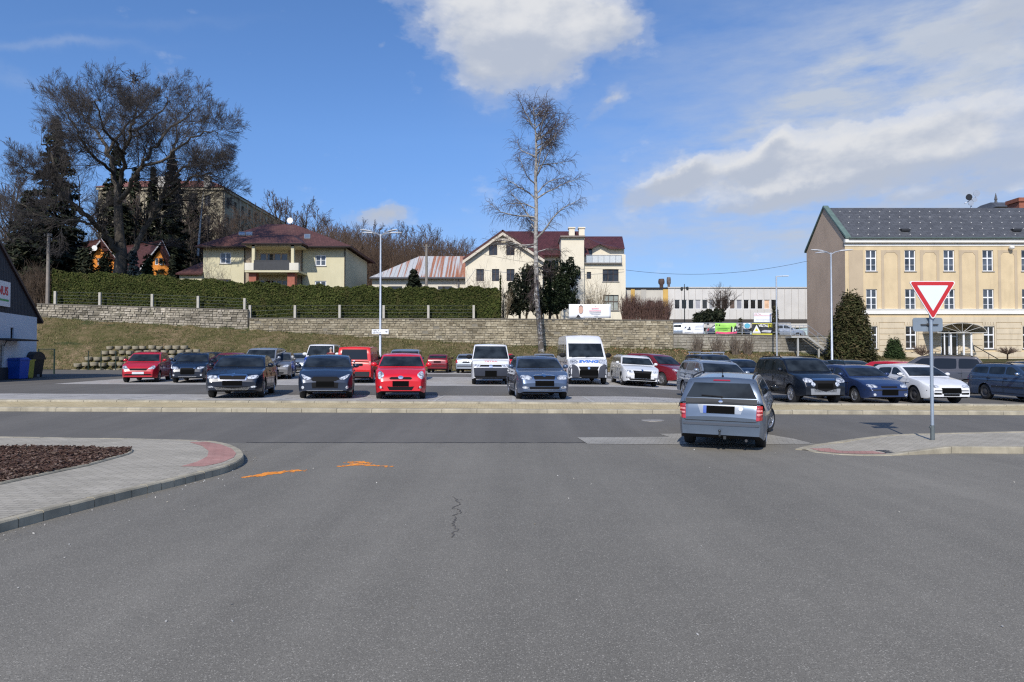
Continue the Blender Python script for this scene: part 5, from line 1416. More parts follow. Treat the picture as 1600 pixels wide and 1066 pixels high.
for px in (893.5, 909):
    Yc = HY + 5; x = ax(px, Yc); g = G(); g.box(x - .33, x + .33, Yc - .4, Yc + .4, az(378, Yc), az(358, Yc)); g.box(x - .42, x + .42, Yc - .5, Yc + .5, az(358, Yc), az(356, Yc)); c_ = g.build('chimney', CREAM, T); c_.parent = roof; c_.matrix_parent_inverse = Matrix()

# ---- long building with a rusty sheet roof ----------------------------------------------------------------------------
RY = 79.0
T = thing('rusty_roof_building', 'low pale building with a hipped sheet-metal roof streaked with rust', 'building', (ax(655, RY), RY + 4, 8))
a_, b_ = ax(581, RY), ax(733, RY); zt = az(433.5, RY); zb = az(460, RY)
g = G(); g.box(a_, b_, RY, RY + 9, zb, zt); g.build('wall', plaster('pale_wall', (.62, .57, .48)), T)
m, k = newmat('rusty_sheet', .6, .0, .3)
sep = k.n('ShaderNodeSeparateXYZ'); k.l(k.obj, sep.inputs[0])
n1 = k.noise(k.mapping(k.obj, (2.6, .0, .18)), 1.0, 3, .5); n2 = k.noise(k.mapping(k.obj, (1, 1, 1)), .5, 3); n3 = k.noise(k.obj, 5, 5, .7)
xr_ = k.math('MULTIPLY', k.math('ADD', sep.outputs[0], 16.0), .075, clamp=True)
msk = k.math('ADD', k.math('ADD', n1, k.math('MULTIPLY', k.math('SUBTRACT', n3, .5), .25)), k.math('MULTIPLY', k.math('SUBTRACT', xr_, .62), .22))
c = k.ramp(n3, [(.3, (.36, .365, .37)), (.7, (.50, .51, .52))])
c = k.mix(k.ramp(msk, [(.445, 0.), (.53, .92)]), c, k.ramp(n3, [(.35, (.20, .065, .03)), (.65, (.42, .17, .085))]))
setcol(k, c)
ea = [Vector((ax(577, RY - .6), RY - .6, zt - .05)), Vector((b_ + .4, RY - .6, zt - .05)), Vector((b_ + .4, RY + 9.6, zt - .05)), Vector((ax(577, RY - .6), RY + 9.6, zt - .05))]
ra, rb = Vector((ax(655, RY + 4.5), RY + 4.5, az(400.5, RY + 4.5))), Vector((ax(736, RY + 4.5), RY + 4.5, az(400.5, RY + 4.5)))
g = G(); slab(g, [ea[0], ea[1], rb, ra], .12); slab(g, [ea[1], ea[2], rb], .12); slab(g, [ea[2], ea[3], ra, rb], .12); slab(g, [ea[3], ea[0], ra], .12)
for i in range(26):   # standing seams
    t = i / 26; p = ea[0].lerp(ea[1], t)
    hi = p + (rb - ea[1]).normalized() * 0
    topx = p.x; s_ = min(1, max(0, (p.x - ea[0].x) / (ra.x - ea[0].x)))
    q = Vector((p.x, RY - .6 + 5.1 * s_, zt - .05 + (ra.z - zt + .05) * s_))
    g.tube([p + Vector((0, 0, .03)), q + Vector((0, 0, .03))], .025, 4)
fix_normals(g.build('roof', m, T))
g = G(); g.tube([ea[0] + Vector((0, -.05, -.1)), ea[1] + Vector((0, -.05, -.1))], .11, 6); x = ax(716, RY - .3); g.tube([(x, RY - .3, zt - .1), (x, RY - .3, zb)], .06, 6); g.build('gutter', M('zinc_dark', (.14, .14, .15), .5, .4, var=.1), T)
for px in (617, 695):
    x = ax(px, RY); g = G(); g.box(x - .8, x + .8, RY - .05, RY + .1, az(452, RY), az(447.5, RY)); g.build('window', PANED, T)

# ---- yellow villa --------------------------------------------------------------------------------------------------------
VY = 75.0
VP = plaster('yellow_plaster', (.60, .55, .37), .05, .2)
T = thing('villa', 'yellow villa with brown hipped roof and a balcony porch on red brick piers', 'house', (ax(428, VY), VY + 5, 8))
vx0, vx1 = ax(316, VY), ax(539.5, VY); Z = lambda py: az(py, VY); base = Z(475); ze_ = Z(388)
pl = Plane((vx0, VY, 0), (1, 0, 0), (0, -1, 0)); U = lambda px: ax(px, VY) - vx0
vh = [(U(342), U(359.5), Z(412), Z(394.5)), (U(491.5), U(508.5), Z(415.5), Z(398.5)), (U(341), U(359.5), Z(452), Z(436.5)), (U(491), U(509), Z(449), Z(439))]
bh = [(U(404), U(448.5), Z(408), Z(395.5)), (U(404), U(448.5), Z(452), Z(437))]
g = G(); wall_face(g, pl, 0, vx1 - vx0, base, [(0, ze_), (99, ze_)], vh + bh, .18)
g.quad((vx1, VY, base), (vx1, VY + 11, base), (vx1, VY + 11, ze_), (vx1, VY, ze_)); g.quad((vx0, VY + 11, base), (vx0, VY, base), (vx0, VY, ze_), (vx0, VY + 11, ze_))
g.build('wall', VP, T)
for h in vh[:2]: add_window(pl, h, T, cols=2, depth=.18, fb=.10, bar=.12, rows=[(.5, .03)])
for h in vh[2:]: add_window(pl, h, T, cols=2, depth=.18, fb=.10, bar=.12, fm=WFRAME if h[0] > 8 else BFRAME)
VBF = M('taupe_frame', (.36, .31, .27), .5, var=.05)
add_window(pl, bh[0], T, cols=4, depth=.18, fb=.12, bar=.2, fm=VBF); add_window(pl, bh[1], T, cols=5, depth=.18, fb=.12, bar=.14, fm=M('pale_frame', (.6, .55, .45), .5, var=.05), gm=PANED, rows=[(.45, .14)])
# bay back panels in brown
for u0, u1 in ((383, 403), (449.5, 470)): g = G(); pl.box(g, U(u0), U(u1), base, Z(386), -.02, .003); g.build('bay_panel', plaster('taupe_plaster', (.36, .29, .21)), T)
BRN = mk_roof('brown_roof', (.105, .047, .040), .30, .33, 0, .6, .15)
e = [Vector((ax(302, VY - 1), VY - 1, Z(386.5))), Vector((ax(548, VY - 1), VY - 1, Z(390.5) + .25)), Vector((ax(548, VY - 1), VY + 12, Z(386.5))), Vector((ax(302, VY - 1), VY + 12, Z(386.5)))]
r0, r1 = Vector((ax(414, VY + 5.5), VY + 5.5, az(350.5, VY + 5.5))), Vector((ax(458, VY + 5.5), VY + 5.5, az(350.5, VY + 5.5)))
e[1].z = e[0].z
g = G(); slab(g, [e[0], e[1], r1, r0], .2); slab(g, [e[1], e[2], r1], .2); slab(g, [e[2], e[3], r0, r1], .2); slab(g, [e[3], e[0], r0], .2)
PYf = VY - 3.0; pz = az(379.5, PYf); p0, p1 = ax(376, PYf), ax(471.5, PYf)
k0, k1 = ax(402, VY - 1.2), ax(452, VY - 1.2); kz = az(365.5, VY - 1.2)
slab(g, [(p0, PYf, pz), (p1, PYf, pz), (k1, VY - .6, kz), (k0, VY - .6, kz)], .2); slab(g, [(p1, PYf, pz), (p1, VY + 1.4, pz), (k1 + .3, VY + 2.2, kz), (k1, VY - .6, kz)], .2); slab(g, [(p0, VY + 1.4, pz), (p0, PYf, pz), (k0, VY - .6, kz), (k0 - .3, VY + 2.2, kz)], .2)
roof = fix_normals(g.build('roof', BRN, T))
for px0, px1, y0, y1 in ((373, 383, 363.5, 368.5), (384, 394.5, 363.5, 368.5), (475.5, 485, 367, 373.5)):
    t = .52; yy = VY + 2.2
    n_ = (e[1] - e[0]).cross(r0 - e[0]).normalized(); n_ = n_ if n_.z > 0 else -n_
    def onroof(px, py):
        a, b = (px - CX) / F, (CY - py) / F; d = Vector((a, CT - b * ST, ST + b * CT)); o_ = Vector((0, 0, CAMZ)); s_ = (e[0] - o_).dot(n_) / d.dot(n_); return o_ + d * s_
    q = [onroof(px0, y1), onroof(px1, y1), onroof(px1, y0), onroof(px0, y0)]
    g = G(); g.prism([v_ + n_ * .0 for v_ in q], [v_ + n_ * .10 for v_ in q]); x = g.build('skylight', M('skylight_frame', (.32, .34, .36), .4, .3, var=.05), T); x.parent = roof; x.matrix_parent_inverse = Matrix()
    cc = sum(q, Vector()) / 4
    g = G(); g.poly([cc + (v_ - cc) * .82 + n_ * .106 for v_ in q]); y_ = g.build('skylight_glass', M('sky_glass', (.30, .36, .42), .05, .6, var=0), None); y_.parent = x; y_.matrix_parent_inverse = Matrix(); y_.parent = roof
g = G(); g.box(p0 + .3, p1 - .3, PYf + .3, VY, pz - .32, pz - .2); g.build('porch_soffit', plaster('soffit_cream', (.55, .48, .33)), T)
g = G()
for v0, v1 in ((e[0], e[1]), (Vector((p0, PYf, pz)), Vector((p1, PYf, pz)))): g.tube([v0 + Vector((0, -.06, -.12)), v1 + Vector((0, -.06, -.12))], .1, 6)
for px in (381, 471, 538): x = ax(px, VY - .1); g.tube([(x, VY - .12, ze_), (x, VY - .12, base)], .06, 6)
g.build('gutter', M('brown_gutter', (.03, .02, .018), .5, var=0), T)
for pxa, pxb in ((392, 396.5), (453.5, 458)):
    g = G(); a, b = ax(pxa, PYf + .3), ax(pxb, PYf + .3); g.box(a, b, PYf + .3, PYf + .7, az(411, PYf), pz - .2); g.build('porch_column', VP, T)
BRK = M('terracotta_pier', (.34, .115, .075), .85, var=.15, scale=5)
for pxa, pxb in ((387.5, 399), (448, 459.5)):
    g = G(); a, b = ax(pxa, PYf + .5), ax(pxb, PYf + .5); g.box(a, b, PYf + .5, PYf + 1.3, base, az(425, PYf)); g.build('brick_pier', BRK, T)
g = G(); a, b = ax(381, PYf), ax(465.5, PYf); g.box(a, b, PYf, VY, az(425.5, PYf), az(422.5, PYf)); g.build('balcony_slab', VP, T)
for u0, u1 in ((a, ax(395, PYf)), (ax(451, PYf), b)): g = G(); g.box(u0, u1, PYf - .02, PYf + .5, az(422.3, PYf), az(410.8, PYf)); g.build('balcony_parapet', plaster('parapet_cream', (.68, .64, .54)), T)
g = G(); a_, b_ = ax(395, PYf), ax(451, PYf)
for i in range(30): x = a_ + (b_ - a_) * (i + .5) / 30; g.box(x - .062, x + .062, PYf + .05, PYf + .09, az(422, PYf), az(407.5, PYf))
g.box(a_, b_, PYf + .03, PYf + .11, az(407.8, PYf), az(406.6, PYf)); g.build('balcony_screen', M('anthracite_slats', (.035, .037, .042), .6, var=.15), T)
T = thing('satellite_dish', 'white satellite dish on the ridge of the brown villa roof', 'satellite dish', (ax(452, VY + 5.5), VY + 5.5, az(352, VY + 5.5)))
x = ax(452, VY + 5.3); z = az(345, VY + 5.3); g = G(); g.lathe([(.36, -.12), (.36, -.08), (.22, .0), (.03, .05)], (x, VY + 5.3, z), 18, 'y'); g.build('dish', WHITE, T, smooth=30)
g = G(); g.tube([(x, VY + 5.4, z), (x, VY + 5.4, az(353, VY + 5.4))], .04, 6); g.build('mast', GALV, T)
# annex
T = thing('villa_annex', 'small annex with a brown pent roof against the left side of the yellow villa', 'annex', (ax(298, VY), VY + 2, 8))
a, b = ax(279, VY), ax(317, VY) - .02; g = G(); g.box(a, b, VY, VY + 6, base, Z(428)); g.build('wall', VP, T)
g = G(); slab(g, [(a - .3, VY - .5, Z(428.5)), (b, VY - .5, Z(428.5)), (b, VY + 5, Z(400) + .6), (a + 1.5, VY + 5, Z(400) + .6)], .15); fix_normals(g.build('roof', BRN, T))
# ---- two orange cottages --------------------------------------------------------------------------------------------------
ORP = plaster('orange_plaster', (.66, .235, .035), .08, .2)
for (lab, pg0, pg1, eL, eR, apx, apy, ridge_l) in (('orange gabled cottage left of the great bare tree, roof running off to the left', 138, 176, 407, 398, 160, 377, 108), ('orange gabled cottage with three white windows right of the great bare tree', 232, 266, 413, 408, 255, 379, 205)):
    Yo = 82.0; T = thing('cottage', lab, 'cottage', (ax((pg0 + pg1) / 2, Yo), Yo, 9), group='orange cottages behind the hedge')
    x0_, x1_ = ax(pg0, Yo), ax(pg1, Yo); zb = az(455, Yo); pl = Plane((x0_, Yo, 0), (1, 0, 0), (0, -1, 0)); ua = ax(apx, Yo) - x0_
    hs = [(ax(q, Yo) - x0_ , ax(q + 5.5, Yo) - x0_, az(414, Yo), az(403.5, Yo)) for q in ((240, 247, 254) if pg0 > 200 else (150, 158))]
    zl, zr, za = az(eL, Yo), az(eR, Yo), az(apy, Yo)
    hs = [h for h in hs]
    g = G(); wall_face(g, pl, 0, x1_ - x0_, zb, [(0, zl), (ua, za), (x1_ - x0_, zr)], hs, .15)
    g.quad((x0_, Yo, zb), (x0_, Yo + 8, zb), (x0_, Yo + 8, zl), (x0_, Yo, zl)); g.build('wall', ORP, T)
    for h in hs: add_window(pl, h, T, cols=1, depth=.15, fb=.07, sill=False)
    g = G(); A = Vector((x0_ + ua, Yo - .5, za + .2)); Lf = Vector((x0_ - .9, Yo - .5, zl - .65)); Rt = Vector((x1_ + .6, Yo - .5, zr - .6)); bk = Vector((-6.5, 4, 0))
    slab(g, [Lf, A, A + bk, Lf + bk], .18); slab(g, [A, Rt, Rt + bk, A + bk], .18); fix_normals(g.build('roof', mk_roof('dark_red_tile', (.085, .035, .032), .3, .33), T))
    g = G()
    for p, q in ((Lf, A), (A, Rt)):
        d = Vector((0, -.04, -.2)); g.prism([p + d, p + d + Vector((0, .06, 0)), p + d + Vector((0, .06, .24)), p + d + Vector((0, 0, .24))], [q + d, q + d + Vector((0, .06, 0)), q + d + Vector((0, .06, .24)), q + d + Vector((0, 0, .24))])
    g.build('barge_board', M('grey_board', (.42, .42, .44), .6, var=.1), T)
    if pg0 < 200:
        T3 = thing('satellite_dish', 'white satellite dish on the front of the left orange cottage', 'satellite dish', (ax(149, Yo), Yo - .4, az(389, Yo)))
        g = G(); g.lathe([(.34, -.1), (.34, -.06), (.2, .02), (.03, .06)], (ax(149.5, Yo), Yo - .45, az(389, Yo)), 16, 'y'); g.tube([(ax(149.5, Yo), Yo - .4, az(389, Yo)), (ax(149.5, Yo) + .1, Yo, az(389, Yo))], .04, 5); g.build('dish', WHITE, T3, smooth=30)
# ---- institution on the hill -----------------------------------------------------------------------------------------------
IY = 120.0
INS = plaster('ochre_old_plaster', (.37, .32, .22), .15, .4); INSW = M('dim_glass', (.05, .045, .04), .1, var=.2)
T = thing('hillside_school', 'big old four-storey ochre building on the hill behind the bare trees', 'building', (ax(300, IY), IY + 12, 15))
ix0, ix1, iy1 = ax(150, IY), ax(346, IY), 152.0; zt = az(293, IY); zb = 9.0
hs = []; p1 = Plane((ix0, IY, 0), (1, 0, 0), (0, -1, 0)); W_ = ix1 - ix0
for fl in range(5):
    for i in range(8):
        u = 1.4 + i * (W_ - 2.2) / 8; z0 = zt - 3.3 - fl * 3.5; hs.append((u, u + 1.1, z0, z0 + 1.9))
hs2 = []
p2_ = Plane((ix1, IY, 0), (0, 1, 0), (1, 0, 0)); D_ = iy1 - IY
for fl in range(5):
    for i in range(9):
        u = 1.6 + i * (D_ - 2) / 9; z0 = zt - 3.3 - fl * 3.5; hs2.append((u, u + 1.2, z0, z0 + 1.9))
g = G(); wall_face(g, p1, 0, W_, zb, [(0, zt), (W_, zt)], hs, .25); wall_face(g, p2_, 0, D_, zb, [(0, zt), (D_, zt)], hs2, .25); g.build('wall', INS, T)
for p_, H2 in ((p1, hs), (p2_, hs2)):
    for h in H2:
        g = G(); g.quad(p_.p(h[0], h[2], .2), p_.p(h[1], h[2], .2), p_.p(h[1], h[3], .2), p_.p(h[0], h[3], .2))
        p_.box(g, (h[0] + h[1]) / 2 - .05, (h[0] + h[1]) / 2 + .05, h[2], h[3], .12, .2); g.build('window', INSW, T)
g = G()
for z0 in (zt - .5, zt - 7.6, zt - 14.6): p1.box(g, -.2, W_ + .2, z0, z0 + .4, -.3, .002); p2_.box(g, 0, D_, z0, z0 + .4, -.3, .002)
for i in range(10): u = .5 + i * (D_ - 1) / 9; p2_.box(g, u - .25, u + .25, zt - 7.6, zt - .5, -.15, .002)
g.build('cornice', plaster('old_cornice', (.48, .42, .31)), T)
g = G(); g.prism([(ix0 - .5, IY - .5, zt), (ix1 + .5, IY - .5, zt), (ix1 + .5, iy1, zt), (ix0 - .5, iy1, zt)], [(ix0 + 4, IY + 4, zt + 2.2), (ix1 - 4, IY + 4, zt + 2.2), (ix1 - 4, iy1 - 4, zt + 2.2), (ix0 + 4, iy1 - 4, zt + 2.2)]); g.build('roof', mk_roof('faded_red_roof', (.26, .11, .075), .4, .4), T)
g = G(); g.box(ax(318, IY), ax(350, IY) - 2.5, IY - .6, IY + .2, zt - .1, zt + 2.0); g.box(ax(235, IY), ax(262, IY), IY - .6, IY + .2, zt - .1, zt + 1.8); g.build('parapet', plaster('pale_parapet', (.6, .56, .5)), T)

# ---- dark-gabled shop on the left -------------------------------------------------------------------------------------------
A = Vector((-27.85, 40.0, 0)); Bq = Vector((-25.4, 31.6, 0)); d = (Bq - A); Lw = d.length; ud = d / Lw; nn = Vector((-ud.y, ud.x, 0)) 
if nn.x < 0: nn = -nn
T = thing('shop_building', 'white shop with dark grey boarded gable, cut off by the left edge', 'building', (A.x, A.y, gz(A.x, A.y)))
pl = Plane(A, ud, nn); gzA = .45
ztw = az(496, 40); zap = ztw + 4.25
sh = [(3.2, 3.62, 2.6, 3.2), (4.4, 5.4, .95, 2.3)]
g = G(); wall_face(g, pl, 0, Lw, gzA - .4, [(0, ztw), (Lw, ztw)], sh, .12)
g.quad(pl.p(0, gzA - .4), pl.p(0, gzA - .4, 9), pl.p(0, ztw, 9), pl.p(0, ztw)); g.build('wall', M('cool_white_render', (.60, .64, .68), .8, var=.05, scale=.8, dirt=.15), T)
add_window(pl, sh[0], T, fm=DPLAST, gm=PANED, cols=1, sill=False, depth=.12, name='vent_window'); add_window(pl, sh[1], T, fm=GALV, gm=PANED, cols=4, sill=False, depth=.12, rows=[(.5, .04)])
g = G(); wall_face(g, pl, -.05, Lw, ztw, [(-.05, ztw + .12), (6.5, zap), (Lw, zap)], [], .1)
for i in range(44): u = i * .2; zt_u = float(np.interp(u, [-.05, 6.5, Lw], [ztw + .12, zap, zap])); pl.box(g, u, u + .012, ztw, zt_u, -.012, .001)
for o in (g.build('gable_boarding', M('anthracite_board', (.040, .044, .052), .75, var=.12, scale=3), T),): pass
g = G(); off = -nn * -.35
e0, e1 = pl.p(-.7, ztw - .22, -.12), pl.p(6.9, ztw + .30 + 4.39, -.12); back = -nn * 12
slab(g, [e0, e1, e1 + back, e0 + back], .15); fix_normals(g.build('roof', M('shop_roof_red', (.045, .026, .024), .6, var=.2), T))
g = G(); pl.box(g, 0, Lw, gzA - .4, gzA + .62, -.04, .002); g.build('plinth', M('dark_grey_plinth', (.035, .037, .04), .85, var=.15), T)
g = G(); pl.box(g, 2.7, 6.4, 2.48, 2.56, -1.0, .0); g.tube([pl.p(3.6, 2.48, -.02), pl.p(4.1, 2.48, -.0), pl.p(4.4, 2.2, -.0)], .03, 5); g.build('awning', DPLAST, T)
T4 = thing('shop_sign', 'white box sign with red lettering and a green line on the dark gable', 'sign', tuple(pl.p(5.5, 4.9)))
g = G(); pl.box(g, 4.15, 6.6, 4.25, 5.55, -.16, -.01); g.build('panel', WHITE, T4)
def text(body, size, mat, loc, rot, parent=None, name='lettering', ext=.006, align='CENTER', sx=1.0, bold=0.0, shear=0):
    cu = bpy.data.curves.new(name, 'FONT'); cu.body = body; cu.size = size; cu.extrude = ext; cu.align_x = align; cu.align_y = 'CENTER'; cu.offset = bold; cu.shear = shear
    cu.resolution_u = 3
    o = bpy.data.objects.new('tmp_text', cu); COL.objects.link(o); dg = bpy.context.evaluated_depsgraph_get(); dg.update()
    me = bpy.data.meshes.new_from_object(o.evaluated_get(dg)); bpy.data.objects.remove(o)
    me.materials.clear(); me.materials.append(mat)
    q = bpy.data.objects.new(name, me); COL.objects.link(q)
    Mx = Matrix.Translation(loc) @ rot.to_4x4() @ Matrix.Diagonal((sx, 1, 1, 1))
    me.transform(Mx)
    if parent is not None: q.parent = parent; q.matrix_parent_inverse = Matrix.LocRotScale(parent.location, parent.rotation_euler, None).inverted()
    return q
LRED = M('letter_red', (.62, .03, .05), .5, var=0); LGREEN = M('letter_green', (.05, .35, .10), .5, var=0); LBLUE = M('letter_blue', (.03, .16, .55), .5, var=0); LGREY = M('letter_grey', (.25, .25, .26), .5, var=0); LBLACK = M('letter_black', (.015, .015, .015), .5, var=0)
rotp = Matrix((-ud, Vector((0, 0, 1)), nn)).transposed()
text('ONUS', .62, LRED, pl.p(5.3, 5.03, -.17), rotp, T4, bold=.012)
g = G(); pl.box(g, 4.35, 6.5, 4.52, 4.62, -.168, -.15); g.build('green_line', LGREEN, T4)
# ------------------------------------------------------------------ stone walls, fence, railings
def stone_wall(name, label, x0, x1, yf, topf, botf, row, wmin, wmax, mats, coping=True, holes=0, rough=.03):
    T = thing(name, label, 'wall', ((x0 + x1) / 2, yf + .2, botf((x0 + x1) / 2)))
    g = G(); n = max(2, int((x1 - x0) / 1.5)); xs = np.linspace(x0, x1, n + 1)
    for a, b in zip(xs[:-1], xs[1:]):
        g.prism([(a, yf + .02, botf(a) - .5), (b, yf + .02, botf(b) - .5), (b, yf + .55, botf(b) - .5), (a, yf + .55, botf(a) - .5)], [(a, yf + .02, topf(a)), (b, yf + .02, topf(b)), (b, yf + .55, topf(b)), (a, yf + .55, topf(a))])
    core = fix_normals(g.build('core', M('wall_mortar', (.20, .18, .14), .95, var=.2), T))
    g = G(); k = 0
    while True:
        any_ = False; x = x0 + .02
        while x < x1 - .05:
            w = min(R.uniform(wmin, wmax), x1 - .01 - x); h = row * R.uniform(.93, 1.0)
            xm = x + w / 2; zt = topf(xm) - k * row - .01; zb = zt - h + .02
            if zb > botf(xm) - .25:
                any_ = True
                if R.random() > .012 * holes:
                    j = [R.uniform(-.02, .02) for _ in range(6)]; d = R.uniform(.0, rough)
                    e = .018
                    F_ = [(x + .012 + j[0], yf + .02, zb + j[1]), (x + w - .012 + j[2], yf + .02, zb + j[3]), (x + w - .012 + j[2], yf + .02, zt + j[4]), (x + .012 + j[0], yf + .02, zt + j[5])]
                    c = Vector((xm, yf - d, (zt + zb) / 2)); Q = []
                    for p in F_:
                        v = Vector(p); Q.append(Vector((v.x + (e if v.x < xm else -e), yf - d, v.z + (e if v.z < c.z else -e))))
                    g.prism(F_, Q)
            x += w
        k += 1
        if not any_ or k > 40: break
    fix_normals(g.build('stonework', mats, T))
    if coping:
        g = G(); x = x0
        while x < x1:
            w = min(R.uniform(.7, 1.3), x1 - x); g.prism([(x + .006, yf - .06, topf(x)), (x + w - .006, yf - .06, topf(x + w)), (x + w - .006, yf + .62, topf(x + w)), (x + .006, yf + .62, topf(x))], [(x + .006, yf - .06, topf(x) + .09), (x + w - .006, yf - .06, topf(x + w) + .09), (x + w - .006, yf + .62, topf(x + w) + .09), (x + .006, yf + .62, topf(x) + .09)]); x += w
        fix_normals(g.build('coping', M('coping_dark', (.15, .135, .11), .95, var=.25, scale=2), T))
    return T
def mk_stone(name, cols, rough=.95):
    m, k = newmat(name, rough, 0, .1)
    g = k.n('ShaderNodeNewGeometry').outputs['Random Per Island']
    c = k.ramp(g, [(i / (len(cols) - 1), q) for i, q in enumerate(cols)])
    n = k.noise(k.obj, .45, 5, .65); n2 = k.noise(k.obj, 6, 5, .75)
    c = k.mix(1.0, c, k.ramp(n, [(.3, .62), (.7, 1.25)]), 'MULTIPLY'); c = k.mix(1.0, c, k.ramp(n2, [(.3, .7), (.7, 1.25)]), 'MULTIPLY')
    nm = k.noise(k.mapping(k.obj, (1, 1, .4)), 1.1, 5, .7)
    c = k.mix(k.ramp(nm, [(.58, 0.), (.72, .55)]), c, (.15, .15, .085))
    setcol(k, c); bump(k, n2, .7, .05); return m
ST1 = mk_stone('pale_rubble', [(.27, .24, .185), (.41, .365, .285), (.17, .15, .115), (.47, .42, .34), (.32, .28, .215)])
ST2 = mk_stone('sandstone_courses', [(.38, .33, .235), (.26, .22, .15), (.46, .405, .295), (.18, .15, .10), (.40, .345, .245), (.32, .275, .19)])
topz = lambda tab: (lambda x: lerp_tab(x, tab))
xa, xb, xc, xd, xe = ax(60, YW), ax(389, YW), ax(391, YW), ax(1051, YW), ax(1294, YW)
bot = lambda x: lerp_tab(x, WB)
stone_wall('stone_wall', 'pale rubble garden wall under the hedge, left of the step in the wall', xa, xb, YW - .28, topz([(xa, az(476, YW)), (xb, az(485.5, YW))]), bot, .215, .2, .6, ST1, rough=.10)
stone_wall('stone_wall', 'long weathered coursed-stone retaining wall behind the middle of the car park', xc, xd, YW - .30, topz([(xc, az(498.5, YW)), (ax(780, YW), az(499.5, YW)), (xd, az(502, YW))]), bot, .215, .22, .62, ST2, holes=2.2, rough=.06)
stone_wall('stone_wall', 'low stone wall below the banner railing, right of the long retaining wall', xd + .02, xe, YW - .26, topz([(xd, az(523, YW)), (xe, az(526, YW))]), bot, .25, .4, .8, mk_stone('grey_courses', [(.34, .31, .25), (.29, .265, .22), (.38, .35, .29), (.26, .24, .2)]), holes=.5)
# concrete posts and wire on the wall
WIRE = M('fence_wire', (.10, .11, .10), .6, .3, var=0)
T = thing('wire_fence', 'wire fence on concrete posts along the top of the wall in front of the hedge', 'fence', (ax(450, YW), YW, az(490, YW)))
posts = [(154, 457, 478), (236, 459.5, 481), (308, 462.5, 483.5), (381, 466, 486), (389.5, 477, 510), (460, 477, 499), (530, 476.5, 499), (599, 477, 499), (669, 477, 499), (740, 477, 499.5), (84, 455, 476)]
pp = []
for px, y0, y1 in posts:
    x = ax(px, YW); g = G(); w = .10; g.box(x - w, x + w, YW + .0, YW + .2, az(y1, YW) - .2, az(y0, YW)); g.build('post', M('post_concrete', (.44, .41, .35), .9, var=.12), T); pp.append((x, az(y0, YW), az(y1, YW)))
pp.sort(); g = G()
for (xa_, za, ba), (xb_, zb, bb) in zip(pp[:-1], pp[1:]):
    for t in (.04, .28, .52, .76): g.tube([(xa_, YW + .1, za + (ba - za) * t), (xb_, YW + .1, zb + (bb - zb) * t)], .012, 4)
g.build('wire', WIRE, T)
# railing with banners on the low wall
T = thing('railing', 'grey steel bar railing carrying the banners on the low stone wall', 'railing', (ax(1150, YW), YW, az(523, YW)))
rx0, rx1 = ax(1052, YW), ax(1236, YW); zt = az(505, YW); zb = az(519.5, YW)
g = G(); g.tube([(rx0, YW, zt), (rx1, YW, zt)], .03, 6); g.tube([(rx0, YW, zb), (rx1, YW, zb)], .025, 6); g.build('rail', GALV, T)
g = G(); n = 84
for i in range(n): x = rx0 + (rx1 - rx0) * i / n; g.tube([(x, YW, zb), (x, YW, zt)], .011, 4)
g.build('bars', M('railing_grey', (.28, .28, .28), .5, .4, var=.1), T)
for px in (1053, 1077, 1105, 1132, 1160, 1187, 1213, 1236): x = ax(px, YW); g = G(); g.tube([(x, YW + .03, az(525, YW)), (x, YW + .03, zt + .02)], .035, 6); g.build('post', GALV, T)
ROTX = Matrix.Rotation(math.radians(90), 3, 'X')
def banner(name, label, px0, px1, y0, y1, Y, mat, cat='banner'):
    T = thing(name, label, cat, (ax((px0 + px1) / 2, Y), Y, az(y1, Y)))
    a, b, zt, zb = ax(px0, Y), ax(px1, Y), az(y0, Y), az(y1, Y)
    g = G(); n = 18; V = []
    for j in range(6):
        for i in range(n + 1):
            u, v = i / n, j / 5; V.append((a + (b - a) * u, Y - .03 * math.sin(u * 9 + v * 2) * math.sin(math.pi * v) - .012 * math.sin(u * 23), zb + (zt - zb) * v - .05 * math.sin(math.pi * u) * (1 - v) * .6))
    g.add(V, [(j * (n + 1) + i, j * (n + 1) + i + 1, (j + 1) * (n + 1) + i + 1, (j + 1) * (n + 1) + i) for j in range(5) for i in range(n)])
    o = g.build('sheet', mat, T, smooth=True); md = o.modifiers.new('thick', 'SOLIDIFY'); md.thickness = .012; md.offset = 1
    return T, (lambda u, v: Vector((a + (b - a) * u, Y - .075, zb + (zt - zb) * v))), b - a, zt - zb
def flat(g, pf, pts, d=0, th=.01):
    P0 = [pf(u, v) + Vector((0, -d, 0)) for u, v in pts]; g.prism([p + Vector((0, th, 0)) for p in P0], P0)
def rect(u0, u1, v0, v1): return [(u0, v0), (u1, v0), (u1, v1), (u0, v1)]
BWHITE = M('banner_white', (.80, .81, .83), .5, var=.04)
Yb = YW - .12
T, pf, w, h = banner('banner', 'white banner with a small black and grey emblem on the railing, nearest the tall wall', 1066.5, 1100, 505, 522, Yb, BWHITE)
g = G(); flat(g, pf, rect(.22, .38, .40, .47)); flat(g, pf, [(.08, .52), (.16, .58), (.17, .7), (.12, .62)]); flat(g, pf, [(.27, .54), (.37, .52), (.34, .68), (.30, .62)]); g.build('emblem', LBLACK, T)
g = G(); 
for i in range(4): flat(g, pf, rect(.62 - .02 * i, .95, .84 - .13 * i, .86 - .13 * i))
flat(g, pf, rect(.1, .5, .14, .18)); g.build('lettering', M('faint_grey', (.58, .6, .64), .5, var=0), T)
T, pf, w, h = banner('banner', 'lime green banner with a pink foot and two dark figures on the railing', 1117.5, 1151, 505, 521, Yb, M('banner_lime', (.34, .66, .12), .5, var=.1))
g = G(); flat(g, pf, [(.0, .0), (.5, -.08), (1, .0), (1, .22), (.5, .10), (.05, .18)]); g.build('pink_foot', M('banner_pink', (.75, .10, .20), .5, var=.1), T)
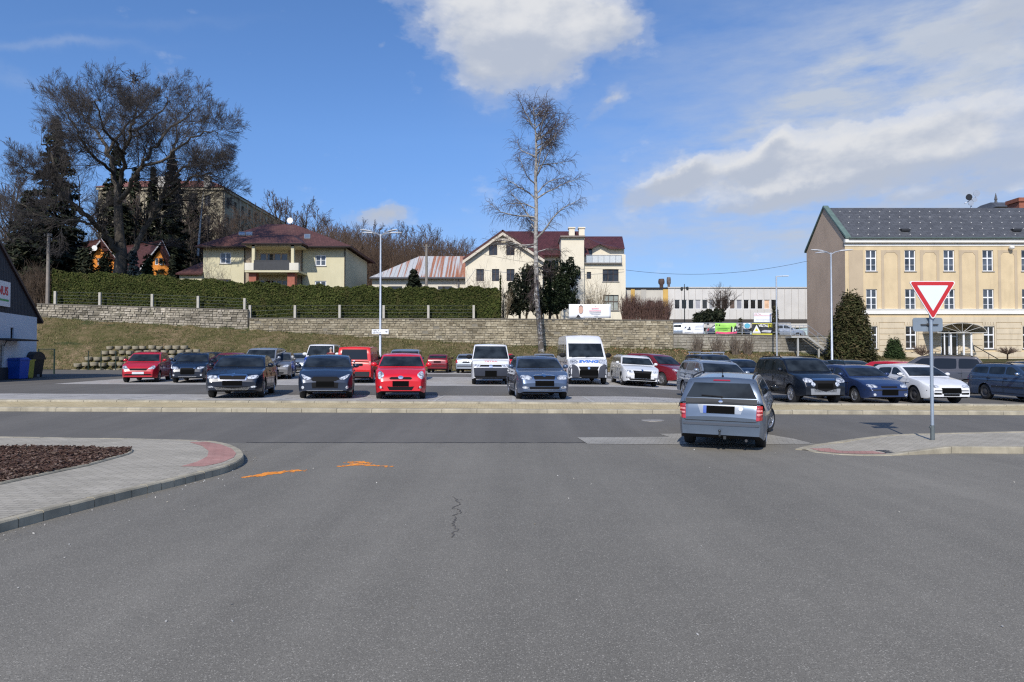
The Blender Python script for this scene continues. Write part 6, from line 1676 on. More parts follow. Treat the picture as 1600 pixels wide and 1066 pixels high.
g = G(); flat(g, pf, rect(.05, .68, .50, .56), 0, .012); flat(g, pf, rect(.05, .6, .34, .40)); g.build('lettering', M('banner_deep_green', (.20, .50, .05), .5, var=0), T)
g = G(); flat(g, pf, [(.72, .12), (.78, .12), (.81, .55), (.76, .72), (.72, .55)], .012); flat(g, pf, [(.86, .12), (.97, .14), (1.0, .6), (.92, .75), (.88, .5)], .012); flat(g, pf, rect(.04, .10, .78, .86)); flat(g, pf, rect(.17, .23, .78, .86)); g.build('figure_print', LBLACK, T)
g = G(); flat(g, pf, [(.80, .15), (.84, .15), (.85, .6), (.82, .6)], .014); flat(g, pf, [(.90, .2), (.96, .2), (.95, .42), (.9, .42)], .016); g.build('white_print', WHITE, T)
T, pf, w, h = banner('banner', 'small pale blue round banner on the railing between the lime and the black banners', 1162, 1173, 505, 514, Yb, BWHITE)
g = G(); flat(g, pf, [(.5 + .42 * math.cos(i * .524), .55 + .42 * math.sin(i * .524)) for i in range(12)]); g.build('blue_disc', M('banner_aqua', (.12, .42, .56), .5, var=.15), T)
T, pf, w, h = banner('banner', 'black and yellow banner with a white warning triangle on the railing', 1175, 1207, 505.5, 524.5, Yb, M('banner_black', (.03, .03, .035), .5, var=.1))
YEL = M('banner_yellow', (.72, .66, .05), .5, var=.08)
g = G(); flat(g, pf, rect(0, 1, 0, .16)); flat(g, pf, rect(0, 1, .95, 1.0)); flat(g, pf, rect(.78, .99, .66, .93)); g.build('yellow_band', YEL, T)
g = G(); flat(g, pf, [(.02, .24), (.42, .24), (.22, .88)], .004); g.build('white_triangle', WHITE, T); g = G(); flat(g, pf, [(.13, .36), (.31, .36), (.22, .62)], .012); g.build('yellow_triangle', YEL, T)
g = G(); flat(g, pf, rect(.02, .42, .18, .23), .003); flat(g, pf, [(.45, .28), (.9, .24), (.95, .42), (.62, .46), (.5, .4)]); g.build('grey_print', M('print_grey', (.5, .5, .52), .5, var=.15), T)
text('VELTAL', .30, WHITE, pf(.55, .80) + Vector((0, -.022, 0)), ROTX, T, sx=.86, bold=.012); text('22', .36, LBLACK, pf(.885, .79) + Vector((0, -.022, 0)), ROTX, T, sx=.85, bold=.012)
# white board with red rule on two legs
Yw = YW + 1.2
T = thing('notice_board', 'white board with a red rule and small red heading standing above the railing', 'board', (ax(1191, Yw), Yw, az(512, Yw)))
a, b, zt, zb = ax(1178.5, Yw), ax(1206, Yw), az(489, Yw), az(503.5, Yw); g = G(); g.box(a, b, Yw, Yw + .05, zb, zt); g.build('panel', BWHITE, T)
pf = lambda u, v: Vector((a + (b - a) * u, Yw - .012, zb + (zt - zb) * v)); g = G(); flat(g, pf, rect(.0, 1, .665, .70)); g.build('red_rule', LRED, T)
text('VELTAL', .2, M('letter_rose', (.62, .28, .28), .5, var=0), pf(.22, .85), ROTX, T, sx=1.0); g = G()
for i, (u0, u1, v) in enumerate(((.1, .9, .32), (.1, .9, .22), (.5, .6, .12), (.75, .9, .12))): flat(g, pf, rect(u0, u1, v, v + .035))
g.build('lettering', M('faint_grey', (.58, .6, .64), .5, var=0), T)
for u in (.12, .88): p = pf(u, 0); g = G(); g.box(p.x - .04, p.x + .04, Yw + .05, Yw + .12, terr(p.x, Yw + .1) - .1, zt - .05); g.build('post', GALV, T)
# election-style banner on the wall by the cream house
T, pf, w, h = banner('banner', 'long white portrait banner on the stone wall in front of the cream house', 889, 954.5, 475.5, 497, YW + .25, BWHITE)
SKINP = M('print_skin', (.55, .34, .26), .6, var=.1)
g = G(); flat(g, pf, [(.285 + .055 * math.cos(i * .524), .60 + .30 * math.sin(i * .524)) for i in range(12)], .004); g.build('portrait_face', SKINP, T)
g = G(); flat(g, pf, [(.235, .66), (.24, .86), (.285, .95), (.33, .86), (.335, .66), (.32, .80), (.285, .86), (.25, .80)], .012); g.build('portrait_hair', M('print_hair', (.20, .15, .12), .6, var=.1), T)
g = G(); flat(g, pf, [(.17, .03), (.285, .03), (.25, .17), (.215, .26)], .006); g.build('portrait_suit', LBLACK, T)
g = G(); flat(g, pf, [(.215, .27), (.25, .17), (.285, .03), (.35, .03), (.33, .25), (.27, .27)], .004); g.build('portrait_collar', M('print_white', (.8, .8, .85), .5, var=0), T)
g = G()
for i in range(7): flat(g, pf, rect(.545 + i * .024, .561 + i * .024, .64, .72)) 
for i in range(11): flat(g, pf, rect(.49 + i * .026, .506 + i * .026, .48, .56))
g.build('lettering', M('letter_pinkred', (.70, .22, .28), .5, var=0), T)
g = G(); flat(g, pf, rect(.49, .77, .38, .405)); flat(g, pf, rect(.53, .75, .28, .305)); flat(g, pf, rect(.60, .70, .14, .16)); flat(g, pf, [(.625, .84), (.645, .84), (.635, .9)]); g.build('small_print', LGREY, T)
# stairs at the end of the low wall
T = thing('outdoor_stairs', 'steel outdoor stairs with landing and railing at the right end of the low wall', 'stairs', (ax(1262, YW - 1), YW - 1, 1.2))
Ys = YW - 1.1; lx0, lx1 = ax(1233, Ys), ax(1259, Ys); lz = az(525.5, Ys); ex, ez = ax(1290, Ys), az(549, Ys)
PALE = M('pale_steel', (.42, .42, .40), .55, .2, var=.1)
g = G(); g.box(lx0, lx1, Ys - .55, YW - .26, lz - .16, lz)
for yy in (Ys - .55, Ys + .5): g.prism([(lx1, yy, lz - .2), (lx1, yy + .06, lz - .2), (lx1, yy + .06, lz), (lx1, yy, lz)], [(ex, yy, ez - .2), (ex, yy + .06, ez - .2), (ex, yy + .06, ez), (ex, yy, ez)])
fix_normals(g.build('landing', PALE, T)); g = G()
for i in range(9): t = (i + .5) / 9; x = lx1 + (ex - lx1) * t; z = lz + (ez - lz) * t; g.box(x - .12, x + .12, Ys - .5, Ys + .5, z - .05, z)
g.build('tread', PALE, T)
for px in (1246.5, 1279): x = ax(px, Ys - .4); g = G(); g.box(x - .07, x + .07, Ys - .5, Ys - .36, terr(x, Ys) - .2, (lz - .1) if px < 1260 else ez + .2); g.build('support_post', PALE, T)
g = G(); hr = .95
for yy in (Ys - .5,):
    for dz in (hr, hr * .52): g.tube([(lx0, yy, lz + dz), (lx1, yy, lz + dz), (ex, yy, ez + dz)], .022, 5)
    for i in range(5): x = lx0 + (lx1 - lx0) * i / 4; g.tube([(x, yy, lz), (x, yy, lz + hr)], .022, 5)
    for t in (.5, 1): x = lx1 + (ex - lx1) * t; z = lz + (ez - lz) * t; g.tube([(x, yy, z), (x, yy, z + hr)], .022, 5)
g.build('handrail', GALV, T)

# ------------------------------------------------------------------ lamps, signs, poles, wires
def lamp_head(g, base, d, L=.75):
    d = Vector(d).normalized(); s = Vector((-d.y, d.x, 0)).normalized(); up = Vector((0, 0, 1))
    prof = [(0, .05, .04), (.15, .11, .07), (.55, .13, .07), (.9, .10, .05), (1, .04, .02)]; rings = []
    for t, w, h in prof:
        c = Vector(base) + d * (L * t) + up * (.06 * t); rings.append([c + s * w * math.cos(a) + up * h * (math.sin(a) if math.sin(a) > 0 else .35 * math.sin(a)) for a in [i * math.pi / 4 for i in range(8)]])
    V = [p for r in rings for p in r]; n = 8
    g.add(V, [(i * n + j, i * n + (j + 1) % n, (i + 1) * n + (j + 1) % n, (i + 1) * n + j) for i in range(len(rings) - 1) for j in range(n)] + [tuple(range(n)), tuple(range((len(rings) - 1) * n, len(rings) * n))])
LAMPH = M('lamp_shell', (.62, .63, .63), .4, .1, var=.05)
def street_lamp(label, px, ytop, Y, heads, arm=.55):
    x = ax(px, Y); z0 = gz(x, Y) if Y < 55 else terr(x, Y); zt = az(ytop, Y)
    T = thing('street_lamp', label, 'street lamp', (x, Y, z0))
    g = G(); g.tube([(x, Y, z0 - .1), (x, Y, z0 + 1.2), (x, Y, z0 + 1.25), (x, Y, zt)], [.10, .10, .075, .05], 10); g.build('pole', GALV, T, smooth=True)
    for d in heads:
        v = Vector((d[0], d[1], 0)).normalized(); a = Vector((x, Y, zt - .12)); b = Vector((x, Y, zt + .10)) + v * arm
        g = G(); g.tube([a, a.lerp(b, .5) + Vector((0, 0, .05)), b], .035, 6); ar = g.build('arm', GALV, T)
        g = G(); lamp_head(g, b, v, d[2] if len(d) > 2 else .75); h = fix_normals(g.build('lamp_head', LAMPH, T, smooth=50))
street_lamp('tall grey street lamp with four pale heads, behind the red van in the car park', 594, 366, 42, [(-1, .35), (-1, -.55), (1, .35), (1, -.55)])
street_lamp('tall street lamp with three flat heads in front of the ochre building', 1300, 395, 45, [(-1, -.1, .85), (1, -.1, .85), (-.3, .9, .85)])
Yl = YW - 2.5; x = ax(1214, Yl); T = thing('street_lamp', 'thin pole with a single flat horizontal lamp head by the low stone wall', 'street lamp', (x, Yl, terr(x, Yl)))
g = G(); zt = az(432, Yl); g.tube([(x, Yl, terr(x, Yl) - .1), (x, Yl, zt)], [.075, .06], 8); g.build('pole', GALV, T, smooth=True)
g = G(); g.tube([(x, Yl, zt), (x + .55, Yl, zt + .03)], .04, 6); g.box(x + .5, x + 1.05, Yl - .12, Yl + .12, zt, zt + .07); g.build('lamp_head', LAMPH, T)
Yl = 80.; x = ax(1070, Yl); T = thing('lantern_post', 'dark old-style double lantern post in front of the white panel building', 'lamp post', (x, Yl, terr(x, Yl)))
g = G(); g.tube([(x, Yl, terr(x, Yl) - .1), (x, Yl, az(444, Yl))], [.07, .04], 8); z = az(449, Yl); g.tube([(x - .3, Yl, z), (x + .3, Yl, z)], .03, 5); g.build('pole', M('lamp_iron', (.02, .025, .025), .5, .3, var=0), T)
for s_ in (-1, 1): g = G(); g.lathe([(.05, .12), (.16, .02), (.17, -.05), (.12, -.3), (.03, -.33)], (x + s_ * .33, Yl - .05, z - (.05 if s_ > 0 else .1)), 10); g.build('lantern', M('lantern_dark', (.03, .035, .035), .4, var=0), T)
# direction plate on the four-headed lamp
Ys = 41.85; T = thing('direction_sign', 'small white direction plate with a black arrow fixed to the four-headed lamp pole', 'sign', (ax(594, Ys), Ys, az(522, Ys)))
a, b, zt, zb = ax(581, Ys), ax(607, Ys), az(514.8, Ys), az(522, Ys); g = G(); g.box(a, b, Ys - .02, Ys + .0, zb, zt); g.box(ax(594, Ys) - .1, ax(594, Ys) + .1, Ys, Ys + .08, zb + .05, zb + .12); g.build('panel', BWHITE, T)
pf = lambda u, v: Vector((a + (b - a) * u, Ys - .03, zb + (zt - zb) * v)); g = G(); flat(g, pf, [(.80, .42), (.88, .42), (.88, .3), (.95, .48), (.88, .66), (.88, .54), (.80, .54)]); g.build('arrow', LBLACK, T)
text('TEPL A', .13, LGREY, pf(.24, .72), ROTX, T); text('CENTRUM', .10, LGREY, pf(.30, .25), ROTX, T, sx=1.1)
# give-way sign at the junction
Yg = ground_at(1455, 697).y; xg = ax(1455.3, Yg); T = thing('give_way_sign', 'red and white give-way triangle on a grey pole at the junction', 'road sign', (xg, Yg, gz(xg, Yg)))
zt, zb = az(440, Yg), az(499, Yg); hw = (ax(1492.5, Yg) - ax(1418.5, Yg)) / 2
g = G(); z0 = gz(xg, Yg); g.tube([(xg, Yg, z0 - .1), (xg, Yg, az(470, Yg))], .032, 14); g.build('pole', M('sign_pole_grey', (.36, .42, .49), .4, .4, var=.08), T, smooth=True)
g = G(); g.tube([(xg, Yg, z0 - .05), (xg, Yg, z0 + .42)], .041, 14); g.tube([(xg - .06, Yg, z0 + .38), (xg + .02, Yg, z0 + .38)], .02, 6); g.build('pole_socket', M('socket_grey', (.14, .165, .17), .6, .4, var=.2), T, smooth=True)
def tri(hw, zt, zb, r):
    P0 = [Vector((-hw, 0, zt)), Vector((hw, 0, zt)), Vector((0, 0, zb))]; out = []
    for i in range(3):
        p, a, b = P0[i], P0[i - 1], P0[(i + 1) % 3]; ua, ub = (a - p).normalized(), (b - p).normalized(); ang = ua.angle(ub) / 2; d = r / math.tan(ang); s_, e_ = p + ua * d, p + ub * d; c = p + (ua + ub).normalized() * (r / math.sin(ang))
        for k in range(7): v = (s_ - c).lerp(e_ - c, k / 6).normalized() * r; out.append(c + v)
    return out
cz = zt - (zt - zb) / 3; yF = Yg - .05
def plate_(pts, y0, y1): return [Vector((xg + p.x, y0, p.z)) for p in pts], [Vector((xg + p.x, y1, p.z)) for p in pts]
def sc_(pts, f): return [Vector((p.x * f, 0, cz + (p.z - cz) * f)) for p in pts]
tp = tri(hw, zt, zb - .02, .035)
g = G(); g.prism(*plate_(tp, yF, yF - .02)); fix_normals(g.build('backing', M('sign_white', (.80, .80, .80), .35, var=.02), T))
g = G(); g.prism(*plate_(sc_(tri(hw, zt, zb - .02, .03), .945), yF - .015, yF - .024)); fix_normals(g.build('red_border', M('sign_red', (.52, .025, .03), .35, var=.04), T))
g = G(); g.prism(*plate_(sc_(tri(hw, zt, zb - .02, .012), .655), yF - .02, yF - .028)); fix_normals(g.build('white_centre', M('sign_pale', (.72, .78, .82), .35, var=.02), T))
T = thing('sign_plate', 'grey back of a rounded road sign behind the tip of the give-way triangle', 'road sign', (xg, Yg + .1, az(510, Yg)))
a, b, zt2, zb2 = ax(1430, Yg), ax(1476.5, Yg), az(496.5, Yg), az(518, Yg); yb = Yg + .06
def rrect(a, b, c, d, r, y):
    out = []
    for cx, cz_, a0 in ((b - r, d - r, 0), (a + r, d - r, 90), (a + r, c + r, 180), (b - r, c + r, 270)):
        for k in range(6): t = math.radians(a0 + 18 * k); out.append(Vector((cx + r * math.cos(t), y, cz_ + r * math.sin(t))))
    return out
SBK = M('sign_back_grey', (.27, .32, .37), .45, .4, var=.08)
g = G(); g.prism(rrect(a, b, zb2, zt2, .05, yb + .02), rrect(a, b, zb2, zt2, .05, yb)); fix_normals(g.build('plate', SBK, T))
g = G(); m_ = (a + b) / 2; g.box(m_ - .15, m_ + .20, yb - .03, yb - .001, az(507.3, Yg) - .012, az(507.3, Yg) + .012); g.tube([(xg - .05, yb - .012, az(507.3, Yg)), (xg + .05, yb - .012, az(507.3, Yg))], .03, 6); g.build('bracket', M('bracket_dark', (.05, .05, .05), .5, var=0), T)
# wooden poles and overhead cables
WOOD = M('grey_pole_wood', (.24, .21, .18), .9, var=.2, scale=2)
for lab, px, Yp, y0, y1 in (('weathered wooden pole in front of the hedge near the shop gable', 73, YW + .5, 365, 480), ('weathered wooden pole in front of the rusty roof', 666, 70., 382, 452)):
    x = ax(px, Yp); z0 = terr(x, Yp); T = thing('utility_pole', lab, 'pole', (x, Yp, z0)); g = G(); g.tube([(x, Yp, z0 - .3), (x, Yp, az(y0, Yp))], [.17, .12], 8); g.build('shaft', WOOD, T, smooth=True)
    g = G(); zt = az(y0, Yp); g.tube([(x - .35, Yp - .1, zt - .25), (x + .35, Yp - .1, zt - .25)], .045, 5)
    for s_ in (-.3, .3): g.tube([(x + s_, Yp - .1, zt - .22), (x + s_, Yp - .1, zt - .02)], .05, 6)
    g.build('insulator_arm', M('insulator', (.12, .11, .10), .5, var=.1), T)
def cable(label, pts, sag, r=.022):
    g = G(); P0 = []
    for a, b in zip(pts[:-1], pts[1:]):
        for j in range(14): t = j / 14; p = Vector(a).lerp(Vector(b), t); p.z -= sag * 4 * t * (1 - t); P0.append(p)
    P0.append(Vector(pts[-1])); g.tube(P0, r, 4); tag(g.build('overhead_cable', BLACK), label, 'cable')
cable('overhead cable from the cream house to the brown gable of the ochre building', [at(978, 422, 76), at(1262, 408, 74)], .9)
cable('overhead cable crossing the gable of the cream house from the pole by the rusty roof', [at(666, 384, 70), at(735, 393, 74), at(975, 421, 75.7)], .5, .018)
cable('thin overhead cable from the left edge to the pole near the shop gable', [at(-60, 356, 58), at(73, 368, YW + .4), at(200, 374, 66)], .5, .018)
# ------------------------------------------------------------------ bins, planters, small fence
T = thing('wheelie_bin', 'blue plastic wheelie bin with yellow side strip by the shop wall', 'bin', (ax(26, 36.5), 36.5, gz(ax(26, 36.5), 36.5)))
x0_, x1_ = ax(16, 36.5), ax(37.5, 36.5); z0 = gz(x0_, 36.5); zt = az(561, 36.5)
def taper(g, x0, x1, y0, y1, z0, z1, t): g.prism([(x0 + t, y0 + t, z0), (x1 - t, y0 + t, z0), (x1 - t, y1 - t, z0), (x0 + t, y1 - t, z0)], [(x0, y0, z1), (x1, y0, z1), (x1, y1, z1), (x0, y1, z1)])
BIN = M('bin_blue', (.012, .075, .40), .4, var=.08)
g = G(); taper(g, x0_, x1_, 36.2, 36.95, z0 + .04, zt - .06, .06); g.build('body', BIN, T); g = G(); g.box(x0_ - .03, x1_ + .03, 36.16, 37.0, zt - .06, zt - .01); g.prism([(x0_, 36.2, zt - .01), (x1_, 36.2, zt - .01), (x1_, 36.95, zt - .01), (x0_, 36.95, zt - .01)], [(x0_ + .08, 36.3, zt + .05), (x1_ - .08, 36.3, zt + .05), (x1_ - .08, 36.9, zt + .08), (x0_ + .08, 36.9, zt + .08)]); g.build('lid', BIN, T)
for xx in (x0_ + .1, x1_ - .1): g = G(); g.lathe([(.09, -.03), (.09, .03)], (xx, 36.9, z0 + .09), 12, 'x'); g.build('wheel', TYRE, T)
T = thing('wheelie_bin', 'yellow plastic wheelie bin tucked between the blue bin and the black container', 'bin', (ax(41, 37), 37, gz(ax(41, 37), 37)))
g = G(); x0_, x1_ = ax(32, 37.2), ax(44.5, 37.2); z0 = gz(x0_, 37); zt = az(562, 37.2); taper(g, x0_, x1_, 37.05, 37.7, z0 + .04, zt - .06, .05); YB = M('bin_yellow', (.42, .36, .05), .45, var=.1); g.build('body', YB, T); g = G(); g.box(x0_ - .03, x1_ + .03, 37.02, 37.75, zt - .06, zt); g.build('lid', YB, T)
g = G(); g.lathe([(.09, -.03), (.09, .03)], (x1_ - .08, 37.6, z0 + .09), 12, 'x'); g.build('wheel', TYRE, T)
T = thing('waste_container', 'large black waste container with rounded lid at the corner of the shop', 'bin', (ax(45, 39), 39, gz(ax(45, 39), 39)))
x0_, x1_ = ax(27, 39), ax(60, 39); z0 = gz(x0_, 39); zt = az(549.5, 39); zm = z0 + (zt - z0) * .72; BB = M('bin_black', (.014, .016, .018), .45, var=.1)
g = G(); taper(g, x0_ + .05, x1_ - .05, 38.6, 39.6, z0 + .15, zm, .08); g.box(x0_, x1_, 38.55, 39.65, zm - .05, zm); g.build('body', BB, T)
g = G(); n = 10; arc = [(38.55 + 1.1 * i / n, zm + (zt - zm) * math.sin(math.pi * (i + .0) / n) ** .6) for i in range(n + 1)]
for a, b in zip(arc[:-1], arc[1:]): g.quad((x0_, a[0], a[1]), (x1_, a[0], a[1]), (x1_, b[0], b[1]), (x0_, b[0], b[1]))
g.poly([(x0_, a, z) for a, z in arc]); g.poly([(x1_, a, z) for a, z in arc][::-1]); g.build('lid', BB, T)
g = G(); g.box(x1_ - .16, x1_ - .02, 38.54, 38.56, zm - .32, zm - .2); g.build('sticker', M('bin_sticker', (.5, .5, .5), .5, var=0), T)
for xx in (x0_ + .15, x1_ - .15):
    for yy in (38.75, 39.45): g = G(); g.lathe([(.08, -.03), (.08, .03)], (xx, yy, z0 + .08), 10, 'x'); g.build('wheel', TYRE, T)
# round planter blocks stacked in the bank
PLB = M('planter_concrete', (.33, .29, .21), .95, var=.2, scale=3, bmp=.3)
def planter_mesh():
    g = G(); prof = [(.06, .0), (.30, .02), (.34, .10), (.36, .42), (.36, .46), (.30, .46), (.29, .34), (.02, .33)]; g.lathe(prof, (0, 0, 0), 16); o = g.build('planter_block', PLB, smooth=40); return o
proto = None; rows = [(108, 330, .0), (128, 336, .45), (160, 352, .9), (176, 372, 1.32), (212, 352, 1.7)]
rows = [(105, 240, 576), (116, 318, 566), (140, 318, 557), (158, 312, 548), (172, 300, 541)]
for r_, (p0, p1, py) in enumerate(rows):
    Yp = 54.2 + r_ * .75; px = p0 + (6.5 if r_ % 2 else 0)
    while px < p1:
        x = ax(px + R.uniform(-1.5, 1.5), Yp); z = az(py, Yp) - .30 + R.uniform(-.04, .04) + (px - 200) * .0008
        if proto is None: proto = planter_mesh(); o = proto
        else: o = proto.copy(); COL.objects.link(o)
        o.location = (x, Yp, z); o.rotation_euler = (R.uniform(-.06, .1), R.uniform(-.05, .05), R.uniform(0, 6)); s_ = R.uniform(.72, .86); o.scale = (s_, s_, s_ * .8)
        tag(o, 'round beige concrete planter block stepped into the grass bank', 'planter', 'planter blocks in the bank'); px += 13.0
T = thing('mesh_fence', 'green mesh fence panel between the shop and the grass bank', 'fence', (ax(72, 44), 44, gz(ax(72, 44), 44)))
GRN = M('fence_green', (.012, .03, .02), .6, var=.1); a, b = ax(60, 44), ax(85, 44); z0 = gz(a, 44); zt = az(545, 44)
for x in (a, b): g = G(); g.tube([(x, 44, z0 - .1), (x, 44, zt)], .045, 6); g.build('post', GRN, T)
g = G(); g.tube([(a, 44, zt - .03), (b, 44, zt - .03)], .025, 5)
for i in range(1, 16): t = i / 16; g.tube([(a + (b - a) * t, 44, z0), (a + (b - a) * t, 44, zt)], .006, 3)
for i in range(1, 8): z = z0 + (zt - z0) * i / 8; g.tube([(a, 44, z), (b, 44, z)], .006, 3)
g.build('mesh', GRN, T)
T = thing('wire_fence', 'low dark wire fence in front of the planter blocks', 'fence', (ax(180, 53.5), 53.5, gz(ax(180, 53.5), 53.5))); pts_ = []
for px in (138, 158, 181, 205, 228): x = ax(px, 53.5); z0 = gz(x, 53.5); g = G(); g.tube([(x, 53.5, z0 - .1), (x, 53.5, z0 + 1.5)], .035, 5); g.build('post', GRN, T); pts_.append((x, 53.5, z0 + 1.45))
g = G()
for dz in (0, -.45, -.9, -1.3): g.tube([(p[0], p[1], p[2] + dz) for p in pts_], .007, 3)
g.build('wire', GRN, T)
# cars on the upper level behind the railing
for lab, px, m_, Yc, yaw in (('silver car on the upper level behind the white emblem banner', 1066, SILVB, 70, 80), ('pale grey car on the upper level behind the black and yellow banner', 1222, SILVER, 70, 84), ('dark blue car on the upper level behind the lime green banner', 1137, NAVY2, 71, 80)):
    c = Car('parked_car', lab, 'car', dict(HATCH, L=4.3, H=1.5), [m_], 'cars on the upper level'); c.glazing(); c.doors(); c.mirrors(); head_std(c, .42, .74, .66, .77); c.tails([(.6, .7), (.78, .7), (.78, 1.0), (.68, 1.0)])
    x = ax(px, Yc); c.t.location = (x, Yc, terr(x, Yc) + .03); c.t.rotation_euler = (0, 0, math.radians(yaw))
# lettering on the two vans
def car_text(c, body, size, z, mat, sx=1.0, bold=.006, shear=0, off=.02, front_lean=None):
    y1, y2 = c.S.march([0.0, 0.0], [z - .05, z + .05]); y = (y1 + y2) / 2; lean = math.atan2(y2 - y1, .10)
    rot = Matrix.Rotation(math.radians(90) - lean, 3, 'X')
    o = text(body, size, mat, Vector((0, y - off - c.p['L'] / 2, z)), rot, None, sx=sx, bold=bold, shear=shear); o.parent = c.t
car_text(bus, 'SVING', .30, 1.14, LBLUE, sx=1.15, bold=.012, shear=.25)
car_text(vanT5, 'TETRA', .13, 1.13, M('letter_faded_red', (.62, .20, .22), .5, var=0), sx=1.6, bold=.003)
# ------------------------------------------------------------------ trees and shrubs
class Tubes:
    """many tapered polylines -> one quad mesh (numpy)"""
    def __init__(s): s.V = []; s.F = []; s.n = 0
    def add(s, pts, r0, r1, n):
        pts = np.asarray(pts, float); k = len(pts)
        t = np.gradient(pts, axis=0); t /= np.linalg.norm(t, axis=1)[:, None] + 1e-9
        ref = np.array([0, 0, 1.0]) if abs(t[0, 2]) < .9 else np.array([1.0, 0, 0])
        u = np.cross(t, ref); u /= np.linalg.norm(u, axis=1)[:, None] + 1e-9; w = np.cross(t, u)
        r = np.linspace(r0, r1, k) if not hasattr(r0, '__len__') else np.asarray(r0)
        a = np.arange(n) * 2 * np.pi / n
        ring = pts[:, None, :] + r[:, None, None] * (np.cos(a)[None, :, None] * u[:, None, :] + np.sin(a)[None, :, None] * w[:, None, :])
        s.V.append(ring.reshape(-1, 3)); i = np.arange(k - 1)[:, None] * n; j = np.arange(n)[None, :]; j2 = (j + 1) % n
        s.F.append((s.n + np.stack([i + j, i + j2, i + n + j2, i + n + j], -1)).reshape(-1, 4)); s.n += k * n
    def build(s, name, mat, parent=None, local=False): return mesh_np(name, np.concatenate(s.V), np.concatenate(s.F), mat, parent, local, smooth=True)
rng = np.random.default_rng(21)
def unit(v): return v / (np.linalg.norm(v) + 1e-9)
def grow(p, d, L, segs, wob, trop, rg):
    """wandering polyline; trop: pull towards +z (or droop when negative)"""
    out = [np.array(p, float)]; d = unit(np.array(d, float)); st = L / segs
    for i in range(segs):
        d = unit(d + rg.normal(size=3) * wob + np.array([0, 0, trop])); out.append(out[-1] + d * st)
    return np.array(out), d
def side_dir(d, ang, rg, flat=0):
    d = unit(d); r = rg.normal(size=3); r[2] *= (1 - flat); r = unit(r - d * r.dot(d)); return unit(d * math.cos(ang) + r * math.sin(ang))
def branch_out(tw, line, level, L, r, rg, spec):
    """recursive: spec[level] = (count, length ratio, angle, wobble, tropism, sides)"""
    if level >= len(spec): return
    cnt, lr, ang, wob, trop, ns, f0 = spec[level]
    k = len(line)
    for c in range(cnt):
        t = f0 + (1 - f0) * ((c + rg.uniform(0, 1)) / cnt); x = t * (k - 1); i = min(k - 2, int(x)); p = line[i] + (line[i + 1] - line[i]) * (x - i); d = line[i + 1] - line[i]
        l = L * lr * rg.uniform(.65, 1.25) * (1.15 - .55 * t); rr = r * (1 - .75 * t) * .62
        rr = max(rr, spec_min)
        q, _ = grow(p, side_dir(d, ang * rg.uniform(.75, 1.25), rg), l, 4 if level < len(spec) - 1 else 3, wob, trop, rg)
        tw.add(q, rr, max(rr * .35, spec_min * .6), ns)
        branch_out(tw, q, level + 1, l, rr, rg, spec)
def mk_bark(name, a, b, sc_=3):
    m, k = newmat(name, .9, 0, .1); n = k.noise(k.mapping(k.obj, (1, 1, .3)), sc_, 6, .7); setcol(k, k.ramp(n, [(.35, a), (.65, b)])); bump(k, n, .6, .05); return m
BEECH = mk_bark('beech_bark', (.045, .040, .033), (.115, .10, .082)); TWIG = M('beech_twigs', (.066, .057, .053), .9, var=.25, scale=.5)
